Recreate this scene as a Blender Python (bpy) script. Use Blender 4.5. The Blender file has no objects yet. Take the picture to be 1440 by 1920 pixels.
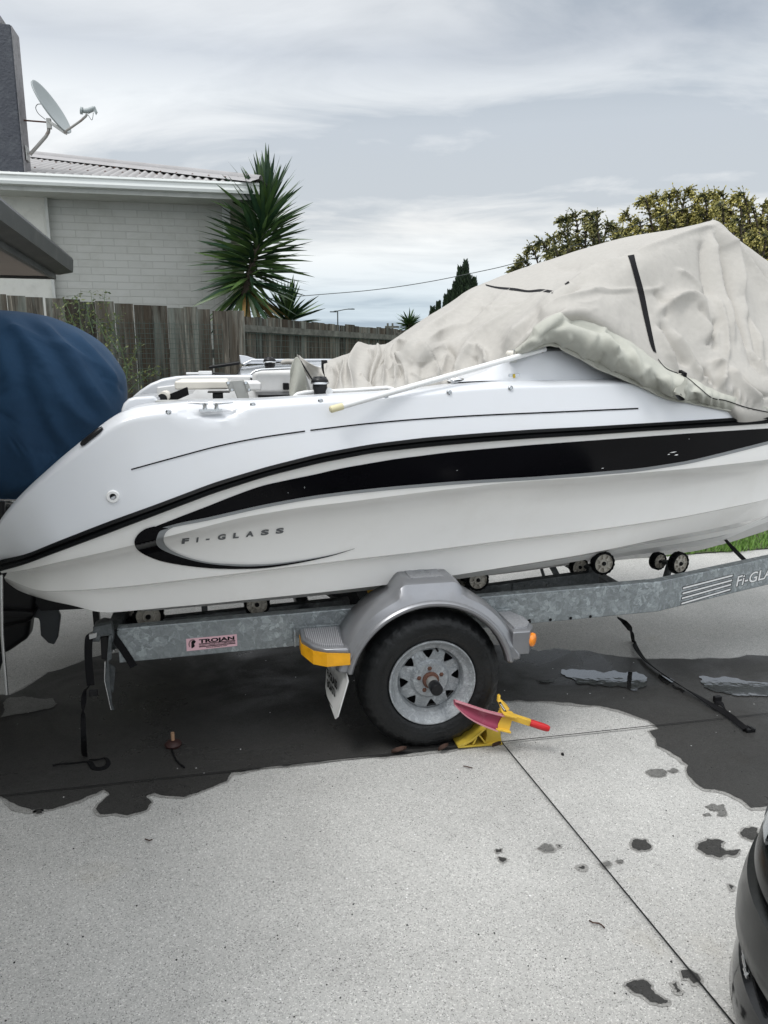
import bpy, bmesh, math, random
import numpy as np
from mathutils import Vector, Matrix, noise
random.seed(7)
SC = bpy.context.scene
COL = SC.collection

# ---------------------------------------------------------------- camera
CAM_H = 1.66; PITCH = math.radians(11.8); F_PX = 1387.0; YAW = math.radians(11.5)
cam = bpy.data.cameras.new('camera'); camo = bpy.data.objects.new('camera', cam); COL.objects.link(camo)
camo.location = (0, 0, CAM_H); camo.rotation_euler = (math.radians(90) - PITCH, 0, 0)
cam.sensor_fit = 'VERTICAL'; cam.sensor_height = 36.0; cam.lens = 36.0 * F_PX / 1920.0
cam.clip_start = 0.05; cam.clip_end = 2000
SC.camera = camo
SC.render.resolution_x = 768; SC.render.resolution_y = 1024
SC.view_settings.view_transform = 'Standard'; SC.view_settings.look = 'None'
SC.view_settings.exposure = 0.13; SC.view_settings.gamma = 1.0

# ---------------------------------------------------------------- sky and sun
SUN_EL = math.radians(58); SUN_ROT = math.radians(205)
world = bpy.data.worlds.new('World'); SC.world = world; world.use_nodes = True
def N_(nt, t, **kw):
    n = nt.nodes.new(t)
    for k, v in kw.items():
        if k == 'loc': continue
        if hasattr(n, k) and not k.startswith('i_'): setattr(n, k, v)
    return n
def build_world():
    nt = world.node_tree; nt.nodes.clear(); L = nt.links.new
    out = N_(nt, 'ShaderNodeOutputWorld'); bg = N_(nt, 'ShaderNodeBackground'); L(bg.outputs[0], out.inputs[0])
    sky = N_(nt, 'ShaderNodeTexSky'); sky.sky_type = 'NISHITA'; sky.sun_disc = False
    sky.sun_elevation = SUN_EL; sky.sun_rotation = SUN_ROT
    skm = N_(nt, 'ShaderNodeVectorMath', operation='SCALE'); L(sky.outputs[0], skm.inputs[0]); skm.inputs['Scale'].default_value = 0.10
    tc = N_(nt, 'ShaderNodeTexCoord')
    sep = N_(nt, 'ShaderNodeSeparateXYZ'); L(tc.outputs['Generated'], sep.inputs[0])
    # project the view direction on a high flat cloud deck: streaks flatten towards the horizon
    zz = N_(nt, 'ShaderNodeMath', operation='ADD'); L(sep.outputs[2], zz.inputs[0]); zz.inputs[1].default_value = 0.16
    zc = N_(nt, 'ShaderNodeMath', operation='MAXIMUM'); L(zz.outputs[0], zc.inputs[0]); zc.inputs[1].default_value = 0.05
    dx = N_(nt, 'ShaderNodeMath', operation='DIVIDE'); L(sep.outputs[0], dx.inputs[0]); L(zc.outputs[0], dx.inputs[1])
    dy = N_(nt, 'ShaderNodeMath', operation='DIVIDE'); L(sep.outputs[1], dy.inputs[0]); L(zc.outputs[0], dy.inputs[1])
    cb = N_(nt, 'ShaderNodeCombineXYZ'); L(dx.outputs[0], cb.inputs[0]); L(dy.outputs[0], cb.inputs[1])
    def nz(scale, detail, rough, sx, sy, off, dist=0.0):
        mp = N_(nt, 'ShaderNodeMapping'); L(cb.outputs[0], mp.inputs[0])
        mp.inputs['Scale'].default_value = (sx, sy, 1); mp.inputs['Location'].default_value = off
        mp.inputs['Rotation'].default_value = (0, 0, math.radians(8))
        n = N_(nt, 'ShaderNodeTexNoise'); L(mp.outputs[0], n.inputs[0])
        n.inputs['Scale'].default_value = scale; n.inputs['Detail'].default_value = detail
        n.inputs['Roughness'].default_value = rough; n.inputs['Distortion'].default_value = dist
        return n.outputs[0]
    n1 = nz(0.75, 5, 0.5, 0.45, 1.25, (3.3, 1.7, 0), 0.6)
    n2 = nz(2.4, 8, 0.6, 0.7, 1.3, (8.1, 4.2, 0), 0.5)
    mixn = N_(nt, 'ShaderNodeMath', operation='MULTIPLY_ADD'); L(n2, mixn.inputs[0]); mixn.inputs[1].default_value = 0.28
    m0 = N_(nt, 'ShaderNodeMath', operation='MULTIPLY'); L(n1, m0.inputs[0]); m0.inputs[1].default_value = 0.73
    L(m0.outputs[0], mixn.inputs[2])
    cr = N_(nt, 'ShaderNodeValToRGB'); L(mixn.outputs[0], cr.inputs[0])
    e = cr.color_ramp; e.elements[0].position = 0.41; e.elements[0].color = (0.66, 0.70, 0.75, 1)
    e.elements[1].position = 0.57; e.elements[1].color = (1.15, 1.145, 1.14, 1)
    m = e.elements.new(0.49); m.color = (0.97, 0.975, 0.985, 1)
    # broad layers of the cloud deck by elevation: blue grey haze low down, a bright band, a heavier sheet above
    lay = N_(nt, 'ShaderNodeValToRGB'); wob = N_(nt, 'ShaderNodeMath', operation='MULTIPLY_ADD'); L(n1, wob.inputs[0]); wob.inputs[1].default_value = 0.10; wob.inputs[2].default_value = -0.05
    ze = N_(nt, 'ShaderNodeMath', operation='ADD'); L(sep.outputs[2], ze.inputs[0]); L(wob.outputs[0], ze.inputs[1]); L(ze.outputs[0], lay.inputs[0])
    le = lay.color_ramp; le.elements[0].position = 0.0; le.elements[0].color = (0.50, 0.60, 0.69, 1); le.elements[1].position = 1.0; le.elements[1].color = (0.72, 0.735, 0.75, 1)
    for p_, c_ in ((0.06, (0.60, 0.69, 0.75)), (0.11, (0.71, 0.76, 0.79)), (0.16, (0.86, 0.865, 0.85)), (0.25, (0.84, 0.86, 0.87)), (0.30, (0.74, 0.775, 0.80)), (0.345, (0.56, 0.60, 0.65)), (0.38, (0.68, 0.71, 0.74)), (0.45, (0.70, 0.72, 0.74))):
        q_ = le.elements.new(p_); q_.color = (*c_, 1)
    lm = N_(nt, 'ShaderNodeVectorMath', operation='MULTIPLY'); L(cr.outputs[0], lm.inputs[0]); L(lay.outputs[0], lm.inputs[1])
    # paler band above the horizon
    hz = N_(nt, 'ShaderNodeMapRange'); L(sep.outputs[2], hz.inputs[0])
    hz.inputs[1].default_value = 0.0; hz.inputs[2].default_value = 0.12; hz.inputs[3].default_value = 0.35; hz.inputs[4].default_value = 0.0
    mh = N_(nt, 'ShaderNodeMix', data_type='RGBA'); L(hz.outputs[0], mh.inputs[0]); L(lm.outputs[0], mh.inputs[6]); mh.inputs[7].default_value = (0.50, 0.59, 0.69, 1)
    # an overcast sky is brighter overhead than near the horizon
    zen = N_(nt, 'ShaderNodeMapRange'); L(sep.outputs[2], zen.inputs[0])
    zen.inputs[1].default_value = 0.45; zen.inputs[2].default_value = 0.95; zen.inputs[3].default_value = 1.0; zen.inputs[4].default_value = 1.9
    # sky brightened on the sun's side, behind the camera, as added fill light
    bk = N_(nt, 'ShaderNodeMapRange'); L(sep.outputs[1], bk.inputs[0]); bk.inputs[1].default_value = 0.25; bk.inputs[2].default_value = -0.7; bk.inputs[3].default_value = 1.0; bk.inputs[4].default_value = 1.6
    mul = N_(nt, 'ShaderNodeMath', operation='MULTIPLY'); L(zen.outputs[0], mul.inputs[0]); L(bk.outputs[0], mul.inputs[1])
    sc = N_(nt, 'ShaderNodeVectorMath', operation='SCALE'); L(mh.outputs[2], sc.inputs[0]); L(mul.outputs[0], sc.inputs['Scale'])
    fin = N_(nt, 'ShaderNodeMix', data_type='RGBA'); fin.inputs[0].default_value = 0.93
    L(skm.outputs[0], fin.inputs[6]); L(sc.outputs[0], fin.inputs[7])
    L(fin.outputs[2], bg.inputs[0]); bg.inputs[1].default_value = 1.0
build_world()
sun = bpy.data.lights.new('sun', 'SUN'); suno = bpy.data.objects.new('sun', sun); COL.objects.link(suno)
sun.energy = 1.5; sun.angle = math.radians(20); sun.color = (1, 0.985, 0.96)
# direction towards the sun: behind the camera, high
sd = Vector((-0.45, -0.40, 1.2)).normalized()
suno.rotation_euler = sd.to_track_quat('Z', 'Y').to_euler(); suno.location = (0, -5, 20)

# ---------------------------------------------------------------- survey helpers
# The boat, trailer, saw cuts and house share one heading. (s, w, z): s metres forward along the
# boat, w metres away from the near tyre's outer face, z metres above the driveway.
TV = Vector((math.cos(YAW), math.sin(YAW), 0)); NV = Vector((-math.sin(YAW), math.cos(YAW), 0)); N0 = 2.812
def B(s, w, z): return Vector(((s * TV.x + (N0 + w) * NV.x), (s * TV.y + (N0 + w) * NV.y), z))
def ray(u, v):
    dx = (u - 720) / F_PX; dv = (v - 960) / F_PX
    return Vector((dx, math.cos(PITCH) - dv * math.sin(PITCH), -math.sin(PITCH) - dv * math.cos(PITCH)))
def G(u, v, z=0.0):
    d = ray(u, v); t = (z - CAM_H) / d.z
    return Vector((d.x * t, d.y * t, z))
def P(u, v, w):
    d = ray(u, v); t = (N0 + w) / (d.x * NV.x + d.y * NV.y)
    q = Vector((d.x * t, d.y * t, CAM_H + d.z * t))
    return (q.dot(TV), w, q.z)
def PW(u, v, w): return B(*P(u, v, w))
def PY(u, v, y):
    d = ray(u, v); t = y / d.y
    return Vector((d.x * t, y, CAM_H + d.z * t))

# ---------------------------------------------------------------- object helpers
ORG = {}
def empty(name, loc, label, cat, group=None, kind=None):
    o = bpy.data.objects.new(name, None); COL.objects.link(o); o.location = loc; o.empty_display_size = 0.1
    o['label'] = label; o['category'] = cat
    if group: o['group'] = group
    if kind: o['kind'] = kind
    ORG[o.name] = Vector(loc); return o
def tag(o, label=None, cat=None, group=None, kind=None):
    if label: o['label'] = label
    if cat: o['category'] = cat
    if group: o['group'] = group
    if kind: o['kind'] = kind
    return o
class MB:
    def __init__(self): self.v = []; self.f = []; self.m = []
    def add(self, vs, fs, mi=0):
        b = len(self.v); self.v += [Vector(x) for x in vs]
        self.f += [tuple(i + b for i in f) for f in fs]; self.m += [mi] * len(fs); return self
    def box(self, c, sx, sy, sz, ax=None, mi=0):          # ax: (X, Y, Z) unit axes
        X, Y, Z = ax or (TV, NV, Vector((0, 0, 1))); c = Vector(c)
        vs = [c + X * (i * sx / 2) + Y * (j * sy / 2) + Z * (k * sz / 2) for k in (-1, 1) for j in (-1, 1) for i in (-1, 1)]
        return self.add(vs, [(0, 2, 3, 1), (4, 5, 7, 6), (0, 1, 5, 4), (2, 6, 7, 3), (0, 4, 6, 2), (1, 3, 7, 5)], mi)
    def bbox(self, s0, s1, w0, w1, z0, z1, mi=0):         # box in boat coordinates
        return self.box(B((s0 + s1) / 2, (w0 + w1) / 2, (z0 + z1) / 2), s1 - s0, w1 - w0, z1 - z0, None, mi)
    def beam(self, a, b, wd, ht, up=(0, 0, 1), mi=0):
        a = Vector(a); b = Vector(b); d = (b - a); L = d.length; d.normalize(); up = Vector(up)
        side = d.cross(up).normalized(); up2 = side.cross(d).normalized()
        return self.box((a + b) / 2, L, wd, ht, (d, side, up2), mi)
    def grid(self, rows, close_u=False, close_v=False, flip=False, mi=0):
        nr = len(rows); nc = len(rows[0]); vs = [p for r in rows for p in r]; fs = []
        for i in range(nr if close_u else nr - 1):
            for j in range(nc if close_v else nc - 1):
                a = i * nc + j; b = i * nc + (j + 1) % nc; c = ((i + 1) % nr) * nc + (j + 1) % nc; d = ((i + 1) % nr) * nc + j
                fs.append((a, d, c, b) if flip else (a, b, c, d))
        return self.add(vs, fs, mi)
    def tube(self, pts, r, n=10, caps=True, mi=0, flat=1.0, up=(0, 0, 1)):
        pts = [Vector(p) for p in pts]; rings = []; rr = r if hasattr(r, '__len__') else [r] * len(pts)
        prev = None
        for i, p in enumerate(pts):
            d = (pts[min(i + 1, len(pts) - 1)] - pts[max(i - 1, 0)])
            if d.length < 1e-9: d = Vector((1, 0, 0))
            d.normalize()
            if prev is None:
                u_ = Vector(up) if abs(d.dot(Vector(up))) < 0.95 else Vector((1, 0, 0))
                a = d.cross(u_).normalized()
            else:
                a = (prev - d * prev.dot(d)).normalized()
            prev = a; b = d.cross(a).normalized()
            rings.append([p + (a * math.cos(2 * math.pi * k / n) + b * math.sin(2 * math.pi * k / n) * flat) * rr[i] for k in range(n)])
        self.grid(rings, close_v=True, mi=mi)
        if caps:
            base = len(self.v) - n * len(pts)
            self.f.append(tuple(base + k for k in range(n))); self.m.append(mi)
            self.f.append(tuple(base + n * (len(pts) - 1) + k for k in reversed(range(n)))); self.m.append(mi)
        return self
    def lathe(self, c, axis, prof, n=32, mi=0, ref=None, cap=False):   # prof: (radius, along axis)
        c = Vector(c); ax = Vector(axis).normalized(); u_ = Vector((0, 0, 1)) if abs(ax.z) < 0.9 else Vector((1, 0, 0))
        a = ax.cross(u_).normalized(); b = ax.cross(a).normalized()
        rings = [[c + ax * h + (a * math.cos(2 * math.pi * k / n) + b * math.sin(2 * math.pi * k / n)) * r for k in range(n)] for r, h in prof]
        return self.grid(rings, close_v=True, mi=mi)
    def prism(self, poly, d, mi=0):                       # poly: 3-D outline, d: extrusion vector
        n = len(poly); vs = [Vector(p) for p in poly] + [Vector(p) + Vector(d) for p in poly]
        fs = [tuple(reversed(range(n))), tuple(range(n, 2 * n))] + [(i, (i + 1) % n, n + (i + 1) % n, n + i) for i in range(n)]
        return self.add(vs, fs, mi)
    def build(self, name, mat, parent=None, smooth=False, bevel=0, org=None, auto=None, sub=0, solid=0, seg=2):
        o0 = Vector(org) if org is not None else (ORG[parent.name] if parent else Vector((0, 0, 0)))
        me = bpy.data.meshes.new(name); me.from_pydata([v - o0 for v in self.v], [], self.f)
        mats = mat if isinstance(mat, (list, tuple)) else [mat]
        for m in mats: me.materials.append(m)
        for p, mi in zip(me.polygons, self.m): p.material_index = mi; p.use_smooth = smooth
        bm = bmesh.new(); bm.from_mesh(me); bmesh.ops.recalc_face_normals(bm, faces=bm.faces); bm.to_mesh(me); bm.free()
        if auto is not None:
            for p in me.polygons: p.use_smooth = True
            me.set_sharp_from_angle(angle=math.radians(auto))
        o = bpy.data.objects.new(name, me); COL.objects.link(o)
        if parent: o.parent = parent; o.location = o0 - ORG[parent.name]
        else: o.location = o0
        ORG[o.name] = o0
        if sub:
            md = o.modifiers.new('s', 'SUBSURF'); md.levels = sub; md.render_levels = sub
        if solid:
            md = o.modifiers.new('t', 'SOLIDIFY'); md.thickness = solid; md.offset = 0
        if bevel:
            md = o.modifiers.new('b', 'BEVEL'); md.width = bevel; md.segments = seg; md.limit_method = 'ANGLE'; md.angle_limit = math.radians(40)
            for p in me.polygons: p.use_smooth = True
            md.harden_normals = True
        return o
def copy_tree(o, parent=None):
    c = o.copy(); COL.objects.link(c)
    if parent: c.parent = parent
    for ch in [x for x in bpy.data.objects if x.parent == o]: copy_tree(ch, c)
    return c
def lerp(a, b, t): return a + (b - a) * t
def catmull(pts, n):
    pts = [np.array(p, float) for p in pts]; m = len(pts); out = []
    for i in range(n):
        t = i / (n - 1) * (m - 1); k = min(int(t), m - 2); f = t - k
        p0 = pts[max(k - 1, 0)]; p1 = pts[k]; p2 = pts[k + 1]; p3 = pts[min(k + 2, m - 1)]
        out.append(0.5 * ((2 * p1) + (-p0 + p2) * f + (2 * p0 - 5 * p1 + 4 * p2 - p3) * f * f + (-p0 + 3 * p1 - 3 * p2 + p3) * f ** 3))
    return out

# ---------------------------------------------------------------- materials
MATS = {}
def mat(name, col, rough=0.5, metal=0.0, var=0.0, vscale=3.0, bump=0.0, bscale=20.0, coat=0.0, spec=0.5, rvar=0.0, sheen=0.0, dirt=None, dscale=2.0, damt=0.3, stretch=(1, 1, 1), trans=0):
    """Principled with noise tone variation, optional dirt patches and bump."""
    m = bpy.data.materials.new(name); m.use_nodes = True; nt = m.node_tree; L = nt.links.new
    b = nt.nodes['Principled BSDF']; b.inputs['Roughness'].default_value = rough; b.inputs['Metallic'].default_value = metal
    b.inputs['Coat Weight'].default_value = coat; b.inputs['Coat Roughness'].default_value = 0.06
    b.inputs['Specular IOR Level'].default_value = spec
    if sheen: b.inputs['Sheen Weight'].default_value = sheen
    if trans: b.inputs['Transmission Weight'].default_value = trans
    tc = N_(nt, 'ShaderNodeTexCoord'); mp = N_(nt, 'ShaderNodeMapping'); L(tc.outputs['Object'], mp.inputs[0]); mp.inputs['Scale'].default_value = stretch
    c = (*col, 1)
    n = N_(nt, 'ShaderNodeTexNoise'); L(mp.outputs[0], n.inputs[0]); n.inputs['Scale'].default_value = vscale; n.inputs['Detail'].default_value = 6; n.inputs['Roughness'].default_value = 0.6
    cr = N_(nt, 'ShaderNodeValToRGB'); L(n.outputs[0], cr.inputs[0])
    cr.color_ramp.elements[0].position = 0.3; cr.color_ramp.elements[1].position = 0.7
    cr.color_ramp.elements[0].color = (*[x * (1 - var) for x in col], 1); cr.color_ramp.elements[1].color = (*[min(1, x * (1 + var)) for x in col], 1)
    last = cr.outputs[0]
    if dirt:
        n2 = N_(nt, 'ShaderNodeTexNoise'); L(mp.outputs[0], n2.inputs[0]); n2.inputs['Scale'].default_value = dscale; n2.inputs['Detail'].default_value = 8; n2.inputs['Roughness'].default_value = 0.7
        r2 = N_(nt, 'ShaderNodeMapRange'); L(n2.outputs[0], r2.inputs[0]); r2.inputs[1].default_value = 0.5; r2.inputs[2].default_value = 0.72; r2.inputs[4].default_value = damt
        mx = N_(nt, 'ShaderNodeMix', data_type='RGBA'); L(r2.outputs[0], mx.inputs[0]); L(last, mx.inputs[6]); mx.inputs[7].default_value = (*dirt, 1); last = mx.outputs[2]
    L(last, b.inputs['Base Color'])
    if rvar:
        rr = N_(nt, 'ShaderNodeMapRange'); L(n.outputs[0], rr.inputs[0]); rr.inputs[3].default_value = rough - rvar; rr.inputs[4].default_value = rough + rvar
        L(rr.outputs[0], b.inputs['Roughness'])
    if bump:
        nb = N_(nt, 'ShaderNodeTexNoise'); L(mp.outputs[0], nb.inputs[0]); nb.inputs['Scale'].default_value = bscale; nb.inputs['Detail'].default_value = 6
        bp = N_(nt, 'ShaderNodeBump'); L(nb.outputs[0], bp.inputs['Height']); bp.inputs['Strength'].default_value = bump; bp.inputs['Distance'].default_value = 0.02
        L(bp.outputs[0], b.inputs['Normal'])
    MATS[name] = m; return m
M_gel = mat('gelcoat', (0.67, 0.685, 0.71), 0.28, var=0.015, coat=0.35, vscale=1.3, dirt=(0.6, 0.58, 0.52), dscale=3.0, damt=0.10)
M_hull = mat('hull_gelcoat', (0.82, 0.81, 0.785), 0.22, var=0.02, coat=0.4, vscale=1.3, dirt=(0.5, 0.46, 0.38), dscale=4.0, damt=0.12, rvar=.06)
M_liner = mat('liner', (0.74, 0.74, 0.73), 0.45, var=0.04, dirt=(0.45, 0.42, 0.36), dscale=5, damt=0.25)
M_black = mat('black_gloss', (0.003, 0.003, 0.004), 0.10, var=0.2, coat=0.0, spec=0.12)
M_rubber = mat('black_rubber', (0.004, 0.0045, 0.005), 0.55, spec=0.10, var=0.25, vscale=12, bump=0.1, bscale=90)
M_grey = mat('grey_vinyl', (0.22, 0.23, 0.235), 0.4, var=0.06)
M_letter = mat('letter_vinyl', (0.11, 0.115, 0.12), 0.35, var=0.1)
M_steel = mat('stainless', (0.62, 0.63, 0.64), 0.22, 1.0, var=0.08, rvar=0.06)
M_whitepl = mat('white_plastic', (0.80, 0.80, 0.79), 0.4, var=0.03)
M_cream = mat('cream_board', (0.78, 0.74, 0.66), 0.5, var=0.05, vscale=8)
M_black2 = mat('black_plastic', (0.008, 0.008, 0.009), 0.35, spec=0.3, var=0.2)
M_fabric = mat('black_webbing', (0.006, 0.006, 0.007), 0.8, spec=0.2, var=0.2, vscale=30, bump=0.3, bscale=200)
M_alu = mat('aluminium', (0.42, 0.42, 0.40), 0.45, 0.7, var=0.1, vscale=8)
def node_mat(name):
    m = bpy.data.materials.new(name); m.use_nodes = True; nt = m.node_tree
    return m, nt, nt.nodes['Principled BSDF'], nt.links.new
def noise_n(nt, vec, scale, detail=6, rough=0.6, dist=0.0):
    n = N_(nt, 'ShaderNodeTexNoise'); nt.links.new(vec, n.inputs[0]); n.inputs['Scale'].default_value = scale
    n.inputs['Detail'].default_value = detail; n.inputs['Roughness'].default_value = rough; n.inputs['Distortion'].default_value = dist
    return n.outputs[0]
def ramp(nt, src, stops):
    r = N_(nt, 'ShaderNodeValToRGB'); nt.links.new(src, r.inputs[0]); e = r.color_ramp
    e.elements[0].position = stops[0][0]; e.elements[0].color = (*stops[0][1], 1)
    e.elements[1].position = stops[-1][0]; e.elements[1].color = (*stops[-1][1], 1)
    for p, c in stops[1:-1]: x = e.elements.new(p); x.color = (*c, 1)
    return r.outputs[0]
def mixc(nt, f, a, b, mode='MIX'):
    m = N_(nt, 'ShaderNodeMix', data_type='RGBA', blend_type=mode)
    for s, i in ((f, 0), (a, 6), (b, 7)):
        if isinstance(s, (int, float)): m.inputs[i].default_value = s
        elif isinstance(s, tuple): m.inputs[i].default_value = (*s, 1)
        else: nt.links.new(s, m.inputs[i])
    return m.outputs[2]
def maprange(nt, src, a, b, c, d):
    r = N_(nt, 'ShaderNodeMapRange'); nt.links.new(src, r.inputs[0])
    for i, x in enumerate((a, b, c, d)): r.inputs[i + 1].default_value = x
    return r.outputs[0]
def bump_n(nt, h, strength, dist, prev=None):
    b = N_(nt, 'ShaderNodeBump'); nt.links.new(h, b.inputs['Height']); b.inputs['Strength'].default_value = strength; b.inputs['Distance'].default_value = dist
    if prev: nt.links.new(prev, b.inputs['Normal'])
    return b.outputs[0]
def objv(nt, scale=(1, 1, 1), rot=(0, 0, 0), loc=(0, 0, 0)):
    tc = N_(nt, 'ShaderNodeTexCoord'); mp = N_(nt, 'ShaderNodeMapping'); nt.links.new(tc.outputs['Object'], mp.inputs[0])
    mp.inputs['Scale'].default_value = scale; mp.inputs['Rotation'].default_value = rot; mp.inputs['Location'].default_value = loc
    return mp.outputs[0]

def concrete(name, base, wet=False, far=False):
    m, nt, b, L = node_mat(name); v = objv(nt)
    vo = N_(nt, 'ShaderNodeTexVoronoi'); L(v, vo.inputs[0]); vo.inputs['Scale'].default_value = 330
    sepc = N_(nt, 'ShaderNodeSeparateColor'); L(vo.outputs['Color'], sepc.inputs[0])
    sp = ramp(nt, sepc.outputs[0], [(0.0, tuple(x * 0.35 for x in base)), (0.06, tuple(x * 0.65 for x in base)), (0.20, tuple(x * 0.93 for x in base)), (0.8, base), (0.93, tuple(min(.92, x * 1.22) for x in base)), (1.0, tuple(min(.95, x * 1.5) for x in base))])
    vo2 = N_(nt, 'ShaderNodeTexVoronoi'); L(v, vo2.inputs[0]); vo2.inputs['Scale'].default_value = 120
    sep2 = N_(nt, 'ShaderNodeSeparateColor'); L(vo2.outputs['Color'], sep2.inputs[0])
    fine = maprange(nt, sep2.outputs[1], 0, 1, 0.95, 1.05)
    fc = N_(nt, 'ShaderNodeVectorMath', operation='SCALE'); L(sp, fc.inputs[0]); L(fine, fc.inputs['Scale'])
    big = noise_n(nt, v, 1.3, 9, 0.62, 0.4); bc = maprange(nt, big, 0.3, 0.7, 0.84, 1.10)
    fc2 = N_(nt, 'ShaderNodeVectorMath', operation='SCALE'); L(fc.outputs[0], fc2.inputs[0]); L(bc, fc2.inputs['Scale'])
    # rusty brown soil stains, irregular
    st = noise_n(nt, v, 1.7, 7, 0.65); sf = maprange(nt, st, 0.60, 0.76, 0.0, 0.30)
    col = mixc(nt, sf, fc2.outputs[0], tuple(c * k for c, k in zip(base, (0.78, 0.68, 0.52))))
    # scattered tiny dark grit and white chips
    vo3 = N_(nt, 'ShaderNodeTexVoronoi'); L(v, vo3.inputs[0]); vo3.inputs['Scale'].default_value = 26
    s3 = N_(nt, 'ShaderNodeSeparateColor'); L(vo3.outputs['Color'], s3.inputs[0])
    near = maprange(nt, vo3.outputs['Distance'], 0.06, 0.09, 1, 0)
    sel = maprange(nt, s3.outputs[0], 0.80, 0.82, 0, 1)
    mm = N_(nt, 'ShaderNodeMath', operation='MULTIPLY'); L(near, mm.inputs[0]); L(sel, mm.inputs[1])
    chip = ramp(nt, s3.outputs[1], [(0.0, (0.02, 0.02, 0.02)), (0.55, (0.05, 0.045, 0.04)), (0.6, (0.75, 0.75, 0.75)), (1.0, (0.85, 0.85, 0.85))])
    col = mixc(nt, mm.outputs[0], col, chip)
    L(col, b.inputs['Base Color'])
    hb = bump_n(nt, sepc.outputs[1], 0.5 if not wet else 0.16, 0.003)
    if wet:
        wn = noise_n(nt, v, 1.6, 6, 0.6, 0.5); r = maprange(nt, wn, 0.40, 0.60, 0.22, 0.62); L(r, b.inputs['Roughness'])
        b.inputs['Specular IOR Level'].default_value = 0.25
    else:
        b.inputs['Roughness'].default_value = 0.85; b.inputs['Specular IOR Level'].default_value = 0.3
    L(hb, b.inputs['Normal'])
    return m
M_conc = concrete('dry_aggregate_concrete', (0.48, 0.475, 0.455))
M_wet = concrete('wet_aggregate_concrete', (0.046, 0.045, 0.043), wet=True)
M_damp = concrete('damp_aggregate_concrete', (0.16, 0.158, 0.15), wet=True)
M_margin = concrete('drying_aggregate_concrete', (0.30, 0.295, 0.28), wet=True)
def puddle():
    m, nt, b, L = node_mat('puddle_water'); v = objv(nt)
    b.inputs['Base Color'].default_value = (0.03, 0.03, 0.03, 1); b.inputs['Roughness'].default_value = 0.03; b.inputs['IOR'].default_value = 3.6
    n = noise_n(nt, v, 22, 3, 0.5); L(bump_n(nt, n, 0.05, 0.01), b.inputs['Normal'])
    return m
M_puddle = puddle()

def galv(name, base=(0.31, 0.34, 0.35), dark=0.76, scale=46, metal=0.5):
    m, nt, b, L = node_mat(name); v = objv(nt)
    nd = N_(nt, 'ShaderNodeTexNoise'); L(v, nd.inputs[0]); nd.inputs['Scale'].default_value = 18; nd.inputs['Detail'].default_value = 4
    ad = N_(nt, 'ShaderNodeVectorMath', operation='MULTIPLY_ADD'); L(nd.outputs['Color'], ad.inputs[0]); ad.inputs[1].default_value = (0.09, 0.09, 0.09); L(v, ad.inputs[2])
    vo = N_(nt, 'ShaderNodeTexVoronoi'); L(ad.outputs[0], vo.inputs[0]); vo.inputs['Scale'].default_value = scale
    s = N_(nt, 'ShaderNodeSeparateColor'); L(vo.outputs['Color'], s.inputs[0])
    c1 = ramp(nt, s.outputs[0], [(0, tuple(x * dark for x in base)), (0.45, tuple(x * 0.85 for x in base)), (0.8, tuple(x * 1.06 for x in base)), (1.0, tuple(x * 1.35 for x in base))])
    vo2 = N_(nt, 'ShaderNodeTexVoronoi'); L(ad.outputs[0], vo2.inputs[0]); vo2.inputs['Scale'].default_value = scale * 2.6
    s2 = N_(nt, 'ShaderNodeSeparateColor'); L(vo2.outputs['Color'], s2.inputs[0])
    k = maprange(nt, s2.outputs[0], 0, 1, 0.84, 1.16)
    sc = N_(nt, 'ShaderNodeVectorMath', operation='SCALE'); L(c1, sc.inputs[0]); L(k, sc.inputs['Scale'])
    big = noise_n(nt, v, 3.5, 6, 0.6)
    col = mixc(nt, maprange(nt, big, 0.45, 0.7, 0, 0.55), sc.outputs[0], tuple(x * 0.72 for x in base))
    L(col, b.inputs['Base Color']); b.inputs['Metallic'].default_value = metal
    L(maprange(nt, s.outputs[1], 0, 1, 0.38, 0.6), b.inputs['Roughness'])
    L(bump_n(nt, big, 0.15, 0.01), b.inputs['Normal'])
    return m
M_galv = galv('galvanised_steel')
M_galvd = galv('weathered_galvanised_steel', (0.10, 0.11, 0.115), 0.85)
M_rim = galv('galvanised_rim', (0.33, 0.35, 0.365), 0.96, 75, 0.3)

def canvas(name, base, dark, weave=900, sheen=0.2, stain=0.2, wr=0.5):
    m, nt, b, L = node_mat(name); v = objv(nt)
    n1 = noise_n(nt, v, 1.6, 6, 0.6); c = mixc(nt, maprange(nt, n1, 0.42, 0.68, 0, stain), base, dark)
    n2 = noise_n(nt, v, 40, 4, 0.6); k = maprange(nt, n2, 0.3, 0.7, 0.96, 1.04)
    sc = N_(nt, 'ShaderNodeVectorMath', operation='SCALE'); L(c, sc.inputs[0]); L(k, sc.inputs['Scale'])
    L(sc.outputs[0], b.inputs['Base Color']); b.inputs['Roughness'].default_value = 0.78; b.inputs['Specular IOR Level'].default_value = 0.25
    b.inputs['Sheen Weight'].default_value = sheen
    w = noise_n(nt, v, 5, 4, 0.5, 1.2); b1 = bump_n(nt, w, wr * .6, 0.02)
    w2 = noise_n(nt, v, 420, 2, 0.5); b2 = bump_n(nt, w2, 0.12, 0.002, b1)
    L(b2, b.inputs['Normal']); return m
M_cover = canvas('tan_canvas', (0.425, 0.407, 0.375), (0.355, 0.338, 0.303), sheen=.05)
M_cover2 = canvas('grey_green_canvas_underside', (0.42, 0.42, 0.37), (0.34, 0.34, 0.29), wr=0.7, sheen=.05)
M_blue = canvas('navy_canvas', (0.015, 0.050, 0.105), (0.009, 0.029, 0.065), sheen=0.04, stain=0.6, wr=0.35)

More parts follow.
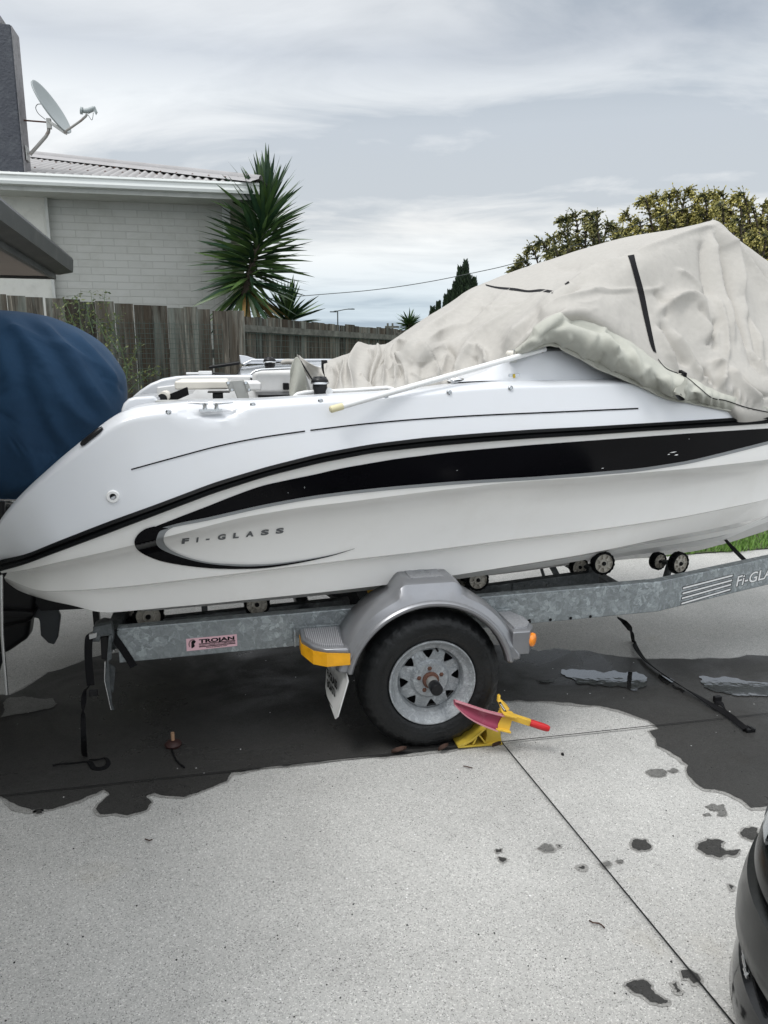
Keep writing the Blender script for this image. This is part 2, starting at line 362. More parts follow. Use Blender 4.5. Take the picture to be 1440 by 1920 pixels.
def paint_brick():
    m, nt, b, L = node_mat('painted_brick'); v = objv(nt, rot=(math.radians(90), 0, 0))
    # object X runs along the wall, Z up -> brick texture plane
    br = N_(nt, 'ShaderNodeTexBrick'); L(v, br.inputs[0])
    br.inputs['Color1'].default_value = (0.44, 0.445, 0.42, 1); br.inputs['Color2'].default_value = (0.405, 0.41, 0.385, 1); br.inputs['Mortar'].default_value = (0.37, 0.375, 0.35, 1)
    br.inputs['Scale'].default_value = 1.0; br.inputs['Mortar Size'].default_value = 0.006; br.inputs['Mortar Smooth'].default_value = 0.35
    br.inputs['Brick Width'].default_value = 0.30; br.inputs['Row Height'].default_value = 0.088; br.inputs['Bias'].default_value = -0.2
    n = noise_n(nt, v, 2.6, 8, 0.7, .6); c = mixc(nt, maprange(nt, n, 0.45, 0.70, 0, 0.45), br.outputs[0], (0.30, 0.30, 0.265))
    L(c, b.inputs['Base Color']); b.inputs['Roughness'].default_value = 0.75
    inv = maprange(nt, br.outputs['Fac'], 0, 1, 1, 0); b1 = bump_n(nt, inv, 0.55, 0.006)
    n3 = noise_n(nt, v, 35, 4, 0.6); L(bump_n(nt, n3, 0.15, 0.01, b1), b.inputs['Normal']); return m
M_brick = paint_brick()
def plaster(name, base, bumpk=0.3, dirt=0.4, dc=(0.3, 0.29, 0.26), sc=6, rough=0.85):
    m, nt, b, L = node_mat(name); v = objv(nt)
    n = noise_n(nt, v, sc, 8, 0.65); c = mixc(nt, maprange(nt, n, 0.5, 0.75, 0, dirt), base, dc); L(c, b.inputs['Base Color'])
    b.inputs['Roughness'].default_value = rough; n3 = noise_n(nt, v, 30, 6, 0.65); L(bump_n(nt, n3, bumpk, 0.02), b.inputs['Normal']); return m
M_plaster = plaster('cream_plaster', (0.56, 0.56, 0.52))
M_chim = plaster('charcoal_chimney_paint', (0.050, 0.055, 0.068), 0.9, 0.5, (0.11, 0.12, 0.13), 9, 0.7)
M_chimside = plaster('weathered_chimney_cement', (0.30, 0.29, 0.30), 0.8, 0.7, (0.10, 0.11, 0.10), 14)
M_gutter = mat('white_gutter', (0.60, 0.62, 0.60), 0.35, var=0.05, dirt=(0.35, 0.36, 0.33), dscale=3, damt=0.35, stretch=(1, 1, 4))
M_soffit = mat('soffit_board', (0.46, 0.47, 0.45), 0.7, var=0.05, dirt=(0.2, 0.2, 0.18), dscale=4, damt=0.4)
M_roofb = mat('plain_iron_sheet', (0.36, 0.33, 0.31), 0.55, var=0.12, vscale=2.5, dirt=(0.22, 0.19, 0.17), dscale=3.5, damt=0.4, bump=0.05)
M_roof = leaf_like = None
M_ridge = mat('ridge_capping', (0.33, 0.32, 0.32), 0.6, var=0.08, dirt=(0.2, 0.19, 0.17))
M_darkg = mat('charcoal_gutter', (0.050, 0.052, 0.052), 0.4, var=0.25, vscale=4, dirt=(0.12, 0.12, 0.11), dscale=6, damt=0.5, rvar=0.1)
M_brownsof = mat('brown_soffit', (0.30, 0.25, 0.22), 0.7, var=0.06)

def fence_mat(name, base):
    """weathered boards: each paling carries its own random tone in a colour attribute (its own wood), plus vertical grain and lichen."""
    m, nt, b, L = node_mat(name); v = objv(nt, scale=(1, 1, 0.07)); vv = objv(nt)
    at = N_(nt, 'ShaderNodeAttribute', attribute_name='board'); 
    mx = N_(nt, 'ShaderNodeVectorMath', operation='MULTIPLY_ADD'); L(at.outputs['Color'], mx.inputs[0]); mx.inputs[1].default_value = (7, 7, 7); L(v, mx.inputs[2])
    g = noise_n(nt, mx.outputs[0], 26, 8, 0.72, 0.8)
    c = ramp(nt, g, [(0.30, tuple(x * 0.16 for x in base)), (0.44, tuple(x * 0.55 for x in base)), (0.56, tuple(x * 1.1 for x in base)), (0.72, tuple(x * 3.2 for x in base))])
    s = N_(nt, 'ShaderNodeSeparateColor'); L(at.outputs['Color'], s.inputs[0])
    k = maprange(nt, s.outputs[0], 0, 1, 0.50, 1.6)
    sc = N_(nt, 'ShaderNodeVectorMath', operation='SCALE'); L(c, sc.inputs[0]); L(k, sc.inputs['Scale'])
    lich = noise_n(nt, mx.outputs[0], 9, 7, 0.7); c2 = mixc(nt, maprange(nt, lich, 0.5, 0.62, 0, 0.6), sc.outputs[0], (0.20, 0.225, 0.20))
    brn = noise_n(nt, mx.outputs[0], 5, 5, 0.6); c3 = mixc(nt, maprange(nt, brn, 0.46, 0.62, 0, 0.75), c2, (0.055, 0.042, 0.030))
    L(c3, b.inputs['Base Color']); b.inputs['Roughness'].default_value = 0.9; b.inputs['Specular IOR Level'].default_value = 0.15
    L(bump_n(nt, g, 0.7, 0.01), b.inputs['Normal']); return m
M_fence = fence_mat('weathered_paling', (0.098, 0.090, 0.074))
M_frail = mat('weathered_rail', (0.10, 0.10, 0.085), 0.9, var=0.4, vscale=12, dirt=(0.2, 0.21, 0.18), dscale=9, damt=0.6, bump=0.5)
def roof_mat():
    m, nt, b, L = node_mat('weathered_corrugated_iron'); v = objv(nt); at = N_(nt, 'ShaderNodeAttribute', attribute_name='trough_shade'); s = N_(nt, 'ShaderNodeSeparateColor'); L(at.outputs['Color'], s.inputs[0])
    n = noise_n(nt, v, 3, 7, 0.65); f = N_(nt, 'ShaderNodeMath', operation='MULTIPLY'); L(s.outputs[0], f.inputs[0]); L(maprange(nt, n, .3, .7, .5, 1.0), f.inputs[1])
    c = mixc(nt, f.outputs[0], (0.37, 0.36, 0.355), (0.19, 0.18, 0.175)); L(mixc(nt, maprange(nt, noise_n(nt, v, 9, 6, .7), .5, .7, 0, .4), c, (0.25, 0.225, 0.205)), b.inputs['Base Color'])  # rib shade put into the colour: troughs darker, broken up by noise
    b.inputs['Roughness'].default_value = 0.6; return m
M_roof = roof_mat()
def leaf_mat(name, c0, c1, rough=0.45, trans=0.15, scale=6):
    m, nt, b, L = node_mat(name); v = objv(nt)
    at = N_(nt, 'ShaderNodeAttribute', attribute_name='tone'); s = N_(nt, 'ShaderNodeSeparateColor'); L(at.outputs['Color'], s.inputs[0])
    n = noise_n(nt, v, scale, 4, 0.6); f = N_(nt, 'ShaderNodeMath', operation='ADD'); L(s.outputs[0], f.inputs[0]); L(maprange(nt, n, 0.3, 0.7, -0.2, 0.2), f.inputs[1])
    f.use_clamp = True
    L(mixc(nt, f.outputs[0], c0, c1), b.inputs['Base Color']); b.inputs['Roughness'].default_value = rough
    b.inputs['Subsurface Weight'].default_value = 0.0
    return m
M_yucca = leaf_mat('yucca_leaf', (0.014, 0.042, 0.020), (0.095, 0.16, 0.045), 0.38)
M_yuccad = leaf_mat('dry_yucca_leaf', (0.12, 0.10, 0.03), (0.30, 0.16, 0.05), 0.6)
M_gold = leaf_mat('golden_cypress_spray', (0.022, 0.036, 0.012), (0.46, 0.40, 0.11), 0.7)
M_dkcon = leaf_mat('dark_cypress_spray', (0.012, 0.024, 0.014), (0.04, 0.07, 0.03), 0.7)
M_bark = mat('bark', (0.09, 0.07, 0.055), 0.9, var=0.3, vscale=10, bump=0.6)
M_grass = leaf_mat('grass_blade', (0.06, 0.13, 0.02), (0.20, 0.36, 0.07), 0.6)
M_vine = leaf_mat('weed_leaf', (0.05, 0.09, 0.03), (0.22, 0.24, 0.08), 0.6)
M_dish = mat('dish_grey', (0.30, 0.33, 0.33), 0.45, var=0.05)
M_rust = mat('rusty_tube', (0.32, 0.31, 0.29), 0.55, 0.3, var=0.1, dirt=(0.16, 0.06, 0.03), dscale=10, damt=0.9)
M_rustd = mat('rust', (0.10, 0.045, 0.03), 0.85, var=0.4, vscale=40, bump=0.5, bscale=80)
M_wire = mat('wire', (0.03, 0.04, 0.04), 0.5)
M_silver = mat('silver_plastic_fender', (0.27, 0.275, 0.29), 0.30, 0.55, var=0.06, vscale=5, dirt=(0.2, 0.19, 0.18), dscale=9, damt=0.35, rvar=0.06)
def ribbed(name, base):
    m, nt, b, L = node_mat(name); v = objv(nt)
    w = N_(nt, 'ShaderNodeTexWave', wave_type='BANDS', bands_direction='X'); L(v, w.inputs[0]); w.inputs['Scale'].default_value = 38
    L(ramp(nt, w.outputs['Fac'], [(0.3, tuple(x * 0.5 for x in base)), (0.6, base)]), b.inputs['Base Color']); b.inputs['Roughness'].default_value = 0.45; b.inputs['Metallic'].default_value = 0.3
    L(bump_n(nt, w.outputs['Fac'], 0.6, 0.003), b.inputs['Normal']); return m
M_ribs = ribbed('ribbed_step', (0.40, 0.40, 0.42))
M_pad = mat('stippled_pad', (0.30, 0.305, 0.32), 0.55, 0.2, var=0.15, vscale=120, bump=0.6, bscale=180)
M_yelref = mat('yellow_reflective_tape', (0.80, 0.38, 0.01), 0.35, var=0.12, vscale=14, bump=0.3, bscale=25)
M_amber = mat('amber_lens', (0.85, 0.25, 0.01), 0.15, var=0.08, coat=0.5)
M_yellow = mat('yellow_paint', (0.72, 0.45, 0.05), 0.45, var=0.10, vscale=9, dirt=(0.35, 0.2, 0.05), dscale=14, damt=0.5)
M_olive = mat('aged_yellow_paint', (0.58, 0.42, 0.05), 0.5, var=0.15, vscale=9, dirt=(0.2, 0.15, 0.04), dscale=14, damt=0.5)
M_red = mat('red_grip', (0.52, 0.012, 0.015), 0.35, var=0.08)
M_pinkred = mat('faded_red_paint', (0.26, 0.03, 0.07), 0.5, var=0.15, vscale=14, dirt=(0.5, 0.25, 0.27), dscale=10, damt=0.5)
M_pinkedge = mat('faded_pink_edge', (0.58, 0.26, 0.30), 0.5, var=0.1)
M_flap = mat('white_rubber_flap', (0.55, 0.55, 0.54), 0.5, var=0.12, vscale=8, dirt=(0.3, 0.29, 0.27), damt=0.5)
M_pink = mat('pink_sticker', (0.72, 0.45, 0.50), 0.4, var=0.06)
M_ink = mat('black_ink', (0.006, 0.006, 0.007), 0.5, spec=0.2)
M_hub = mat('cream_roller_hub', (0.55, 0.52, 0.46), 0.6, var=0.15, vscale=20, dirt=(0.15, 0.13, 0.1), dscale=25, damt=0.7)
M_carblk = mat('black_car_paint', (0.004, 0.005, 0.006), 0.12, 0.0, var=0.1, coat=0.3, spec=0.3)
M_carpl = mat('dusty_black_bumper', (0.008, 0.0095, 0.009), 0.26, spec=0.4, var=0.2, bump=0.05)
M_carsil = mat('silver_car_paint', (0.52, 0.54, 0.57), 0.25, 0.3, var=0.03, coat=0.8)
M_glass = mat('dark_glass', (0.02, 0.025, 0.03), 0.05, 0.0, spec=0.9, coat=0.3)
M_lens = mat('headlamp_lens', (0.25, 0.30, 0.35), 0.08, 0.2, coat=1.0)
M_leaf = mat('dead_leaf', (0.055, 0.026, 0.016), 0.8, var=0.4, vscale=30)
M_kerb = mat('dark_timber_edging', (0.035, 0.042, 0.050), 0.85, var=0.3, vscale=9)
M_joint = mat('saw_cut', (0.01, 0.01, 0.01), 0.95)
M_soil = mat('soil_lawn_base', (0.06, 0.08, 0.03), 0.95, var=0.3)
def rgb_attr(me, name, cols):       # cols per face
    a = me.color_attributes.new(name, 'FLOAT_COLOR', 'CORNER')
    arr = np.zeros((len(me.loops), 4), np.float32); arr[:, 3] = 1
    fi = np.zeros(len(me.loops), int)
    ls = np.array([p.loop_total for p in me.polygons]); fi = np.repeat(np.arange(len(ls)), ls)
    arr[:, :3] = np.array(cols, np.float32)[fi]; a.data.foreach_set('color', arr.ravel())
# ---------------------------------------------------------------- ground
g = MB(); g.add([(-60, -30, 0), (60, -30, 0), (60, 8.0, 0), (-60, 8.0, 0)], [(0, 1, 2, 3)])
drive = g.build('driveway', M_conc); tag(drive, kind='structure')
gg = MB(); gg.add([(-400, -30, -0.03), (400, -30, -0.03), (400, 600, -0.03), (-400, 600, -0.03)], [(0, 1, 2, 3)])
land = gg.build('ground', M_soil); tag(land, kind='structure')
def fract(pts, it=4, amp=0.18, seed=1):
    rnd = random.Random(seed); pts = [Vector(p) for p in pts]
    for k in range(it):
        out = []
        for i, p in enumerate(pts):
            q = pts[(i + 1) % len(pts)]; d = q - p; m = (p + q) / 2 + Vector((-d.y, d.x, 0)) * rnd.uniform(-amp, amp)
            out += [p, m]
        pts = out; amp *= 0.85
    return pts
def patch(name, px, m, z, it=4, amp=0.16, seed=1, world=False, grow=0.0):
    pts = [Vector((*G(u, v).xy, z)) for u, v in px] if not world else [Vector((x, y, z)) for x, y in px]
    pts = fract(pts, it, amp, seed)
    if grow:
        n = len(pts); ar = sum(pts[i].x * pts[(i + 1) % n].y - pts[(i + 1) % n].x * pts[i].y for i in range(n)); sg_ = 1 if ar > 0 else -1; q2 = []; rn = random.Random(seed + 5)
        for i in range(n):
            d = pts[(i + 3) % n] - pts[i - 3]; d.normalize(); k = grow * (.25 + .9 * abs(noise.noise(pts[i] * 4)) * 2); q2.append(pts[i] + Vector((d.y, -d.x, 0)) * sg_ * k)
        pts = q2
    from mathutils.geometry import delaunay_2d_cdt
    n = len(pts); r = delaunay_2d_cdt([p.xy for p in pts], [(i, (i + 1) % n) for i in range(n)], [], 1, 1e-5)
    me = bpy.data.meshes.new(name); me.from_pydata([(p.x, p.y, z) for p in r[0]], [], [tuple(f) for f in r[2]])
    for p in me.polygons:
        if p.normal.z < 0: p.flip()
    me.materials.append(m); o = bpy.data.objects.new(name, me); COL.objects.link(o); tag(o, kind='structure'); return o
# big wet patch under the boat: its near edge follows the saw cut, then spills over it
WETP = [(-200, 1512), (0, 1494), (28, 1508), (60, 1520), (100, 1518), (130, 1508), (165, 1494), (195, 1482), (205, 1492), (180, 1518), (190, 1528), (240, 1530),
    (275, 1520), (285, 1506), (274, 1494), (290, 1488), (320, 1494), (345, 1496), (370, 1488), (400, 1476), (425, 1466), (434, 1450), (470, 1445), (560, 1434), (700, 1420), (800, 1409),
    (870, 1400), (935, 1394), (936, 1330), (945, 1315), (1000, 1316), (1090, 1322), (1160, 1332), (1215, 1352), (1235, 1368), (1217, 1372), (1232, 1400), (1275, 1422), (1290, 1436),
    (1290, 1455), (1320, 1480), (1360, 1486), (1390, 1500), (1408, 1516), (1440, 1512), (1520, 1500), (1800, 1420), (1800, 1250), (1440, 1231), (1400, 1229), (1350, 1236), (1240, 1236), (1150, 1230),
    (1100, 1221), (1040, 1217), (1010, 1222), (960, 1212), (800, 1195), (600, 1180), (400, 1210), (330, 1214), (230, 1222), (160, 1238), (90, 1262), (40, 1295), (20, 1304), (-40, 1310), (-300, 1330)]
patch('wet_concrete', WETP, M_wet, 0.004, 4, 0.10, 3)
patch('damp_margin', WETP, M_margin, 0.002, 4, 0.10, 3, grow=.022)
patch('dry_concrete', [(2, 1348), (6, 1320), (20, 1310), (45, 1308), (70, 1312), (100, 1312), (108, 1322), (90, 1332), (60, 1338), (30, 1342)], M_damp, 0.008, 4, 0.14, 8)
sp = [[(1212, 1450), (1225, 1444), (1243, 1443), (1250, 1450), (1240, 1458), (1222, 1457)], [(1250, 1446), (1262, 1441), (1272, 1446), (1262, 1451)],
      [(1184, 1582), (1196, 1575), (1212, 1576), (1220, 1586), (1212, 1595), (1196, 1597), (1186, 1591)],
      [(1307, 1592), (1318, 1580), (1340, 1575), (1358, 1580), (1352, 1590), (1362, 1597), (1388, 1594), (1380, 1604), (1350, 1609), (1325, 1604)],
      [(1388, 1562), (1400, 1554), (1420, 1554), (1424, 1570), (1405, 1575), (1392, 1570)],
      [(1322, 1513), (1334, 1508), (1346, 1512), (1358, 1510), (1360, 1520), (1358, 1531), (1345, 1530), (1343, 1520), (1330, 1519)],
      [(1318, 1528), (1330, 1526), (1334, 1530), (1322, 1531)],
      [(1172, 1850), (1190, 1840), (1212, 1841), (1222, 1858), (1240, 1872), (1252, 1878), (1240, 1884), (1218, 1880), (1202, 1866), (1185, 1860)],
      [(1258, 1846), (1268, 1843), (1276, 1860), (1268, 1862)], [(1276, 1824), (1292, 1818), (1308, 1828), (1312, 1842), (1300, 1846), (1292, 1836), (1280, 1836)],
      [(1008, 1592), (1022, 1583), (1034, 1586), (1040, 1594), (1020, 1599)], [(1045, 1586), (1054, 1585), (1050, 1590)],
      [(930, 1594), (942, 1592), (940, 1598), (932, 1600)], [(934, 1608), (950, 1612), (944, 1618), (936, 1614)],
      [(1128, 1622), (1140, 1616), (1146, 1620), (1134, 1628)], [(1156, 1614), (1168, 1614), (1166, 1619), (1156, 1618)], [(1084, 1628), (1094, 1625), (1096, 1630)],
      [(1366, 1660), (1376, 1664), (1372, 1670)], [(66, 1522), (78, 1520), (80, 1526), (68, 1527)]]
wet_px = None
for i, s in enumerate(sp): patch('damp_margin', s, M_margin, 0.002, 3, 0.20, 20 + i, grow=.010)
for i, s in enumerate(sp): patch('water_spot', s, M_wet if i not in (0, 1, 5, 6, 10, 14, 15) else M_damp, 0.004, 3, 0.20, 20 + i)
def px_sheet(name, px, z, m, seed, it=4, amp=0.2): return patch(name, px, m, z, it, amp, seed)
px_sheet('puddle', [(1052, 1258), (1090, 1258), (1130, 1264), (1180, 1262), (1202, 1266), (1202, 1292), (1180, 1296), (1140, 1290), (1090, 1286), (1076, 1276), (1060, 1268)], 0.008, M_puddle, 5, 5, 0.30)
px_sheet('puddle', [(1312, 1270), (1340, 1274), (1400, 1280), (1500, 1284), (1500, 1312), (1420, 1308), (1370, 1304), (1330, 1296), (1316, 1284)], 0.008, M_puddle, 6, 5, 0.30)
px_sheet('puddle', [(1005, 1279), (1030, 1277), (1042, 1281), (1012, 1283)], 0.008, M_puddle, 7, 3)
px_sheet('puddle', [(1236, 1266), (1258, 1274), (1250, 1286), (1240, 1280)], 0.008, M_puddle, 8, 3, 0.25)
px_sheet('puddle', [(1262, 1286), (1285, 1298), (1280, 1302), (1262, 1292)], 0.008, M_puddle, 9, 3, 0.25)
# saw cuts
j = MB()
def cut(a, b, w=0.006, z=0.011):
    a = Vector((*a.xy, z)); b = Vector((*b.xy, z)); d = (b - a).normalized(); n = Vector((-d.y, d.x, 0)) * w / 2
    j.add([a - n, b - n, b + n, a + n], [(0, 1, 2, 3)])
c0 = G(940, 1395); dj = (G(1440, 1340) - G(0, 1495)).normalized()
cut(c0 - dj * 9, c0 + dj * 9); d2 = (G(1370, 1920) - c0).normalized(); cut(c0 + d2 * 5, c0 - d2 * 0.0)
cut(c0 - dj * 9 + Vector((-.1, 3.0, 0)), c0 + dj * 9 + Vector((-.1, 3.0, 0)))
tag(j.build('saw_cut', M_joint), kind='structure')
# lawn strip on the far side of the driveway
la = G(1150, 1050); lb = G(1440, 1030); ld = (lb - la).normalized()
lm = MB(); a = la - ld * 1.0; b = lb + ld * 8; nrm = Vector((-ld.y, ld.x, 0))
lm.add([(*(a).xy, 0.012), (*(b).xy, 0.012), (*(b + nrm * 6).xy, 0.012), (*(a + nrm * 6).xy, 0.012)], [(0, 1, 2, 3)])
tag(lm.build('lawn', M_soil), kind='structure')
gr = MB(); tones = []; rnd = random.Random(11)
for i in range(17000):
    t = rnd.uniform(-0.6, 5.2); q = rnd.random() ** 1.5 * 1.9
    p = a + ld * (1 + t) + nrm * (q + 0.03 * math.sin(t * 9) + rnd.uniform(-.03, .02)); h = rnd.uniform(0.03, 0.075); wv = rnd.uniform(0.003, 0.006); an = rnd.uniform(0, 6.28)
    d = Vector((math.cos(an), math.sin(an), 0)) * wv; le = Vector((rnd.uniform(-.035, .035), rnd.uniform(-.035, .035), 0)); p.z = 0.01
    gr.add([p - d, p + d, p + le * 0.5 + d * .7 + Vector((0, 0, h * .6)), p + le + Vector((0, 0, h)), p + le * .5 - d * .7 + Vector((0, 0, h * .6))], [(0, 1, 2, 3, 4)]); tones.append([rnd.random()] * 3)
go = gr.build('grass', M_grass); rgb_attr(go.data, 'tone', tones); tag(go, 'bright green lawn grass along the far edge of the driveway', 'grass', kind='stuff')
ke = MB(); ka = a + nrm * 1.95 + ld * 0.5; kb = ka + ld * 8; ke.beam(ka + Vector((0, 0, .1)), kb + Vector((0, 0, .1)), 0.05, 0.26)
tag(ke.build('timber_edging', M_kerb, bevel=0.005), 'low dark timber board edging the far side of the lawn', 'edging')
# ---------------------------------------------------------------- boat
W_C = 1.05                                    # centreline
def wr(s): return 1.05 * max(0, (s - 1.0) / 3.65) ** 2.4 if s < 4.65 else 1.05
def wa(s): return 0.15 * (max(0, -0.62 - s) / 0.24) ** 2
def row_from_px(px, w0, ext, k=1.0):
    pts = []
    for q in px:
        u, v = q[0], q[1]; wo = q[2] if len(q) > 2 else w0
        w = wo
        for _ in range(8):
            s, _, z = P(u, v, w); w = wo + wa(s) + wr(s) * k
        pts.append((s, w, z))
    pts += ext
    pts.sort(key=lambda p: p[0]); return np.array(pts)
S_AFT = -0.30; S_FOR = 4.55
NA, NF = 56, 150
def smooth_row(r):
    # dense monotone resample + light smoothing so traced points leave no kinks
    s = np.linspace(0, 1, 400); d = np.r_[0, np.cumsum(np.hypot(np.diff(r[:, 0]), np.diff(r[:, 2])) + 1e-6)]; d /= d[-1]
    w = np.interp(s, d, r[:, 1]); z = np.interp(s, d, r[:, 2]); ss = np.interp(s, d, r[:, 0])
    ker = np.hanning(13)[1:-1]; ker /= ker.sum()
    def sm(a):
        p = np.r_[2 * a[0] - a[5:0:-1], a, 2 * a[-1] - a[-2:-7:-1]]; return np.convolve(p, ker, 'valid')
    return np.stack([sm(ss), sm(w), sm(z)], 1)
def sample(r, n_a=NA, n_f=NF):
    """columns: n_a of them between the row's aft end and S_AFT (by arc length), the rest evenly forward"""
    r = smooth_row(r); k = int(np.searchsorted(r[:, 0], S_AFT)); a = r[:k + 1]
    d = np.r_[0, np.cumsum(np.linalg.norm(np.diff(a, axis=0), axis=1))]; d /= d[-1]
    t = np.linspace(0, 1, n_a, endpoint=False)
    A = np.stack([np.interp(t, d, a[:, i]) for i in range(3)], 1)
    sf = np.linspace(S_AFT, r[-1, 0], n_f); F_ = np.stack([sf, np.interp(sf, r[:, 0], r[:, 1]), np.interp(sf, r[:, 0], r[:, 2])], 1)
    return np.concatenate([A, F_])
rT0 = row_from_px([(1, 1046), (2, 1030), (5, 1002), (12, 977), (22, 956), (40, 931), (60, 909), (85, 886), (110, 863), (140, 838), (165, 818), (190, 797), (213, 780), (238, 768), (265, 761), (300, 758), (350, 754),
    (470, 751), (600, 743), (720, 736), (800, 729), (860, 721), (940, 716), (1040, 714), (1230, 710)], 0.12, [(2.15, 0.17, 1.53), (2.6, 0.28, 1.49), (3.2, 0.49, 1.53), (3.9, 0.78, 1.57), (4.6, 1.05, 1.60)])
rR1 = row_from_px([(0, 1050), (50, 1039), (100, 1018), (200, 979), (300, 943), (400, 905), (500, 875), (600, 850), (700, 832), (800, 820), (900, 812), (1000, 805), (1100, 800), (1200, 794), (1300, 788), (1440, 779)], 0.012,
    [(3.0, 0.27, 1.47), (3.8, 0.62, 1.50), (4.35, 0.92, 1.52), (4.6, 1.05, 1.53)])
rR2 = row_from_px([(0, 1071), (50, 1057), (100, 1038), (200, 1001), (300, 963), (400, 925), (500, 893), (600, 868), (700, 849), (800, 838), (900, 829), (1000, 822), (1100, 816), (1200, 809), (1300, 803), (1440, 794)], 0.012,
    [(3.0, 0.27, 1.435), (3.8, 0.62, 1.465), (4.35, 0.92, 1.485), (4.6, 1.05, 1.495)])
rC = row_from_px([(3, 1075), (50, 1068), (100, 1056), (200, 1034), (310, 1007), (453, 970), (560, 952), (653, 941), (800, 922), (940, 906), (1100, 895), (1300, 878), (1440, 862)], 0.022,
    [(3.0, 0.30, 1.28), (3.8, 0.64, 1.34), (4.35, 0.93, 1.38), (4.58, 1.05, 1.40)])
rD = row_from_px([(8, 1083), (40, 1097), (75, 1109), (160, 1106), (250, 1098), (420, 1078), (640, 1051), (780, 1035), (963, 1011), (1124, 992), (1268, 971), (1350, 955), (1440, 936)], 0.135,
    [(3.0, 0.52, 1.06), (3.8, 0.84, 1.20), (4.3, 1.0, 1.28), (4.5, 1.05, 1.31)], 1.1)
rE = row_from_px([(12, 1090), (25, 1102), (42, 1111), (90, 1126), (150, 1138), (178, 1148), (205, 1149), (400, 1131), (600, 1111), (720, 1097), (850, 1079), (918, 1068), (1000, 1055), (1080, 1042), (1147, 1029), (1240, 1009), (1320, 995), (1376, 983), (1440, 967)], 0.19,
    [(3.0, 0.66, 0.93), (3.8, 0.93, 1.08), (4.2, 1.02, 1.16), (4.42, 1.05, 1.20)], 1.5)
rK = np.array([(-0.80, 1.05, 0.70), (-0.57, 1.05, 0.66), (-0.555, 1.05, 0.46), (-0.53, 1.05, 0.42), (0.2, 1.05, 0.425), (0.9, 1.05, 0.435), (1.4, 1.05, 0.448), (2.0, 1.05, 0.478), (2.475, 1.05, 0.499), (2.716, 1.05, 0.516), (2.96, 1.05, 0.564), (3.19, 1.05, 0.623), (3.6, 1.05, 0.76), (4.0, 1.05, 0.94), (4.35, 1.05, 1.17)])
sT0, sR1, sR2, sC, sD, sE, sK = [sample(r) for r in (rT0, rR1, rR2, rC, rD, rE, rK)]
NCOL = len(sT0)
def smoothstep(a, b, x): x = np.clip((x - a) / (b - a), 0, 1); return x * x * (3 - 2 * x)
sr0, _, zr0 = P(325, 757, .1); sr1, _, _ = P(462, 755, .1); _, _, zrb = P(390, 781, .06)
def recess(s, z):
    k_ = np.clip(1 - ((s - (sr0 + sr1) / 2) / ((sr1 - sr0) / 2)) ** 4, 0, 1); zb = 1.53 - (1.53 - zrb) * k_ ** .5
    mask = smoothstep(sr0 - .01, sr0 + .05, s) * (1 - smoothstep(sr1 - .05, sr1 + .01, s)) * smoothstep(zb - .010, zb + .012, z)
    return 0.034 * mask
Q = [0, .015, .03, .05, .07, .09, .11, .14, .18, .25, .35, .45, .55, .65, .75, .85, .93, 1]
top_rows = []
for q in Q:
    r = sT0 * (1 - q) + sR1 * q
    r[:, 1] = sR1[:, 1] + (0.045 * (1 - q) + 0.055 * max(0, 1 - q / .12) ** 2) * np.minimum(1, np.hypot(sT0[:, 2] - sR1[:, 2], 0) / .2)
    r[:, 1] += recess(r[:, 0], r[:, 2]); top_rows.append(r)
side_rows = [sR2 + np.array([0, 0, 0])]
def mixr(a, b, t, w): r = a * (1 - t) + b * t; r[:, 1] = a[:, 1] + (b[:, 1] - a[:, 1]) * w; return r
side_rows += [mixr(sR2, sC, .5, .4), mixr(sR2, sC, .85, .7), sC]
for t, w in ((.05, .15), (.12, .34), (.21, .53), (.33, .70), (.47, .83), (.62, .92), (.80, .975), (.93, .995), (1.0, 1.0)): side_rows.append(mixr(sC, sD, t, w))
d2 = sD.copy(); fade = smoothstep(-.80, -.5, d2[:, 0]); d2[:, 1] += 0.040 * fade + .002; d2[:, 2] -= 0.016 * fade + .002
low_rows = [sD, d2, mixr(d2, sE, .15, .1), mixr(d2, sE, .5, .45), mixr(d2, sE, .92, .85), sE]
bot_rows = [sE]
for k, (t, dz) in enumerate(((.05, -.0), (.25, 0), (.28, -.022), (.33, -.004), (.55, 0), (.58, -.022), (.63, -.004), (.86, 0), (.95, -.003), (1.0, 0))):
    r = sE * (1 - t) + sK * t; r[:, 2] += dz * smoothstep(-.5, -.4, r[:, 0]); bot_rows.append(r)
def mir(r): m = r.copy(); m[:, 1] = 2.1 - m[:, 1]; return m
def rows3(rs): return [[B(*p) for p in r] for r in rs]
boat = empty('motorboat', B(0.2, 1.05, 0.42), 'white fibreglass motorboat with black side stripe sitting on the galvanised trailer', 'boat')
def panel(mb, rs):
    mb.grid(rows3(rs)); mb.grid(rows3([mir(r) for r in rs]), flip=True)
h = MB(); panel(h, side_rows); panel(h, low_rows); panel(h, bot_rows)
def cross(rs, n=6):                            # stern wall: join near and far aft ends
    return [[B(r[0][0] - 0.02 * math.sin(math.pi * t), lerp(r[0][1], 2.1 - r[0][1], t), r[0][2]) for t in [i / n for i in range(n + 1)]] for r in rs]
h.grid(cross(side_rows[::3] + low_rows[1:]))
hull = h.build('hull', M_hull, boat, auto=24)
t = MB(); panel(t, top_rows)
# rolled gunwale top, down into the cockpit
cols = [i for i in range(NCOL)]
def gw_row(dw, dz, base=top_rows[0]):
    r = base.copy(); r[:, 1] += dw * smoothstep(-.62, -.42, r[:, 0]) + (1 - smoothstep(-.62, -.42, r[:, 0])) * dw * .35; r[:, 2] += dz; return r
gun = [top_rows[0], gw_row(.02, .002), gw_row(.05, .003), gw_row(.12, .003), gw_row(.16, .000), gw_row(.175, -.012)]
panel(t, gun)
deckm = t.build('topsides', M_gel, boat, auto=30)
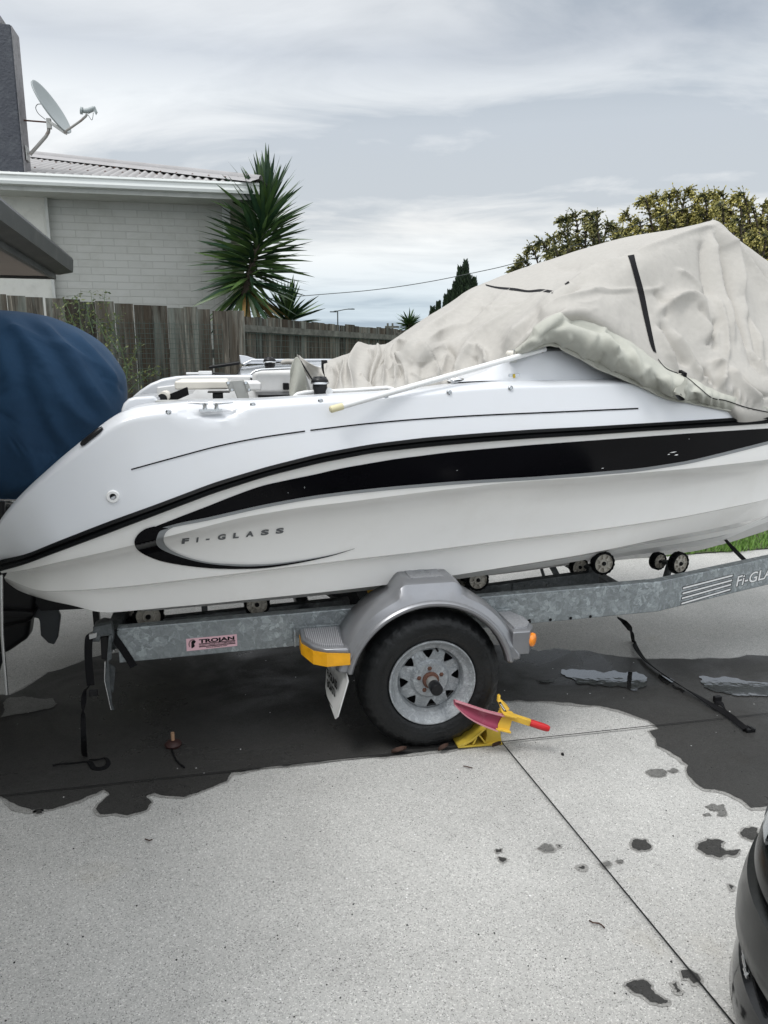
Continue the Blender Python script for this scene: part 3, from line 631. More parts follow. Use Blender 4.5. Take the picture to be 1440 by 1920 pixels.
# inside of the cockpit
c = MB(); i0 = next(i for i in range(NCOL) if sT0[i][0] > -.42); i1 = next(i for i in range(NCOL) if sT0[i][0] > 1.15)
g5 = gun[-1]; inner = [[B(*g5[i]) for i in range(i0, i1)], [B(g5[i][0], g5[i][1] + .02, g5[i][2] - .05) for i in range(i0, i1)], [B(g5[i][0], .34, 1.05) for i in range(i0, i1)], [B(g5[i][0], .42, .82) for i in range(i0, i1)], [B(g5[i][0], 1.05, .82) for i in range(i0, i1)]]
c.grid(inner); g6 = mir(g5)
c.grid([[B(*g6[i]) for i in range(i0, i1)], [B(g6[i][0], g6[i][1] - .02, g6[i][2] - .05) for i in range(i0, i1)], [B(g6[i][0], 1.76, 1.05) for i in range(i0, i1)], [B(g6[i][0], 1.68, .82) for i in range(i0, i1)], [B(g6[i][0], 1.05, .82) for i in range(i0, i1)]])
c.bbox(-.44, -.38, .30, 1.80, .80, 1.22)      # motor well bulkhead
c.bbox(-.84, -.44, .33, 1.77, .92, .96)       # swim step
for a, b_ in ():    # raised quarter mouldings
    pts = [B(s, a, z) for s, z in ((-.50, 1.20), (-.46, 1.44), (-.42, 1.49), (-.36, 1.515), (-.27, 1.52), (-.25, 1.50), (-.245, 1.20))]
    c.prism(pts, NV * (b_ - a))
c.build('cockpit_liner', M_liner, boat, auto=40)
q_ = MB(); pts = [PW(u, v, .30) for u, v in ((226, 790), (227, 768), (231, 757), (240, 748), (252, 744.5), (285, 742), (292, 744), (295, 750), (297, 758), (300, 775))]; q_.prism(pts, NV * .22); q_.build('quarter_moulding', M_gel, boat, bevel=.014, seg=4)
q_ = MB(); pts = [PW(u, v, 1.82) for u, v in ((226, 800), (228, 776), (234, 762), (246, 746), (262, 732), (282, 719), (304, 710), (330, 705.5), (360, 704), (470, 703), (530, 703), (530, 800))]; q_.prism(pts, NV * .10); q_.build('far_coaming', M_gel, boat, bevel=.02, seg=4)
q_ = MB(); pts = [PW(u, v, 1.80) for u, v in ((294, 726), (326, 722), (330, 709), (334, 707), (352, 706), (470, 705), (470, 790), (294, 790))]; q_.prism(pts, NV * .03); q_.build('coaming_panel', M_liner, boat, bevel=.008, seg=3)
# foredeck under the cover
f_ = MB(); rr = [top_rows[0][i1 - 6:], ]
fr = [r[i1 - 6:] for r in (gun[2],)][0]
mid = fr.copy(); mid[:, 1] = np.maximum(.75, fr[:, 1]); mid[:, 2] += .03; cen = fr.copy(); cen[:, 1] = 1.05; cen[:, 2] += .05
f_.grid(rows3([fr, mid, cen])); f_.grid(rows3([mir(fr), mir(mid), cen]))
f_.build('foredeck', M_gel, boat, auto=30)
# cabin moulding rising out of the side deck
lowp = [(846, 719), (862, 716), (880, 715), (905, 714), (930, 714), (955, 714), (985, 713), (1020, 713), (1060, 713), (1110, 712), (1170, 711), (1235, 709), (1300, 706)]
upp = [(850, 717), (866, 711), (885, 704), (908, 696), (930, 684), (945, 675), (962, 665), (985, 656), (1020, 653), (1062, 651), (1112, 655), (1168, 668), (1232, 685), (1300, 700)]
lo = [P(u, v, .155 + .5 * wr(1.5)) for u, v in lowp]; up_ = [P(u, v, .225) for u, v in upp[:len(lowp)]]
cb = MB(); rowsC = []
for t_ in (0, .03, .07, .5, .9, .97, 1.0):
    rw = []
    for a, b_ in zip(lo, up_):
        ww = a[1] + (b_[1] - a[1]) * (0 if t_ == 0 else (.012 if t_ < .05 else .02 + .6 * t_) if t_ < .95 else (.7 + (t_ - .95) * 6))
        rw.append(B(a[0] + (b_[0] - a[0]) * t_, ww, a[2] + (b_[2] - a[2]) * t_))
    rowsC.append(rw)
rowsC.append([B(b_[0], .33, b_[2] + .004) for b_ in up_]); rowsC.append([B(b_[0] + .06, 1.05, b_[2] + .03) for b_ in up_])
cb.grid(rowsC); cb.grid([[p + NV * (2 * (W_C - (p.dot(NV) - N0))) for p in r] for r in rowsC])
cb.build('cabin', M_gel, boat, auto=30)
# rub rail, all round
rb = MB(); SEC = [(0, 0), (.06, -.012), (.3, -.020), (.38, -.014), (.46, -.011), (.52, -.014), (.6, -.024), (.85, -.024), (.97, -.014), (1, 0)]
def railrow(q, dw):
    r = sR1 * (1 - q) + sR2 * q; r[:, 1] += dw + .002; r = r.copy()
    near = [B(*p) for p in r[::-1]]; aft = [B(r[0][0] + dw - .02 * math.sin(math.pi * t), lerp(r[0][1], 2.1 - r[0][1], t), r[0][2]) for t in (.05, .2, .4, .6, .8, .95)]
    return near + aft + [B(*p) for p in mir(r)]
rb.grid([railrow(q, dw) for q, dw in SEC]); rub = rb.build('rub_rail', M_rubber, boat, auto=50)
# hull surface lookup for vinyl graphics and fittings
def surf(rows, u, v, off=0.0025):
    w = 0.05
    for _ in range(10):
        s, _, z = P(u, v, w)
        ws = []; zs = []
        for r in rows:
            ws.append(np.interp(s, r[:, 0], r[:, 1])); zs.append(np.interp(s, r[:, 0], r[:, 2]))
        zs = np.array(zs); ws = np.array(ws); o = np.argsort(zs); w = float(np.interp(z, zs[o], ws[o]))
    return B(*P(u, v, w - off))
HS = side_rows
def HP(u, v, off=0.0025): return surf(HS, u, v, off)
def TP(u, v, off=0.0025): return surf(top_rows, u, v, off)
def pl(pts, n):                                # even polyline resample with smoothing
    p = np.array(catmull(pts, n * 4)); d = np.r_[0, np.cumsum(np.hypot(*np.diff(p, axis=0).T))]; t = np.linspace(0, d[-1], n)
    return np.stack([np.interp(t, d, p[:, 0]), np.interp(t, d, p[:, 1])], 1)
def strip(mb, a, b, n, m, f, off=0.0025, edge=0.0018):
    A = pl(a, n); Bq = pl(b, n); rows = []
    for k in range(m + 1): rows.append([f(*(A[i] * (1 - k / m) + Bq[i] * (k / m)), off) for i in range(n)])
    mb.grid(rows)
UT = [(287, 989), (310, 980), (340, 968), (400, 945), (450, 925), (500, 908), (575, 893), (650, 876), (740, 861), (850, 847), (1000, 834), (1150, 823), (1300, 812), (1380, 807), (1445, 803)]
UB = [(290, 993), (315, 985), (350, 978), (400, 968), (455, 955), (510, 943), (585, 930), (660, 920), (750, 911), (860, 902), (1000, 894), (1110, 886), (1210, 877), (1300, 862), (1370, 845), (1445, 826)]
UT = [(float(np.interp(x, [p[0] for p in UT], [p[0] for p in UT])), float(np.interp(x, [p[0] for p in UT], [p[1] for p in UT]))) for x in np.linspace(288, 1445, 24)]
UBi = [(x, float(np.interp(x, [p[0] for p in UB], [p[1] for p in UB]))) for x in np.linspace(290, 1445, 24)]
sb = MB(); strip(sb, UT, UBi, 120, 8, HP); sb.build('black_stripe', M_black, boat, smooth=True)
for u, v, a, b_ in ((571, 914, 2, 5), (1262, 848, 14, 2), (1268, 853, 8, 2.5), (1254, 852, 5, 2), (1292, 823, 2, 2.5), (1130, 878, 5, 1.4), (857, 882, 4, 1.6), (540, 924, 3, 1.6)):  # small pale flecks laid on the black stripe
    q_ = MB(); q_.add([HP(u + x * a / 2, v + y * b_ / 2 - x * a * .1, .0035) for x, y in ((-1, 0), (-.3, -.8), (.6, -.5), (1, .2), (.2, .9))], [(0, 1, 2, 3, 4)]); q_.build('pale_fleck', M_grey if a < 5 else M_whitepl, hull)
sg = MB(); G2 = [(x, y + 1 + 5.0 * min(1, (x - 285) / 60)) for x, y in UBi]; G2[0] = (289, 996)
strip(sg, [(x, y + 0.2) for x, y in UBi], G2, 120, 2, HP); sg.build('grey_stripe', M_grey, boat, smooth=True)
# crescent: outer black, inner grey
OUT = [(289, 987), (272, 992), (258, 1003), (252, 1016), (257, 1030), (275, 1042), (305, 1053), (350, 1061), (400, 1066), (450, 1067), (500, 1065), (560, 1056), (620, 1043), (665, 1029)]
INN = [(316, 991), (300, 996), (294, 1008), (293, 1018), (300, 1028), (320, 1038), (350, 1048), (385, 1056), (420, 1060), (460, 1062), (505, 1060), (560, 1053), (620, 1041.5), (665, 1028.6)]
IN2 = [(326, 988), (313, 996), (307, 1008), (309, 1020), (320, 1031), (340, 1041), (365, 1049), (395, 1055), (430, 1057.5), (468, 1058.5), (510, 1057), (562, 1051), (620, 1040.5), (665, 1028.4)]
cr_ = MB(); strip(cr_, OUT, INN, 140, 14, HP, .006); cr_.build('black_crescent', M_black, boat, smooth=True)
cg = MB(); strip(cg, INN, IN2, 140, 8, HP, .006); cg.build('grey_crescent', M_grey, boat, smooth=True)
# pinstripe on the topsides
for px in ([(246, 879), (330, 856), (410, 835), (490, 819), (572, 807)], [(582, 805.5), (680, 794), (780, 785), (900, 777.5), (1050, 771), (1197, 764.5)]):
    ps = MB(); strip(ps, px, [(x, y + 2.6) for x, y in px], 70, 1, TP); ps.build('pinstripe', M_black, boat, smooth=True)
# lettering
def text_geo(s, bold=0.0, space=1.0):
    cu = bpy.data.curves.new('t', 'FONT'); cu.body = s; cu.offset = bold; cu.space_character = space; cu.resolution_u = 4
    ob = bpy.data.objects.new('t', cu); COL.objects.link(ob); bpy.context.view_layer.update()
    me = bpy.data.meshes.new_from_object(ob.evaluated_get(bpy.context.evaluated_depsgraph_get()))
    v = np.array([x.co[:] for x in me.vertices]); fs = [tuple(p.vertices) for p in me.polygons]
    bpy.data.objects.remove(ob); bpy.data.meshes.remove(me); bpy.data.curves.remove(cu)
    mn, mx = v.min(0), v.max(0)
    return (v[:, 0] - mn[0]) / (mx[0] - mn[0]), v[:, 1] / 0.73, fs       # y in cap heights
def text_on(mb, s, f, bold=0.0, space=1.0, shear=0.0):
    x, y, fs = text_geo(s, bold, space); mb.add([f(a + shear * b, b) for a, b in zip(x, y)], fs)
LET = [('F', 341, 353), ('i', 368, 371), ('-', 386, 392), ('G', 408, 422), ('L', 437, 447), ('A', 461, 475), ('S', 489, 503), ('S', 517, 531)]
def base_v(u): return 1019.5 - (u - 341) * (1019.5 - 999.0) / 190
for ch, a, b_ in LET:
    tx = MB(); text_on(tx, ch, lambda x, y: HP(a - .5 + (b_ - a + 1) * x + 1.5 * y, base_v(a + (b_ - a) * x) - y * 9.5, 0.003), 0.055); tx.build('letter', M_letter, hull)
# fittings -------------------------------------------------------
def bolt(u, v, w=None, r=0.011):
    c0 = TP(u, v, 0.0); b = MB(); b.lathe(c0, -NV, [(0, .008), (r * .45, .008), (r * .5, .004), (r * .8, .006), (r, .003), (r, -.006)], 14)
    return b.build('cover_stud', M_steel, boat, auto=30, org=c0)
for u, v in ((316, 773), (474, 759), (601, 752), (723, 744), (842, 736), (957, 728)): bolt(u, v)
for u, v in ((1016, 659),):
    c0 = PW(u, v, .20); b = MB(); b.lathe(c0, -NV, [(0, .006), (.006, .006), (.009, .002), (.009, -.006)], 12); b.build('cover_stud', M_rustd, boat, auto=30, org=c0)
c0 = TP(212, 931, 0); b = MB(); b.lathe(c0, -NV, [(.0, -.02), (.010, -.02), (.011, .004), (.013, .008), (.021, .008), (.024, .003), (.024, -.004)], 24, 0); dr = b.build('drain_fitting', M_whitepl, boat, auto=30, org=c0)
b = MB(); b.lathe(c0, -NV, [(0, .0), (.0105, .0), (.0105, .006)], 20); b.build('drain_hole', M_black2, dr, org=c0)
# cleat on its ledge
cl0 = PW(398, 764, .115); cle = MB()
cle.box(PW(395, 769, .065), .085, .03, .008)
for du in (-1, 1):
    p = PW(395 + du * 11, 763, .065); cle.tube([p + Vector((0, 0, -.016)), p + Vector((0, 0, .002)), p + Vector((0, 0, .016))], [.010, .0075, .011], 10)
    q = PW(395 + du * 26, 760, .065) + Vector((0, 0, .010)); a0 = p + TV * (-du * .012) + Vector((0, 0, .014)); e0 = p + TV * (du * .062) + Vector((0, 0, .017))
    cle.tube([a0, lerp(a0, e0, .3), lerp(a0, e0, .7), e0], [.010, .011, .009, .005], 10, flat=.6)
cle.build('cleat', M_steel, boat, auto=40)
# black vent on the sloping stern
vn = MB(); a = TP(152, 834, .012); b_ = TP(192, 802, .012); vn.tube([a, lerp(a, b_, .12), lerp(a, b_, .85), b_], [.010, .018, .018, .010], 12, flat=.6); vn.build('stern_vent', M_black2, boat, auto=40)
# flush rod holder on the side deck
c0 = PW(854, 714, .21) + Vector((0, 0, .004)); rh = MB()
rh.lathe(c0, (0, 0, 1), [(.020, -.03), (.021, .002), (.024, .007), (.034, .007), (.038, .001)], 24); rh = rh.build('rod_holder', M_steel, boat, auto=40, org=c0)
b = MB(); b.lathe(c0, (0, 0, 1), [(0, -.004), (.0205, -.004)], 20); b.build('rod_holder_bore', M_black2, rh, org=c0)
# latch on the cabin side
la_ = MB(); la_.box(PW(964, 704, .17), .05, .006, .014); la_.build('hinge_plate', M_steel, boat, bevel=.002)
la_ = MB(); la_.box(PW(964, 705, .165), .010, .006, .016); la_.build('hinge_catch', M_olive, boat, bevel=.002)
# ---------------------------------------------------------------- things inside and on the cockpit
def pxbox(mb, u0, v0, u1, v1, w0, w1):
    """upright box whose near face spans the given sight lines at depth w0"""
    a = P(u0, v1, w0); b_ = P(u1, v0, w0)
    mb.bbox(a[0], b_[0], w0, w1, a[2], b_[2])
# white bait board across the far side
m = MB(); pxbox(m, 328, 714, 428, 731, 1.0, 1.45); m.build('bait_board', M_cream, boat, bevel=.01)
m = MB(); pxbox(m, 428, 717, 490, 733, 1.06, 1.45); m.build('seat_base', M_liner, boat, bevel=.01)
m = MB(); pxbox(m, 389, 734, 431, 737, .9, 1.02); pxbox(m, 399, 737, 418, 752, .92, 1.0); m.build('board_pedestal', M_black2, boat, bevel=.004)
# grey folding bracket with four bolts
m = MB(); poly = [PW(u, v, .80) for u, v in ((432, 714), (457, 712), (468, 748), (446, 749))]; m.prism(poly, NV * .05)
for pp in (((423, 716), (433, 714), (440, 733), (431, 735)), ((456, 715), (465, 717), (471, 733), (463, 735))): m.prism([PW(u, v, .79) for u, v in pp], NV * .02)
br_ = m.build('folding_bracket', M_alu, boat, bevel=.003)
for u, v in ((428, 718), (435, 731), (461, 718), (467, 731)):
    q = PW(u, v, .785); b = MB(); b.lathe(q, -NV, [(0, .005), (.006, .005), (.008, 0)], 10); b.build('bracket_bolt', M_steel, br_, org=q)
# strap and roller near the quarter
m = MB(); a = PW(312, 750, .5); b_ = PW(352, 733, .62); m.beam(a, b_, .006, .035); m.build('transom_strap', M_fabric, boat)
m = MB(); p = PW(307, 744, .45); m.tube([p - NV * .02, p + NV * .12], .022, 16); m.build('bow_roller', M_cream, boat, auto=40)
m = MB(); p = PW(305, 747, .445); m.tube([p - NV * .025, p + NV * .005], .020, 16); m.build('roller_cap', M_black2, boat, auto=40)
m = MB(); m.box(PW(317, 752, .30), .10, .06, .008); m.build('deck_hatch', M_alu, boat, bevel=.003)
# far gunwale fittings
m = MB(); m.box(PW(365, 700, 1.93), .10, .05, .012); m.box(PW(385, 699, 1.93), .08, .05, .022); m.build('far_cleat_base', M_whitepl, boat, bevel=.003)
m = MB(); m.tube([PW(399, 700, 1.9), PW(440, 704, 1.86), PW(474, 711, 1.8)], .006, 8); m.build('rail_strap', M_black2, boat)
# far coaming and side locker
m = MB(); pxbox(m, 475, 694, 612, 741, 1.70, 1.86); m.build('side_locker', M_liner, boat, bevel=.035, seg=4)
m = MB(); m.tube([PW(470, 702, 1.69), PW(478, 696, 1.69), PW(490, 693, 1.69), PW(560, 690, 1.69), PW(640, 688, 1.69)], .007, 10); m.build('grab_rail', M_steel, boat, auto=60)
m = MB(); pxbox(m, 484, 740, 560, 745, 1.2, 1.6); m.build('locker_recess', M_black2, boat)
m = MB(); pxbox(m, 531, 718, 542, 731, 1.66, 1.70); m.build('locker_catch', M_black2, boat, bevel=.005)
# two rod holder winches, black
def winch(u, v, w, k, name):
    c0 = PW(u, v, w); m = MB()
    m.lathe(c0, (0, 0, 1), [(0, .055 * k), (.012 * k, .056 * k), (.028 * k, .050 * k), (.036 * k, .038 * k), (.037 * k, .026 * k), (.030 * k, .022 * k), (.031 * k, .006 * k), (.026 * k, -.004 * k), (.024 * k, -.05 * k), (.028 * k, -.055 * k)], 20)
    for a in range(6): m.box(c0 + Vector((math.cos(a) * .022 * k, math.sin(a) * .022 * k, .050 * k)), .010 * k, .006 * k, .008 * k)
    o = m.build(name, M_black2, boat, auto=40, org=c0)
    m = MB(); m.lathe(c0, (0, 0, 1), [(.0375 * k, .024 * k), (.039 * k, .028 * k), (.0375 * k, .032 * k)], 20); m.build('rim_band', M_steel, o, auto=40, org=c0)
    return o
winch(600, 731, .30, 1.0, 'socket_cap'); winch(506, 688, 1.80, 1.05, 'socket_cap')
m = MB(); p = PW(617, 734, .29); m.tube([p, p + NV * .008], .016, 18); m.build('cap_tag', M_whitepl, boat, auto=40)
# near side white grab rail / coaming tube
m = MB(); m.tube([PW(552, 744, .33), PW(558, 739, .33), PW(572, 736, .33), PW(590, 735, .33), PW(660, 732, .33), PW(725, 727, .33), PW(737, 730, .33)], .009, 10); m.build('coaming_tube', M_whitepl, boat, auto=60)
# dark post and folded canvas seat cover
m = MB(); a = PW(608, 675, 1.2); b_ = PW(608, 728, 1.2); m.beam(a, b_, .030, .03, up=TV); m.build('seat_post', M_black2, boat, bevel=.003)
seat = empty('seat_cover', B(.23, .8, 1.0), 'grey beige canvas folded over a cockpit seat back beside the black deck socket', 'seat cover')
m = MB(); rows = []
fold = [((545, 690), (543, 742)), ((551, 672), (549, 744)), ((558, 666), (560, 746)), ((566, 682), (572, 744)), ((573, 702), (577, 741))]
for i, (a, b_) in enumerate(fold):
    r = []
    for k in range(9):
        t = k / 8; w = .62 + .05 * math.sin(i * 1.7 + t * 3) * t; r.append(PW(lerp(a[0], b_[0], t), lerp(a[1], b_[1], t), w))
    rows.append(r)
m.grid(rows); m.build('front_flap', M_cover2, seat, smooth=True, sub=2, solid=.006)
m = MB(); rows = []
for i, (a, b_) in enumerate([((556, 664), (576, 705)), ((563, 668), (588, 722)), ((572, 676), (600, 735)), ((588, 686), (612, 736)), ((602, 689), (616, 734))]):
    rows.append([PW(lerp(a[0], b_[0], k / 8), lerp(a[1], b_[1], k / 8), .75 + .04 * math.sin(i * 2 + k)) for k in range(9)])
m.grid(rows); m.build('side_flap', M_cover, seat, smooth=True, sub=2, solid=.006)
m = MB(); m.beam(PW(563, 676, .68), PW(588, 716, .66), .014, .004); m.build('tie_strap', M_fabric, seat)
m = MB(); m.tube([PW(526, 682, 1.5), PW(535, 677, 1.5), PW(548, 679, 1.5), PW(560, 680, 1.5)], [.02, .03, .03, .02], 10, flat=.6); m.build('rolled_edge', M_cover, seat, smooth=True, sub=1)
m = MB(); m.beam(PW(566, 688, .73), PW(583, 740, .73), .022, .01); m.build('dark_lining', M_alu, seat)

# ---------------------------------------------------------------- white pole lying across the side deck
pole = empty('cover_pole', PW(628, 766, .0), 'long white tube with cream end cap leaning across the side of the boat', 'pole')
a = PW(632, 764.5, -.012); b_ = PW(1022, 654, .175); m = MB(); pts = [a, lerp(a, b_, .3), lerp(a, b_, .6), b_]; m.tube(pts, .0115, 14); m.build('tube', M_whitepl, pole, auto=50)
m = MB(); d = (b_ - a).normalized(); m.tube([a - d * .030, a - d * .026, a + d * .022, a + d * .024], [.009, .0135, .0135, .012], 14); m.build('end_cap', mat('cream_cap', (.66, .60, .38), .5, var=.05), pole, auto=40)
m = MB(); p = PW(962, 672, .16); m.box(p, .030, .012, .034); m.box(p + Vector((0, 0, .022)), .010, .02, .03); m.build('pole_bracket', M_alu, pole, bevel=.002)
m = MB(); p = PW(958, 663, .17); m.tube([p - NV * .02, p + NV * .03], .013, 10); m.build('cord_knot', M_cream, pole, smooth=True)
from mathutils.bvhtree import BVHTree
def TW(u, v):
    p = TP(u, v, 0.0); return p.dot(NV) - N0
def PC(u, v, w):                               # point with depth given at the local half beam
    s, _, z = P(u, v, w); return (s, w, z)
CC = [
 [(606, 678, 1.35), (608, 697, 1.0), (611, 714, .7), (615, 738, .33)],
 [(640, 668, 1.3), (643, 692, .95), (645, 712, .65), (650, 736, .33)],
 [(668, 660, 1.2), (668, 684, .85), (668, 708, .6), (672, 734, .33)],
 [(692, 648, 1.15), (690, 680, .8), (690, 706, .56), (692, 732, .33)],
 [(720, 646, 1.1), (712, 684, .75), (708, 708, .55), (712, 730, .33)],
 [(735, 641, 1.2), (728, 676, .8), (724, 705, .55), (728, 729, .33)],
 [(760, 624, 1.2), (748, 668, .72), (745, 700, .50), (748, 727, .33)],
 [(800, 597, 1.25), (785, 648, .56), (782, 690, .43), (785, 724, .33)],
 [(860, 561, 1.3), (832, 628, .70), (832, 684, .50), (836, 718, .32)],
 [(905, 534, 1.35), (868, 612, .72), (880, 664, .45), (888, 702, .30)],
 [(960, 511, 1.35), (920, 592, .65), (930, 637, .40), (940, 676, .25)],
 [(1020, 491, 1.35), (972, 572, .60), (963, 614, .35), (966, 652, .20)],
 [(1100, 466, 1.35), (1040, 545, .55), (1010, 587, .30), (998, 622, .16)],
 [(1180, 444, 1.3), (1112, 510, .50), (1062, 556, .25), (1040, 590, .12)],
 [(1260, 431, 1.15), (1182, 477, .45), (1140, 540, .25), (1106, 586, .12)],
 [(1318, 423, .97), (1262, 452, .50), (1215, 560, .28), (1178, 634, .12)],
 [(1342, 419, .80), (1326, 446, .60), (1285, 580, .30), (1236, 682, .12)],
 [(1366, 438, .85), (1358, 490, .64), (1345, 620, .28), (1300, 712, .12)],
 [(1402, 463, .90), (1400, 530, .65), (1395, 660, .22), (1366, 742, .14)],
 [(1446, 494, .95), (1450, 570, .65), (1450, 690, .20), (1440, 764, .16)]]
ctrl = []
for col in CC:
    if col[3][0] > 1230: col[3] = (col[3][0], col[3][1], TW(col[3][0], col[3][1]) - .025)
    q = [PC(*c) for c in col]; S_, M_, X_, H_ = q
    k1 = (S_[0] + .02, min(S_[1] + .35, 1.7), S_[2] - .09); k2 = (S_[0] + .02, 1.97, min(1.62, S_[2] - .04))
    ctrl.append([k2, k1, S_, M_, X_, H_, (H_[0], H_[1] + (.05 if col[3][0] < 1230 else .012), H_[2] - .07)])
for s, zc, wn in ((3.4, 2.0, .50), (4.05, 1.86, .86), (4.75, 1.72, 1.04)):
    ctrl.append([(s, 2.1 - wn, 1.60), (s, lerp(1.05, 2.1 - wn, .5), zc - .06), (s, 1.05, zc), (s, lerp(wn, 1.05, .65), zc - .04), (s, lerp(wn, 1.05, .3), zc - .16), (s, wn - .03, 1.575), (s, wn - .01, 1.52)])
ctrl = np.array(ctrl)
NU, NVV = 420, 170
tmp = np.array([catmull(list(ctrl[:, j]), NU) for j in range(7)])            # 7 x NU x 3
vt = []
seg = [14, 20, 56, 46, 46, 8]
def cat1(p0, p1, p2, p3, f): return 0.5 * ((2 * p1) + (-p0 + p2) * f + (2 * p0 - 5 * p1 + 4 * p2 - p3) * f * f + (-p0 + 3 * p1 - 3 * p2 + p3) * f ** 3)
GR = []
for j in range(6):
    for k in range(seg[j]):
        GR.append(cat1(tmp[max(j - 1, 0)], tmp[j], tmp[j + 1], tmp[min(j + 2, 6)], k / seg[j]))
GR.append(tmp[6]); GR = np.array(GR)                                          # rows x NU x 3 (s,w,z)
def to_world(A):
    o = np.empty_like(A); o[..., 0] = A[..., 0] * TV.x + (N0 + A[..., 1]) * NV.x; o[..., 1] = A[..., 0] * TV.y + (N0 + A[..., 1]) * NV.y; o[..., 2] = A[..., 2]; return o
def to_px(W):
    y = W[..., 1] * math.cos(PITCH) - (W[..., 2] - CAM_H) * math.sin(PITCH); u_ = W[..., 1] * math.sin(PITCH) + (W[..., 2] - CAM_H) * math.cos(PITCH)
    return 720 + F_PX * W[..., 0] / y, 960 - F_PX * u_ / y
def normals(W):
    du = np.gradient(W, axis=1); dv = np.gradient(W, axis=0); n = np.cross(du, dv); n /= np.linalg.norm(n, axis=-1, keepdims=True) + 1e-9
    return n
W = to_world(GR); Nn = normals(W)
cdir = W - np.array([0, 0, CAM_H]); sgn = np.sign(-(Nn * cdir).sum(-1)); sgn = np.where(sgn == 0, 1, sgn)
if np.mean(sgn[60:]) < 0: Nn = -Nn
U_, V_ = to_px(W)
def segd(px, py, pts):
    best = np.full(px.shape, 1e9); side = np.zeros(px.shape); L = 0; par = np.zeros(px.shape)
    pts = np.array(catmull(pts, len(pts) * 5)) if len(pts) > 2 else np.array(pts, float)
    tot = np.hypot(*np.diff(pts, axis=0).T).sum()
    for a, b in zip(pts[:-1], pts[1:]):
        d = b - a; l = np.hypot(*d); 
        if l < 1e-6: continue
        t = np.clip(((px - a[0]) * d[0] + (py - a[1]) * d[1]) / l ** 2, 0, 1); qx = a[0] + d[0] * t; qy = a[1] + d[1] * t
        ds = np.hypot(px - qx, py - qy); m = ds < best; cr = (px - a[0]) * d[1] - (py - a[1]) * d[0]
        best = np.where(m, ds, best); side = np.where(m, np.sign(cr), side); par = np.where(m, (L + l * t) / tot, par); L += l
    return best, side, par
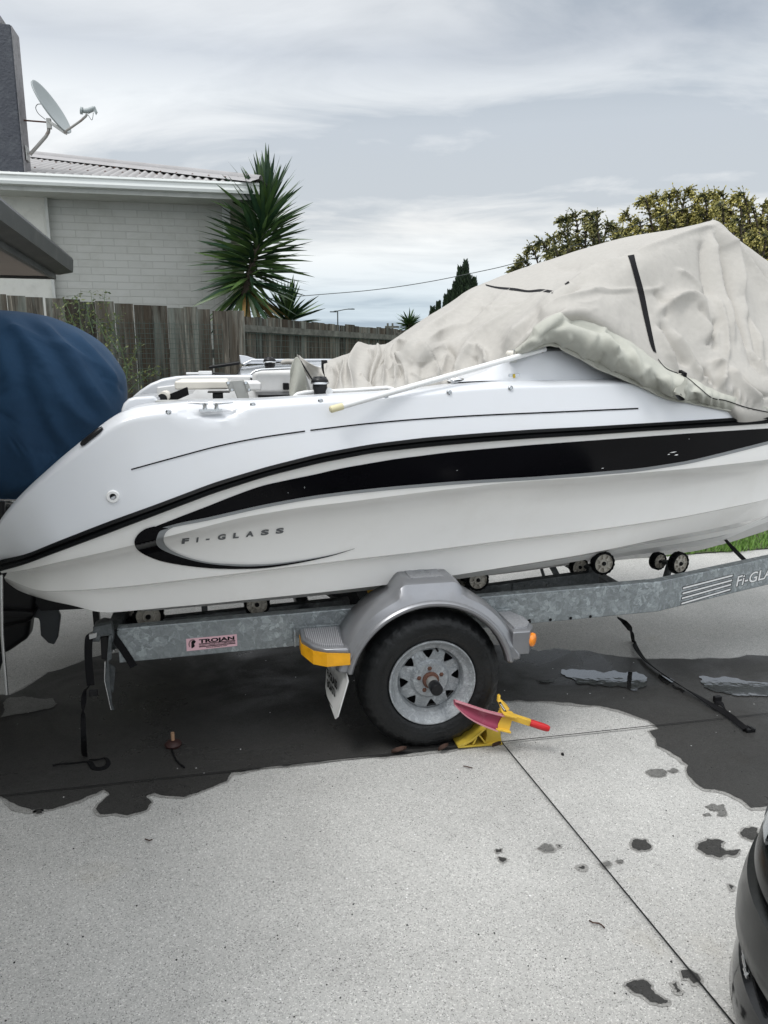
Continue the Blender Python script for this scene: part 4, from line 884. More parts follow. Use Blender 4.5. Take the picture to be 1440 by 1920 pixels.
# (points, width px, amp m)  positive = ridge towards the outside, negative = valley; 'a' asymmetry sharpens one flank
FOLDS = [
 ([(1342, 424), (1366, 500), (1395, 590), (1440, 680)], 13, .035), ([(1352, 430), (1400, 505), (1450, 585)], 12, .025), ([(1338, 436), (1352, 510), (1372, 585), (1405, 660), (1440, 710)], 9, -.028),
 ([(1330, 440), (1336, 500), (1350, 570), (1375, 640)], 9, .022), ([(1318, 450), (1322, 510), (1330, 560)], 8, -.016), ([(1360, 440), (1400, 480), (1445, 530)], 8, -.015),
 ([(1375, 540), (1410, 620), (1450, 690)], 10, -.020), ([(1355, 560), (1392, 640), (1440, 700)], 9, .020), ([(1395, 590), (1420, 665), (1436, 678)], 5, -.014),
 ([(1232, 585), (1268, 560), (1300, 562), (1318, 600), (1340, 650)], 16, .026), ([(1300, 575), (1330, 620), (1342, 660)], 6, -.016), ([(1342, 600), (1332, 640), (1320, 648)], 5, -.014), ([(1336, 560), (1352, 610), (1360, 640), (1364, 680)], 6, .014),
 ([(1240, 600), (1258, 640), (1290, 690)], 8, -.014), ([(1228, 610), (1246, 650), (1272, 700), (1290, 712)], 7, .015), ([(1260, 620), (1290, 665), (1310, 700), (1345, 735)], 8, .014),
 ([(1330, 680), (1352, 690), (1352, 720), (1362, 745)], 9, .026), ([(1318, 690), (1340, 730)], 6, -.016), ([(1370, 690), (1390, 720), (1430, 750)], 10, .018), ([(1380, 700), (1420, 735), (1445, 745)], 6, -.012),
 ([(1182, 478), (1120, 512), (1060, 550), (1010, 590), (968, 632), (946, 662)], 13, .024), ([(1100, 530), (1040, 570), (1000, 602), (968, 645)], 8, -.022), ([(1130, 545), (1080, 560), (1040, 572), (1010, 600)], 7, .016),
 ([(1060, 578), (1020, 594), (990, 625)], 5, -.012), ([(1080, 538), (1130, 545), (1195, 541)], 5, .006), ([(1200, 545), (1235, 540), (1240, 530)], 5, .004), ([(1085, 550), (1140, 552), (1190, 549)], 4, -.003),
 ([(1268, 505), (1300, 525), (1320, 552)], 5, .010), ([(1225, 540), (1245, 570), (1250, 600)], 8, -.010),
 ([(1342, 424), (1300, 436), (1240, 458), (1182, 478)], 7, .010), ([(1020, 495), (1100, 500), (1180, 470)], 20, -.015),
 ([(905, 538), (860, 585), (800, 625), (745, 665), (715, 700)], 16, .022), ([(930, 560), (880, 600), (820, 640)], 14, -.016), ([(960, 545), (900, 592), (850, 612), (800, 640)], 9, .015),
 ([(1010, 545), (940, 585), (880, 615), (860, 640)], 12, -.012), ([(1040, 548), (960, 590), (900, 625), (860, 680)], 10, .014), ([(985, 560), (930, 572), (880, 575)], 3, .005), ([(960, 572), (915, 582), (872, 600)], 3, .005), ([(890, 560), (910, 575), (925, 585)], 3, .004),
 ([(785, 646), (765, 672), (748, 700), (738, 726)], 7, .030), ([(785, 646), (806, 680), (820, 705), (822, 722)], 7, .028), ([(795, 680), (790, 724)], 12, -.012),
 ([(762, 668), (762, 726)], 4, .014), ([(752, 676), (752, 700), (735, 722)], 6, -.016), ([(895, 648), (872, 672), (856, 700), (850, 716)], 8, .024), ([(895, 648), (912, 668), (912, 690)], 7, .020), ([(892, 668), (888, 690)], 9, -.014),
 ([(834, 640), (850, 672), (834, 700)], 10, -.016), ([(840, 660), (828, 700), (826, 720)], 6, .014), ([(845, 700), (900, 705)], 6, -.01),
 ([(693, 650), (676, 664), (664, 690), (662, 734)], 8, .034), ([(706, 650), (694, 680), (690, 720)], 7, -.022), ([(722, 650), (716, 660), (702, 700), (700, 730)], 6, -.022), ([(648, 672), (652, 690), (640, 715), (642, 736)], 7, .020), ([(630, 680), (634, 700), (626, 735)], 6, -.022),
 ([(742, 650), (730, 690), (716, 728)], 6, .02), ([(676, 700), (690, 716), (700, 730)], 4, .012), ([(612, 690), (622, 694), (624, 702)], 6, .016), ([(720, 704), (740, 700), (760, 690)], 4, .012), ([(770, 650), (755, 655), (740, 680)], 4, .01),
 ([(690, 660), (700, 655), (712, 648)], 5, .014), ([(770, 700), (800, 712), (818, 712)], 4, .010), ([(705, 690), (720, 680), (735, 678)], 4, -.01),
]
D = np.zeros(U_.shape)
for pts, wd, am in FOLDS:
    am = am * (1.3 if pts[0][0] > 1150 else 1.0)
    ds, side, par = segd(U_, V_, pts)
    wdd = wd * np.where(side > 0, 0.42, 0.95)
    taper = np.clip(np.minimum(par, 1 - par) * 6 + .15, 0, 1)
    D += am * 1.8 * np.exp(-np.sqrt((ds / wdd) ** 2 + .02) ** 1.12) * taper
# many short sharp secondary creases
rc_ = random.Random(21)
for i in range(95):
    u0 = rc_.uniform(640, 1440); top = np.interp(u0, [640, 760, 905, 1100, 1342, 1440], [670, 630, 545, 480, 440, 500]); bot = np.interp(u0, [640, 880, 1000, 1090, 1235, 1440], [725, 700, 620, 580, 680, 750])
    v0 = rc_.uniform(top + 8, bot); an = (math.radians(150) if u0 < 1150 else math.radians(62)) + rc_.gauss(0, .45); L_ = rc_.uniform(14, 60)
    dx_, dy_ = math.cos(an) * L_ / 2, math.sin(an) * L_ / 2; bow = rc_.uniform(-.18, .18) * L_
    ds, side, par = segd(U_, V_, [(u0 - dx_, v0 - dy_), (u0 - dy_ / L_ * bow * 2, v0 + dx_ / L_ * bow * 2), (u0 + dx_, v0 + dy_)])
    D += rc_.choice((1, 1, -1)) * rc_.uniform(.0015, .004) * np.exp(-(ds / (rc_.uniform(2.5, 5) * np.where(side > 0, .6, 1.4)))) * np.clip(np.minimum(par, 1 - par) * 5, 0, 1)
# fine random crumple, stronger low on the cloth
rows_n, cols_n = U_.shape
cr = np.zeros(U_.shape)
for i in range(rows_n):
    for j in range(cols_n):
        x, y, z = W[i, j]; v = Vector((x * 3.1 + y * .6, y * 2.2, z * 2.6))
        a = noise.noise(v + Vector((noise.noise(v * .8) * 1.5, 3, 1)))
        b = noise.noise(v * 2.6 + Vector((9, a * 2, 4))); e = noise.noise(v * 6 + Vector((a * 3, 2, b * 2)))
        cr[i, j] = (1 - abs(a) * 2.2) * .002 + (1 - abs(b) * 2.4) * .0010 + e * .0008
fadeS = np.ones(U_.shape); k0 = seg[0] + seg[1]
rowi = np.arange(rows_n)[:, None] * np.ones((1, cols_n)); fadeS = np.clip(np.abs(rowi - k0) / 14, .15, 1)
D = D * np.clip(np.abs(rowi - k0) / 6, .25, 1) * np.clip((186 - rowi) / 14, 0, 1) + cr * fadeS
# gathered hem at the bow end
gath = np.exp(-((rowi - 176) / 5.0) ** 2) * (rowi < 183) * smoothstep(1280, 1330, U_) * .012 * np.sin(U_ * .42 + 2 * np.sin(U_ * .09)); D += gath
W2 = W + Nn * D[..., None]
cover = empty('boat_cover', B(1.8, 1.0, 1.6), 'tan canvas cover with black straps draped over the cabin of the white boat', 'boat cover')
cm = MB(); cm.grid([[Vector(W2[i, j]) for j in range(cols_n)] for i in range(rows_n)]); cov = cm.build('canvas', M_cover, cover, smooth=True)
# turned-up flap showing the underside
HU = [(958, 664, .20), (972, 652, .19), (985, 640, .17), (1010, 612, .15), (1040, 592, .15), (1062, 586, .16), (1085, 585, .16), (1130, 600, .15), (1180, 636, .13), (1235, 682, .12), (1290, 708, .11), (1350, 735, .12), (1400, 752, .14), (1446, 766, .16)]
LU = [(958, 668, .19), (972, 664, .16), (985, 661, .14), (1005, 656, .13), (1024, 650, .13), (1040, 651, .13), (1072, 667, .12), (1128, 696, .09), (1190, 722, .05), (1255, 750, .01), (1300, 758, .0), (1355, 769, .01), (1405, 776, .03), (1446, 779, .06)]
HU = [(u, v, w if u < 1230 else TW(u, v) - .03) for u, v, w in HU]; LU = [(u, v, w if u < 1180 else TW(u, v) - .012) for u, v, w in LU]
hu = catmull(HU, 200); lu = catmull(LU, 200); rows = []
for k in range(41):
    t = k / 40; r = []
    for i in range(200):
        u = lerp(hu[i][0], lu[i][0], t); v = lerp(hu[i][1], lu[i][1], t)
        w = lerp(hu[i][2], lu[i][2], t) - .085 * (1 - .85 * float(smoothstep(1290, 1390, u))) * math.sin(math.pi * min(1, t * 1.15)) ** .8 * min(1, (lu[i][1] - hu[i][1]) / 40) + (.03 * (1 - min(1, t * 8)) if u < 1200 else 0)
        r.append(PC(u, v, w))
    rows.append(r)
FR = np.array(rows); FW = to_world(FR); FN = normals(FW)
cdir = FW - np.array([0, 0, CAM_H])
if np.mean((FN * cdir).sum(-1)) > 0: FN = -FN
fu, fv = to_px(FW); FD = np.zeros(fu.shape)
for pts, wd, am in [([(1062, 590), (1090, 600), (1130, 615), (1165, 640)], 8, -.035), ([(1000, 628), (1030, 605), (1060, 592)], 6, .02), ([(1010, 640), (1040, 615), (1062, 600)], 6, -.018), ([(1135, 612), (1142, 640), (1160, 660)], 6, .028), ([(1145, 625), (1175, 650), (1190, 690)], 7, -.02),
  ([(1120, 625), (1105, 655), (1090, 672)], 7, .014), ([(1135, 660), (1120, 690)], 5, -.012), ([(1180, 655), (1200, 690), (1215, 720)], 7, .02), ([(1220, 690), (1200, 700), (1180, 700)], 5, .014), ([(1230, 700), (1235, 735)], 6, -.014), ([(1165, 665), (1150, 690), (1140, 700)], 5, .012),
  ([(1075, 630), (1050, 650), (1040, 652)], 6, .012), ([(980, 655), (1000, 640), (1030, 632)], 5, .014), ([(1250, 705), (1262, 740)], 6, .02), ([(1278, 700), (1285, 750)], 8, .02), ([(1300, 720), (1310, 755)], 7, -.016)]:
    ds, side, par = segd(fu, fv, pts); FD += am * np.exp(-(ds / (wd * np.where(side > 0, .7, 1.3))) ** 2) * np.clip(np.minimum(par, 1 - par) * 6 + .2, 0, 1)
for i in range(fu.shape[0]):
    for j in range(fu.shape[1]):
        v = Vector(FW[i, j]) * 5; a = noise.noise(v); FD[i, j] += (1 - abs(a) * 2) * .006 + noise.noise(v * 3.4) * .004
FD += smoothstep(1290, 1330, fu) * .009 * np.sin(fu * .38 + 1.6 * np.sin(fu * .07)) * np.sin(np.linspace(0, math.pi, 41))[:, None]
FD *= 1 - .55 * smoothstep(1300, 1400, fu)
FW += FN * FD[..., None]
fm = MB(); fm.grid([[Vector(FW[i, j]) for j in range(200)] for i in range(41)]); flap = fm.build('turned_up_flap', M_cover2, cover, smooth=True)
md = flap.modifiers.new('t', 'SOLIDIFY'); md.thickness = .004
bv = BVHTree.FromPolygons([tuple(x) for x in cm.v] + [tuple(x) for x in fm.v], cm.f + [tuple(i + len(cm.v) for i in f) for f in fm.f])
def hit(bvh, u, v, off):
    d = ray(u, v).normalized(); o = Vector((0, 0, CAM_H)); r = bvh.ray_cast(o, d)
    return (r[0] if r[0] else PW(u, v, .5)) - d * off
def on_cover(name, a, b, m, off=.004, n=50, k=3):
    mb = MB(); A = pl(a, n); Bq = pl(b, n)
    mb.grid([[hit(bv, *(A[i] * (1 - j / k) + Bq[i] * (j / k)), off) for i in range(n)] for j in range(k + 1)])
    o = mb.build(name, m, cover, smooth=True); return o
on_cover('black_strap', [(1177, 479), (1184, 500), (1196, 545), (1206, 590), (1218, 640), (1225, 658)], [(1189, 477), (1194, 498), (1207, 545), (1216, 590), (1226, 640), (1231, 662)], M_fabric)
on_cover('black_strap', [(908, 532), (930, 537), (965, 540), (990, 544), (1015, 542), (1038, 545)], [(912, 536), (932, 541), (965, 545), (990, 548), (1015, 547), (1036, 550)], M_fabric)
on_cover('strap_end', [(1057, 531), (1066, 527)], [(1060, 534), (1068, 530)], M_fabric)
on_cover('drawstring', [(1234, 672), (1250, 690), (1285, 705), (1310, 725), (1335, 745), (1360, 750), (1400, 763), (1440, 772)], [(1234, 674), (1250, 692), (1285, 707), (1310, 727), (1335, 747), (1360, 752), (1400, 765), (1440, 774)], M_fabric, .003, 80, 1)
# hem tab folded over with black toggle
m = MB(); a = [hit(bv, u, v, .012) for u, v in ((1274, 700), (1286, 712), (1282, 748), (1264, 745), (1262, 735))]; m.prism(a, -NV * .012); m.build('folded_tab', M_cover2, cover, bevel=.004, seg=3)
m = MB(); m.tube([hit(bv, 1270, 738, .02), hit(bv, 1278, 749, .02)], .016, 8, flat=.4); m.build('toggle', M_black2, cover, auto=40)
m = MB(); m.beam(hit(bv, 1275, 698, .018), hit(bv, 1285, 704, .018), .012, .02); m.build('toggle_strap', M_fabric, cover)
# ---------------------------------------------------------------- trailer
tr = empty('boat_trailer', B(0.8, 1.05, 0), 'galvanised boat trailer with silver fender under the white boat', 'trailer')
ZT = lambda s: lerp(.560, .612, (s + .52) / 2.49)
RT, RBm = .0, .155
def rail_pts(w0, w1, flip=False):
    pass
m = MB(); s0, s1 = -.505, 1.968
def rail(mb, w0, w1):
    # open-ended box section from the tail to the bend, then turned in to the coupling
    sec = []
    k = (1.05 - w0) / (1.05 - .25)
    s2 = 4.30
    for s, w in ((s0, 0), (s0 + .002, 0), (s1, 0), (s2, 1)):
        zt = ZT(min(s, s1)) + (0.012 if s > 2 else 0); zb = zt - (.153 if w0 < 1.05 else .062)
        wa_ = w0 if not w else (1.03 if w0 < 1.05 else 1.07); wb = w1 if not w else (1.05)
        if w: wa_, wb = ((1.00, 1.05) if w0 < 1.05 else (1.10, 1.05))
        sec.append([B(s, wa_, zb), B(s, wa_, zt), B(s, wb, zt), B(s, wb, zb)])
    mb.grid(sec, close_v=True)
    mb.add(sec[0], [(0, 1, 2, 3)])
rail(m, .25, .305); 
m.build('side_rail', M_galv, tr, bevel=.006)
m = MB(); rail(m, 1.73, 1.68); m.build('side_rail', M_galv, tr, bevel=.006)
m = MB(); m.bbox(4.2, 5.6, 1.0, 1.1, .47, .62); m.build('drawbar', M_galv, tr, bevel=.006)
for s, nm in ((-.42, 0), (.30, 0), (1.25, 0), (1.90, 0)):
    m = MB(); zb = ZT(s) - .15; m.bbox(s - .03, s + .03, .306, 1.679, zb, zb + .06); m.build('cross_member', M_galvd, tr, bevel=.004)
m = MB(); m.bbox(.765, .815, .19, 1.91, .285, .335); m.build('axle', M_galvd, tr, bevel=.004)
# roller skid beams, inboard of the rails
def skid(s0_, s1_, w, zt0, zt1, h=.085, t=.05, name='roller_beam'):
    m = MB(); a = B(s0_, w, zt0 - h / 2); b = B(s1_, w, zt1 - h / 2); m.beam(a, b, t, h); return m.build(name, M_galvd, tr, bevel=.004)
skid(-.42, .52, .60, .475, .514, .06); skid(1.02, 1.80, .55, .538, .592, .085)
for w in (1.50,): skid(-.42, .52, w, .475, .514, .06); skid(1.02, 1.80, w, .538, .592)
m = MB(); m.bbox(1.33, 1.45, .518, .5245, .51, .56); m.build('joint_plate', M_galvd, tr, bevel=.002)
for s in (1.40, 1.52):
    m = MB(); m.lathe(B(s, .521, .538), -NV, [(0, .006), (.010, .006), (.010, 0)], 6); m.build('plate_bolt', M_galvd, tr)
# posts and diagonal arms seen through the gap under the hull
for u, v0, v1, u2, w, th in ((383, 1133, 1150, 384, .95, .03), (548, 1108, 1140, 562, .9, .012), (580, 1104, 1142, 561, .9, .014), (668, 1098, 1130, 690, .75, .05), (1010, 1062, 1082, 1022, .9, .012), (1030, 1064, 1080, 1048, .9, .03)):
    m = MB(); m.beam(PW(u, v0 - 12, w), PW(u2, v1 + 6, w), th, .02, up=NV); m.build('brace', M_galvd, tr)
# keel support arm with yellow block behind the fender
m = MB(); m.box(PW(695, 1106, .85), .055, .05, .06); m.box(PW(703, 1106, .85), .03, .055, .05); m.build('keel_block', M_yellow, tr, bevel=.008)
# rollers
def make_roller(u, v, w, r, tw=.038, ph=0.0, parent=None, yaw=0.0):
    c0 = PW(u, v, w); o = empty_part('roller', c0, tr)
    ax = (-NV + TV * yaw).normalized()
    m = MB(); prof = [(r * .70, -tw), (r * .9, -tw), (r, -tw * .8), (r, tw * .8 * 0), (r * .97, tw * .3), (r * .9, tw * .42), (r * .76, tw * .45), (r * .72, tw * .3), (r * .70, tw * .1)]
    prof = [(r * .70, -tw), (r * .93, -tw), (r, -tw * .85), (r, -.004), (r * .97, 0), (r * .80, .001), (r * .76, -.006), (r * .76, -tw * .8)]
    n = 64; X = ax; u_ = Vector((0, 0, 1)); a = X.cross(u_).normalized(); b = X.cross(a).normalized(); rings = []
    for q, hh in prof:
        rings.append([c0 + X * hh + (a * math.cos(2 * math.pi * k / n) + b * math.sin(2 * math.pi * k / n)) * (q * (1 - (.045 if (k % 4 < 2 and q > r * .95) else 0))) for k in range(n)])
    m.grid(rings, close_v=True); m.build('roller_tyre', M_rubber, o, auto=25, org=c0)
    m = MB(); m.lathe(c0, ax, [(r * .16, -.003), (r * .30, -.004), (r * .34, .000), (r * .40, -.002), (r * .42, -.012), (r * .72, -.012), (r * .745, -.003), (r * .77, -.003), (r * .77, -.02)], 32)
    for k in range(8):
        t = 2 * math.pi * k / 8 + ph; d = a * math.cos(t) + b * math.sin(t); m.beam(c0 + d * r * .38 - X * .006, c0 + d * r * .75 - X * .006, .005, .010, up=X)
    m.build('roller_hub', M_hub, o, auto=30, org=c0)
    m = MB(); m.lathe(c0, ax, [(0, .006), (r * .13, .006), (r * .17, .003), (r * .18, -.004)], 16); m.build('roller_pin', M_black2, o, auto=30, org=c0)
    return o
def empty_part(name, loc, parent):
    o = bpy.data.objects.new(name, None); COL.objects.link(o); o.parent = parent; o.location = Vector(loc) - ORG[parent.name]; o.empty_display_size = .05; ORG[o.name] = Vector(loc); return o
make_roller(278, 1157, .44, .068, ph=.2); make_roller(246, 1160, .60, .055); make_roller(482, 1134, .44, .060, ph=.1)
make_roller(897, 1088, .44, .056, ph=.3); make_roller(867, 1086, .62, .052); make_roller(1133, 1057, .42, .060, ph=.15); make_roller(1088, 1064, .56, .050, ph=.5)
make_roller(1277, 1057, .52, .060, ph=.1, yaw=.25); make_roller(1238, 1053, .72, .050, ph=.4, yaw=.25)
for (u, v, w), (u2, v2, w2) in (((278, 1157, .48), (246, 1160, .64)), ((897, 1088, .48), (867, 1086, .66)), ((1133, 1057, .47), (1088, 1064, .6)), ((1277, 1057, .57), (1238, 1053, .76))):
    m = MB(); a = PW(u, v, w); b = PW(u2, v2, w2); m.tube([a, b], .014, 10); c = (a + b) / 2; m.tube([c, c + Vector((0, 0, -.10)) + NV * .03], .02, 8); m.build('roller_arm', M_galvd, tr, auto=40)
m = MB(); m.beam(PW(240, 1160, .5), PW(262, 1185, .5), .03, .02); m.build('roller_strap', M_fabric, tr)
# ------------------------------------------------ wheel
HC = B(.785, 0, .308)
wheel = empty_part('wheel', HC, tr)
n = 72; tp = [(.186, .030), (.190, .018), (.198, .010), (.215, .003), (.245, .0), (.270, .004), (.288, .014), (.298, .026), (.303, .034), (.308, .040), (.3140, .060), (.3160, .09), (.3140, .13), (.306, .150), (.28, .170), (.22, .178), (.186, .16)]
m = MB(); rings = []
for i, (r, h_) in enumerate(tp):
    rg = []
    for k in range(n * 2):
        rr = r; hh = h_
        if 6 <= i <= 9 and k % 4 in (0, 1): rr -= .002; hh += .005
        if 10 <= i <= 12 and k % 4 == 0: rr -= .003
        t = 2 * math.pi * k / (n * 2); p = HC + NV * hh + TV * (rr * math.cos(t)) + Vector((0, 0, rr * math.sin(t)))
        if p.z < .003: p = Vector((p.x, p.y, .003)) - NV * max(0, (.003 - p.z)) * .5
        rg.append(p)
    rings.append(rg)
m.grid(rings, close_v=True)
M_tyre = mat('tyre_rubber', (0.007, 0.0078, 0.0085), 0.42, spec=.35, var=.35, vscale=6, dirt=(.018, .019, .020), dscale=7, damt=.5, bump=.25, bscale=60, rvar=.08)
tyre = m.build('tyre', M_tyre, wheel, auto=35, org=HC)
rg_ = MB()
for r, q in ((.232, .0013), (.262, .0022), (.226, .0013)): rg_.lathe(HC, -NV, [(r - .0015, -q - .001), (r, -q + .0012), (r + .0015, -q - .001)], 96)
rg_.build('sidewall_rib', M_tyre, tyre, smooth=True, org=HC)
m = MB(); m.lathe(HC, -NV, [(.187, -.020), (.190, -.012), (.188, -.006), (.184, -.006), (.180, -.012), (.172, -.022), (.166, -.030), (.160, -.034), (.156, -.036), (.147, -.040), (.141, -.062), (.138, -.074)], 96)
rim = m.build('rim', M_rim, wheel, auto=40, org=HC)
# disc with eight punched triangular windows
def disc_pt(r, t):
    h_ = -.066
    if r < .085: h_ = -.066 + .012 * smoothstep(.085, .070, r) 
    if r < .060: h_ -= .003
    if r > .125: h_ -= .010 * (r - .125) / .015
    return HC - NV * h_ * (-1) * (-1) + TV * (r * math.cos(t)) + Vector((0, 0, r * math.sin(t)))
def disc_p(r, t, back=0):
    h_ = -.058
    if r < .088: h_ += .013 * float(smoothstep(.0, 1.0, (.088 - r) / .014))
    if r > .128: h_ -= .012 * (r - .128) / .012
    return HC - NV * (h_ - back) + TV * (r * math.cos(t)) + Vector((0, 0, r * math.sin(t)))
m = MB(); K = 8
for k in range(K):
    tc = 2 * math.pi * k / K + math.radians(4); half = math.pi / K
    # hole polygon in (r, t): base outward, apex inward, rounded
    hp = []
    cr_, ct = .1115, tc
    tri = [(.1315, -.0275), (.1315, .0275), (.0900, 0.0)]
    pts = []
    for i in range(3):
        a, b, c = [np.array(tri[(i + q) % 3]) for q in (-1, 0, 1)]
        for f in (.30, .16, .06): pts.append(b + (a - b) * f + ((c - b) * max(0, .06 - f * .2)))
        for f in (.06, .16, .30): pts.append(b + (c - b) * f + ((a - b) * max(0, .06 - f * .2)))
    ctr = np.array([.1165, 0]); order = sorted(range(len(pts)), key=lambda i: math.atan2(pts[i][1] - ctr[1], pts[i][0] - ctr[0])); pts = [pts[i] for i in order]
    outer = []
    for p in pts:
        d = p - ctr; d = d / np.linalg.norm(d); best = 1e9
        # cast to the sector boundary (r from .088 to .139, angle +-half)
        for L in np.linspace(.005, .09, 400):
            q = ctr + d * L; r = math.hypot(q[0], q[1]); an = math.atan2(q[1], q[0])
            if r >= .139 or q[0] < .0 or r <= .088 or abs(an) >= half: best = L; break
        outer.append(ctr + d * best)
    # add exact corners
    def tow(q, back=0): return disc_p(math.hypot(q[0], q[1]), tc + math.atan2(q[1], q[0]), back)
    cor = [np.array([.139 * math.cos(a), .139 * math.sin(a)]) for a in (-half, half)] + [np.array([.088 * math.cos(a), .088 * math.sin(a)]) for a in (half, -half)]
    for c_ in cor:
        i = min(range(len(outer)), key=lambda i: np.linalg.norm(outer[i] - c_)); outer[i] = c_
    N3 = len(pts); mid = [(a * .75 + b * .25) for a, b in zip(pts, outer)]
    vs = [tow(q, .006) for q in pts] + [tow(q) for q in pts] + [tow(q) for q in mid] + [tow(q) for q in outer]
    fs = [(l * N3 + i, l * N3 + (i + 1) % N3, (l + 1) * N3 + (i + 1) % N3, (l + 1) * N3 + i) for l in range(3) for i in range(N3)]
    m.add(vs, fs)
rr = [.088, .085, .080, .075, .072, .060, .045, .030]
m.grid([[disc_p(r, 2 * math.pi * k / 64) for k in range(64)] for r in rr], close_v=True)
m.build('wheel_disc', M_rim, rim, auto=28, org=HC)
m = MB(); m.lathe(HC, -NV, [(.0, -.10), (.14, -.10)], 40); m.build('brake_drum', M_black2, wheel, org=HC)
m = MB(); m.lathe(HC, -NV, [(.036, -.055), (.037, -.040), (.033, -.028), (.024, -.027), (.0235, -.018)], 32); m.build('hub_flange', M_rustd, wheel, auto=40, org=HC)
m = MB(); m.lathe(HC, -NV, [(.0250, -.03), (.0250, .010), (.024, .014)], 32); m.build('spindle_housing', M_alu, wheel, auto=40, org=HC)
m = MB(); m.lathe(HC, -NV, [(.0245, .010), (.0262, .014), (.0262, .058), (.0235, .063), (.003, .063), (0, .062)], 32); m.build('grease_cap', M_black2, wheel, auto=40, org=HC)
for k in range(5):
    t = math.radians(95 + 72 * k); c0 = HC - NV * (-.053) + TV * (.052 * math.cos(t)) + Vector((0, 0, .052 * math.sin(t)))
    m = MB(); m.lathe(c0, -NV, [(.011, -.002), (.0105, .008), (.008, .011), (.006, .011), (.006, .017), (0, .018)], 6); m.build('wheel_nut', M_rustd, wheel, org=c0)
m = MB(); t = math.radians(80); p = HC + NV * .05 + TV * (.140 * math.cos(t)) + Vector((0, 0, .140 * math.sin(t))); m.tube([p, p - NV * .028], .0045, 8); m.build('valve', M_black2, wheel)
# far wheel, hidden behind the boat but really there
m = MB(); HF = B(.785, 2.1, .318); m.lathe(HF, NV, [(.05, -.02), (.18, -.03), (.20, -.01), (.25, 0), (.29, -.015), (.318, -.06), (.318, -.13), (.29, -.17), (.18, -.17)], 48)
m.build('far_wheel', M_tyre, tr, auto=35)
# ------------------------------------------------ fender
M_lip = M_silver
fm_ = MB(); th = [math.radians(x) for x in np.linspace(12, 167, 118)]
def fprof(t):
    # (radius, w) sections; boxy flat step on top between 72 and 108 degrees
    deg = math.degrees(t)
    b = smoothstep(66, 76, deg) * (1 - smoothstep(104, 114, deg))
    e = 1 - .5 * (smoothstep(150, 167, deg) + (1 - smoothstep(12, 30, deg)))
    base = [(.340, .012), (.345, -.016), (.352, -.024), (.360, -.026), (.366, -.020), (.369, -.012), (.378, -.008), (.395, .004), (.406, .030), (.410, .065), (.408, .12), (.398, .245)]
    out = []
    for i, (r, w) in enumerate(base):
        if i > 5:
            r = .369 + (r - .369) * (.35 + .65 * e)
        we = 1 - float(smoothstep(14, 26, deg) * (1 - smoothstep(152, 165, deg)))
        if 6 <= i <= 9: r = r + (.392 + .006 * (i - 6) - r) * we; w = w + ((-.014, -.012, -.006, .010)[i - 6] - w) * we
        x = r * math.cos(t); z = r * math.sin(t)
        if i > 6 and b > 0:
            zt = .372 + [0, .014, .052, .066, .068, .068][i - 6] ; zt = [.380, .392, .428, .440, .440, .440][i - 6]
            z = z * (1 - b) + max(z, zt) * b
        out.append((x, w, z))
    return out
rows = []
for t in th:
    rows.append([HC + TV * (x - .012) + NV * w + Vector((0, 0, z + .006)) for x, w, z in fprof(t)])
fm_.grid(rows); fender = empty_part('fender', B(.78, .1, .62), tr)
fm_.build('fender_shell', M_silver, fender, auto=28, solid=.004)
def on_top(name, s0_, s1_, w0, w1, m_, z):
    mb = MB(); mb.bbox(s0_, s1_, w0, w1, z, z + .004); return mb.build(name, m_, fender, bevel=.0015)
pad = on_top('top_step', .70, .845, .075, .235, M_pad, HC.z + .4465)
m = MB(); c0 = B(.772, .155, HC.z + .4505)
for r in (.032, .022, .012): m.lathe(c0, (0, 0, 1), [(r, .0), (r - .001, .0015), (r - .004, .0015), (r - .005, 0)], 32)
m.build('ring_emblem', M_grey, pad, auto=30)
# skirt pieces below the arch ends and step blocks fore and aft
def block(poly_px, wn, top_z, h, name):
    pass
# aft step block
ZB = .425
P1 = [B(.245, .248, 0), B(.245, .13, 0), B(.285, .035, 0), B(.335, -.010, 0), B(.425, -.016, 0), B(.425, .248, 0)]
def extr(pts, z0, z1, inset=0.0):
    c_ = sum(pts, Vector()) / len(pts); m = MB()
    lo = [Vector((p.x, p.y, z0)) + (c_ - p).normalized() * 0 for p in pts]; hi = [Vector((p.x, p.y, z1)) for p in pts]
    hi2 = [Vector((*(p + (c_ - p).normalized() * inset).xy, z1 + .006)) for p in pts]
    n = len(pts); m.add(lo + hi + hi2, [tuple(range(n))] + [(i, (i + 1) % n, n + (i + 1) % n, n + i) for i in range(n)] + [(n + i, n + (i + 1) % n, 2 * n + (i + 1) % n, 2 * n + i) for i in range(n)] + [tuple(2 * n + i for i in range(n))])
    return m
def off(pts, k):
    c_ = sum(pts, Vector()) / len(pts); return [c_ + (p - c_) * k for p in pts]
za = .500
extr(P1, za - .055, za, .012).build('step_block', M_silver, fender, bevel=.006, seg=3)
extr(off(P1, .80), za + .004, za + .009, .002).build('ribbed_tread', M_ribs, fender, bevel=.001)
tape = MB(); q = [B(.243, .21, 0), B(.243, .128, 0), B(.283, .031, 0), B(.334, -.0145, 0), B(.428, -.021, 0)]
tape.grid([[Vector((p.x, p.y, z)) + Vector((0, 0, .004 * math.sin(i * 2.1 + j))) for i, p in enumerate(q)] for j, z in enumerate((za - .068, za - .045, za - .012))])
tape.build('reflective_tape', M_yelref, fender, solid=.002)
m = MB(); m.bbox(.215, .43, .2485, .256, za - .03, za + .012); m.box(B(.222, .22, za - .02), .008, .06, .07); m.build('step_bracket', M_galv, fender, bevel=.002)
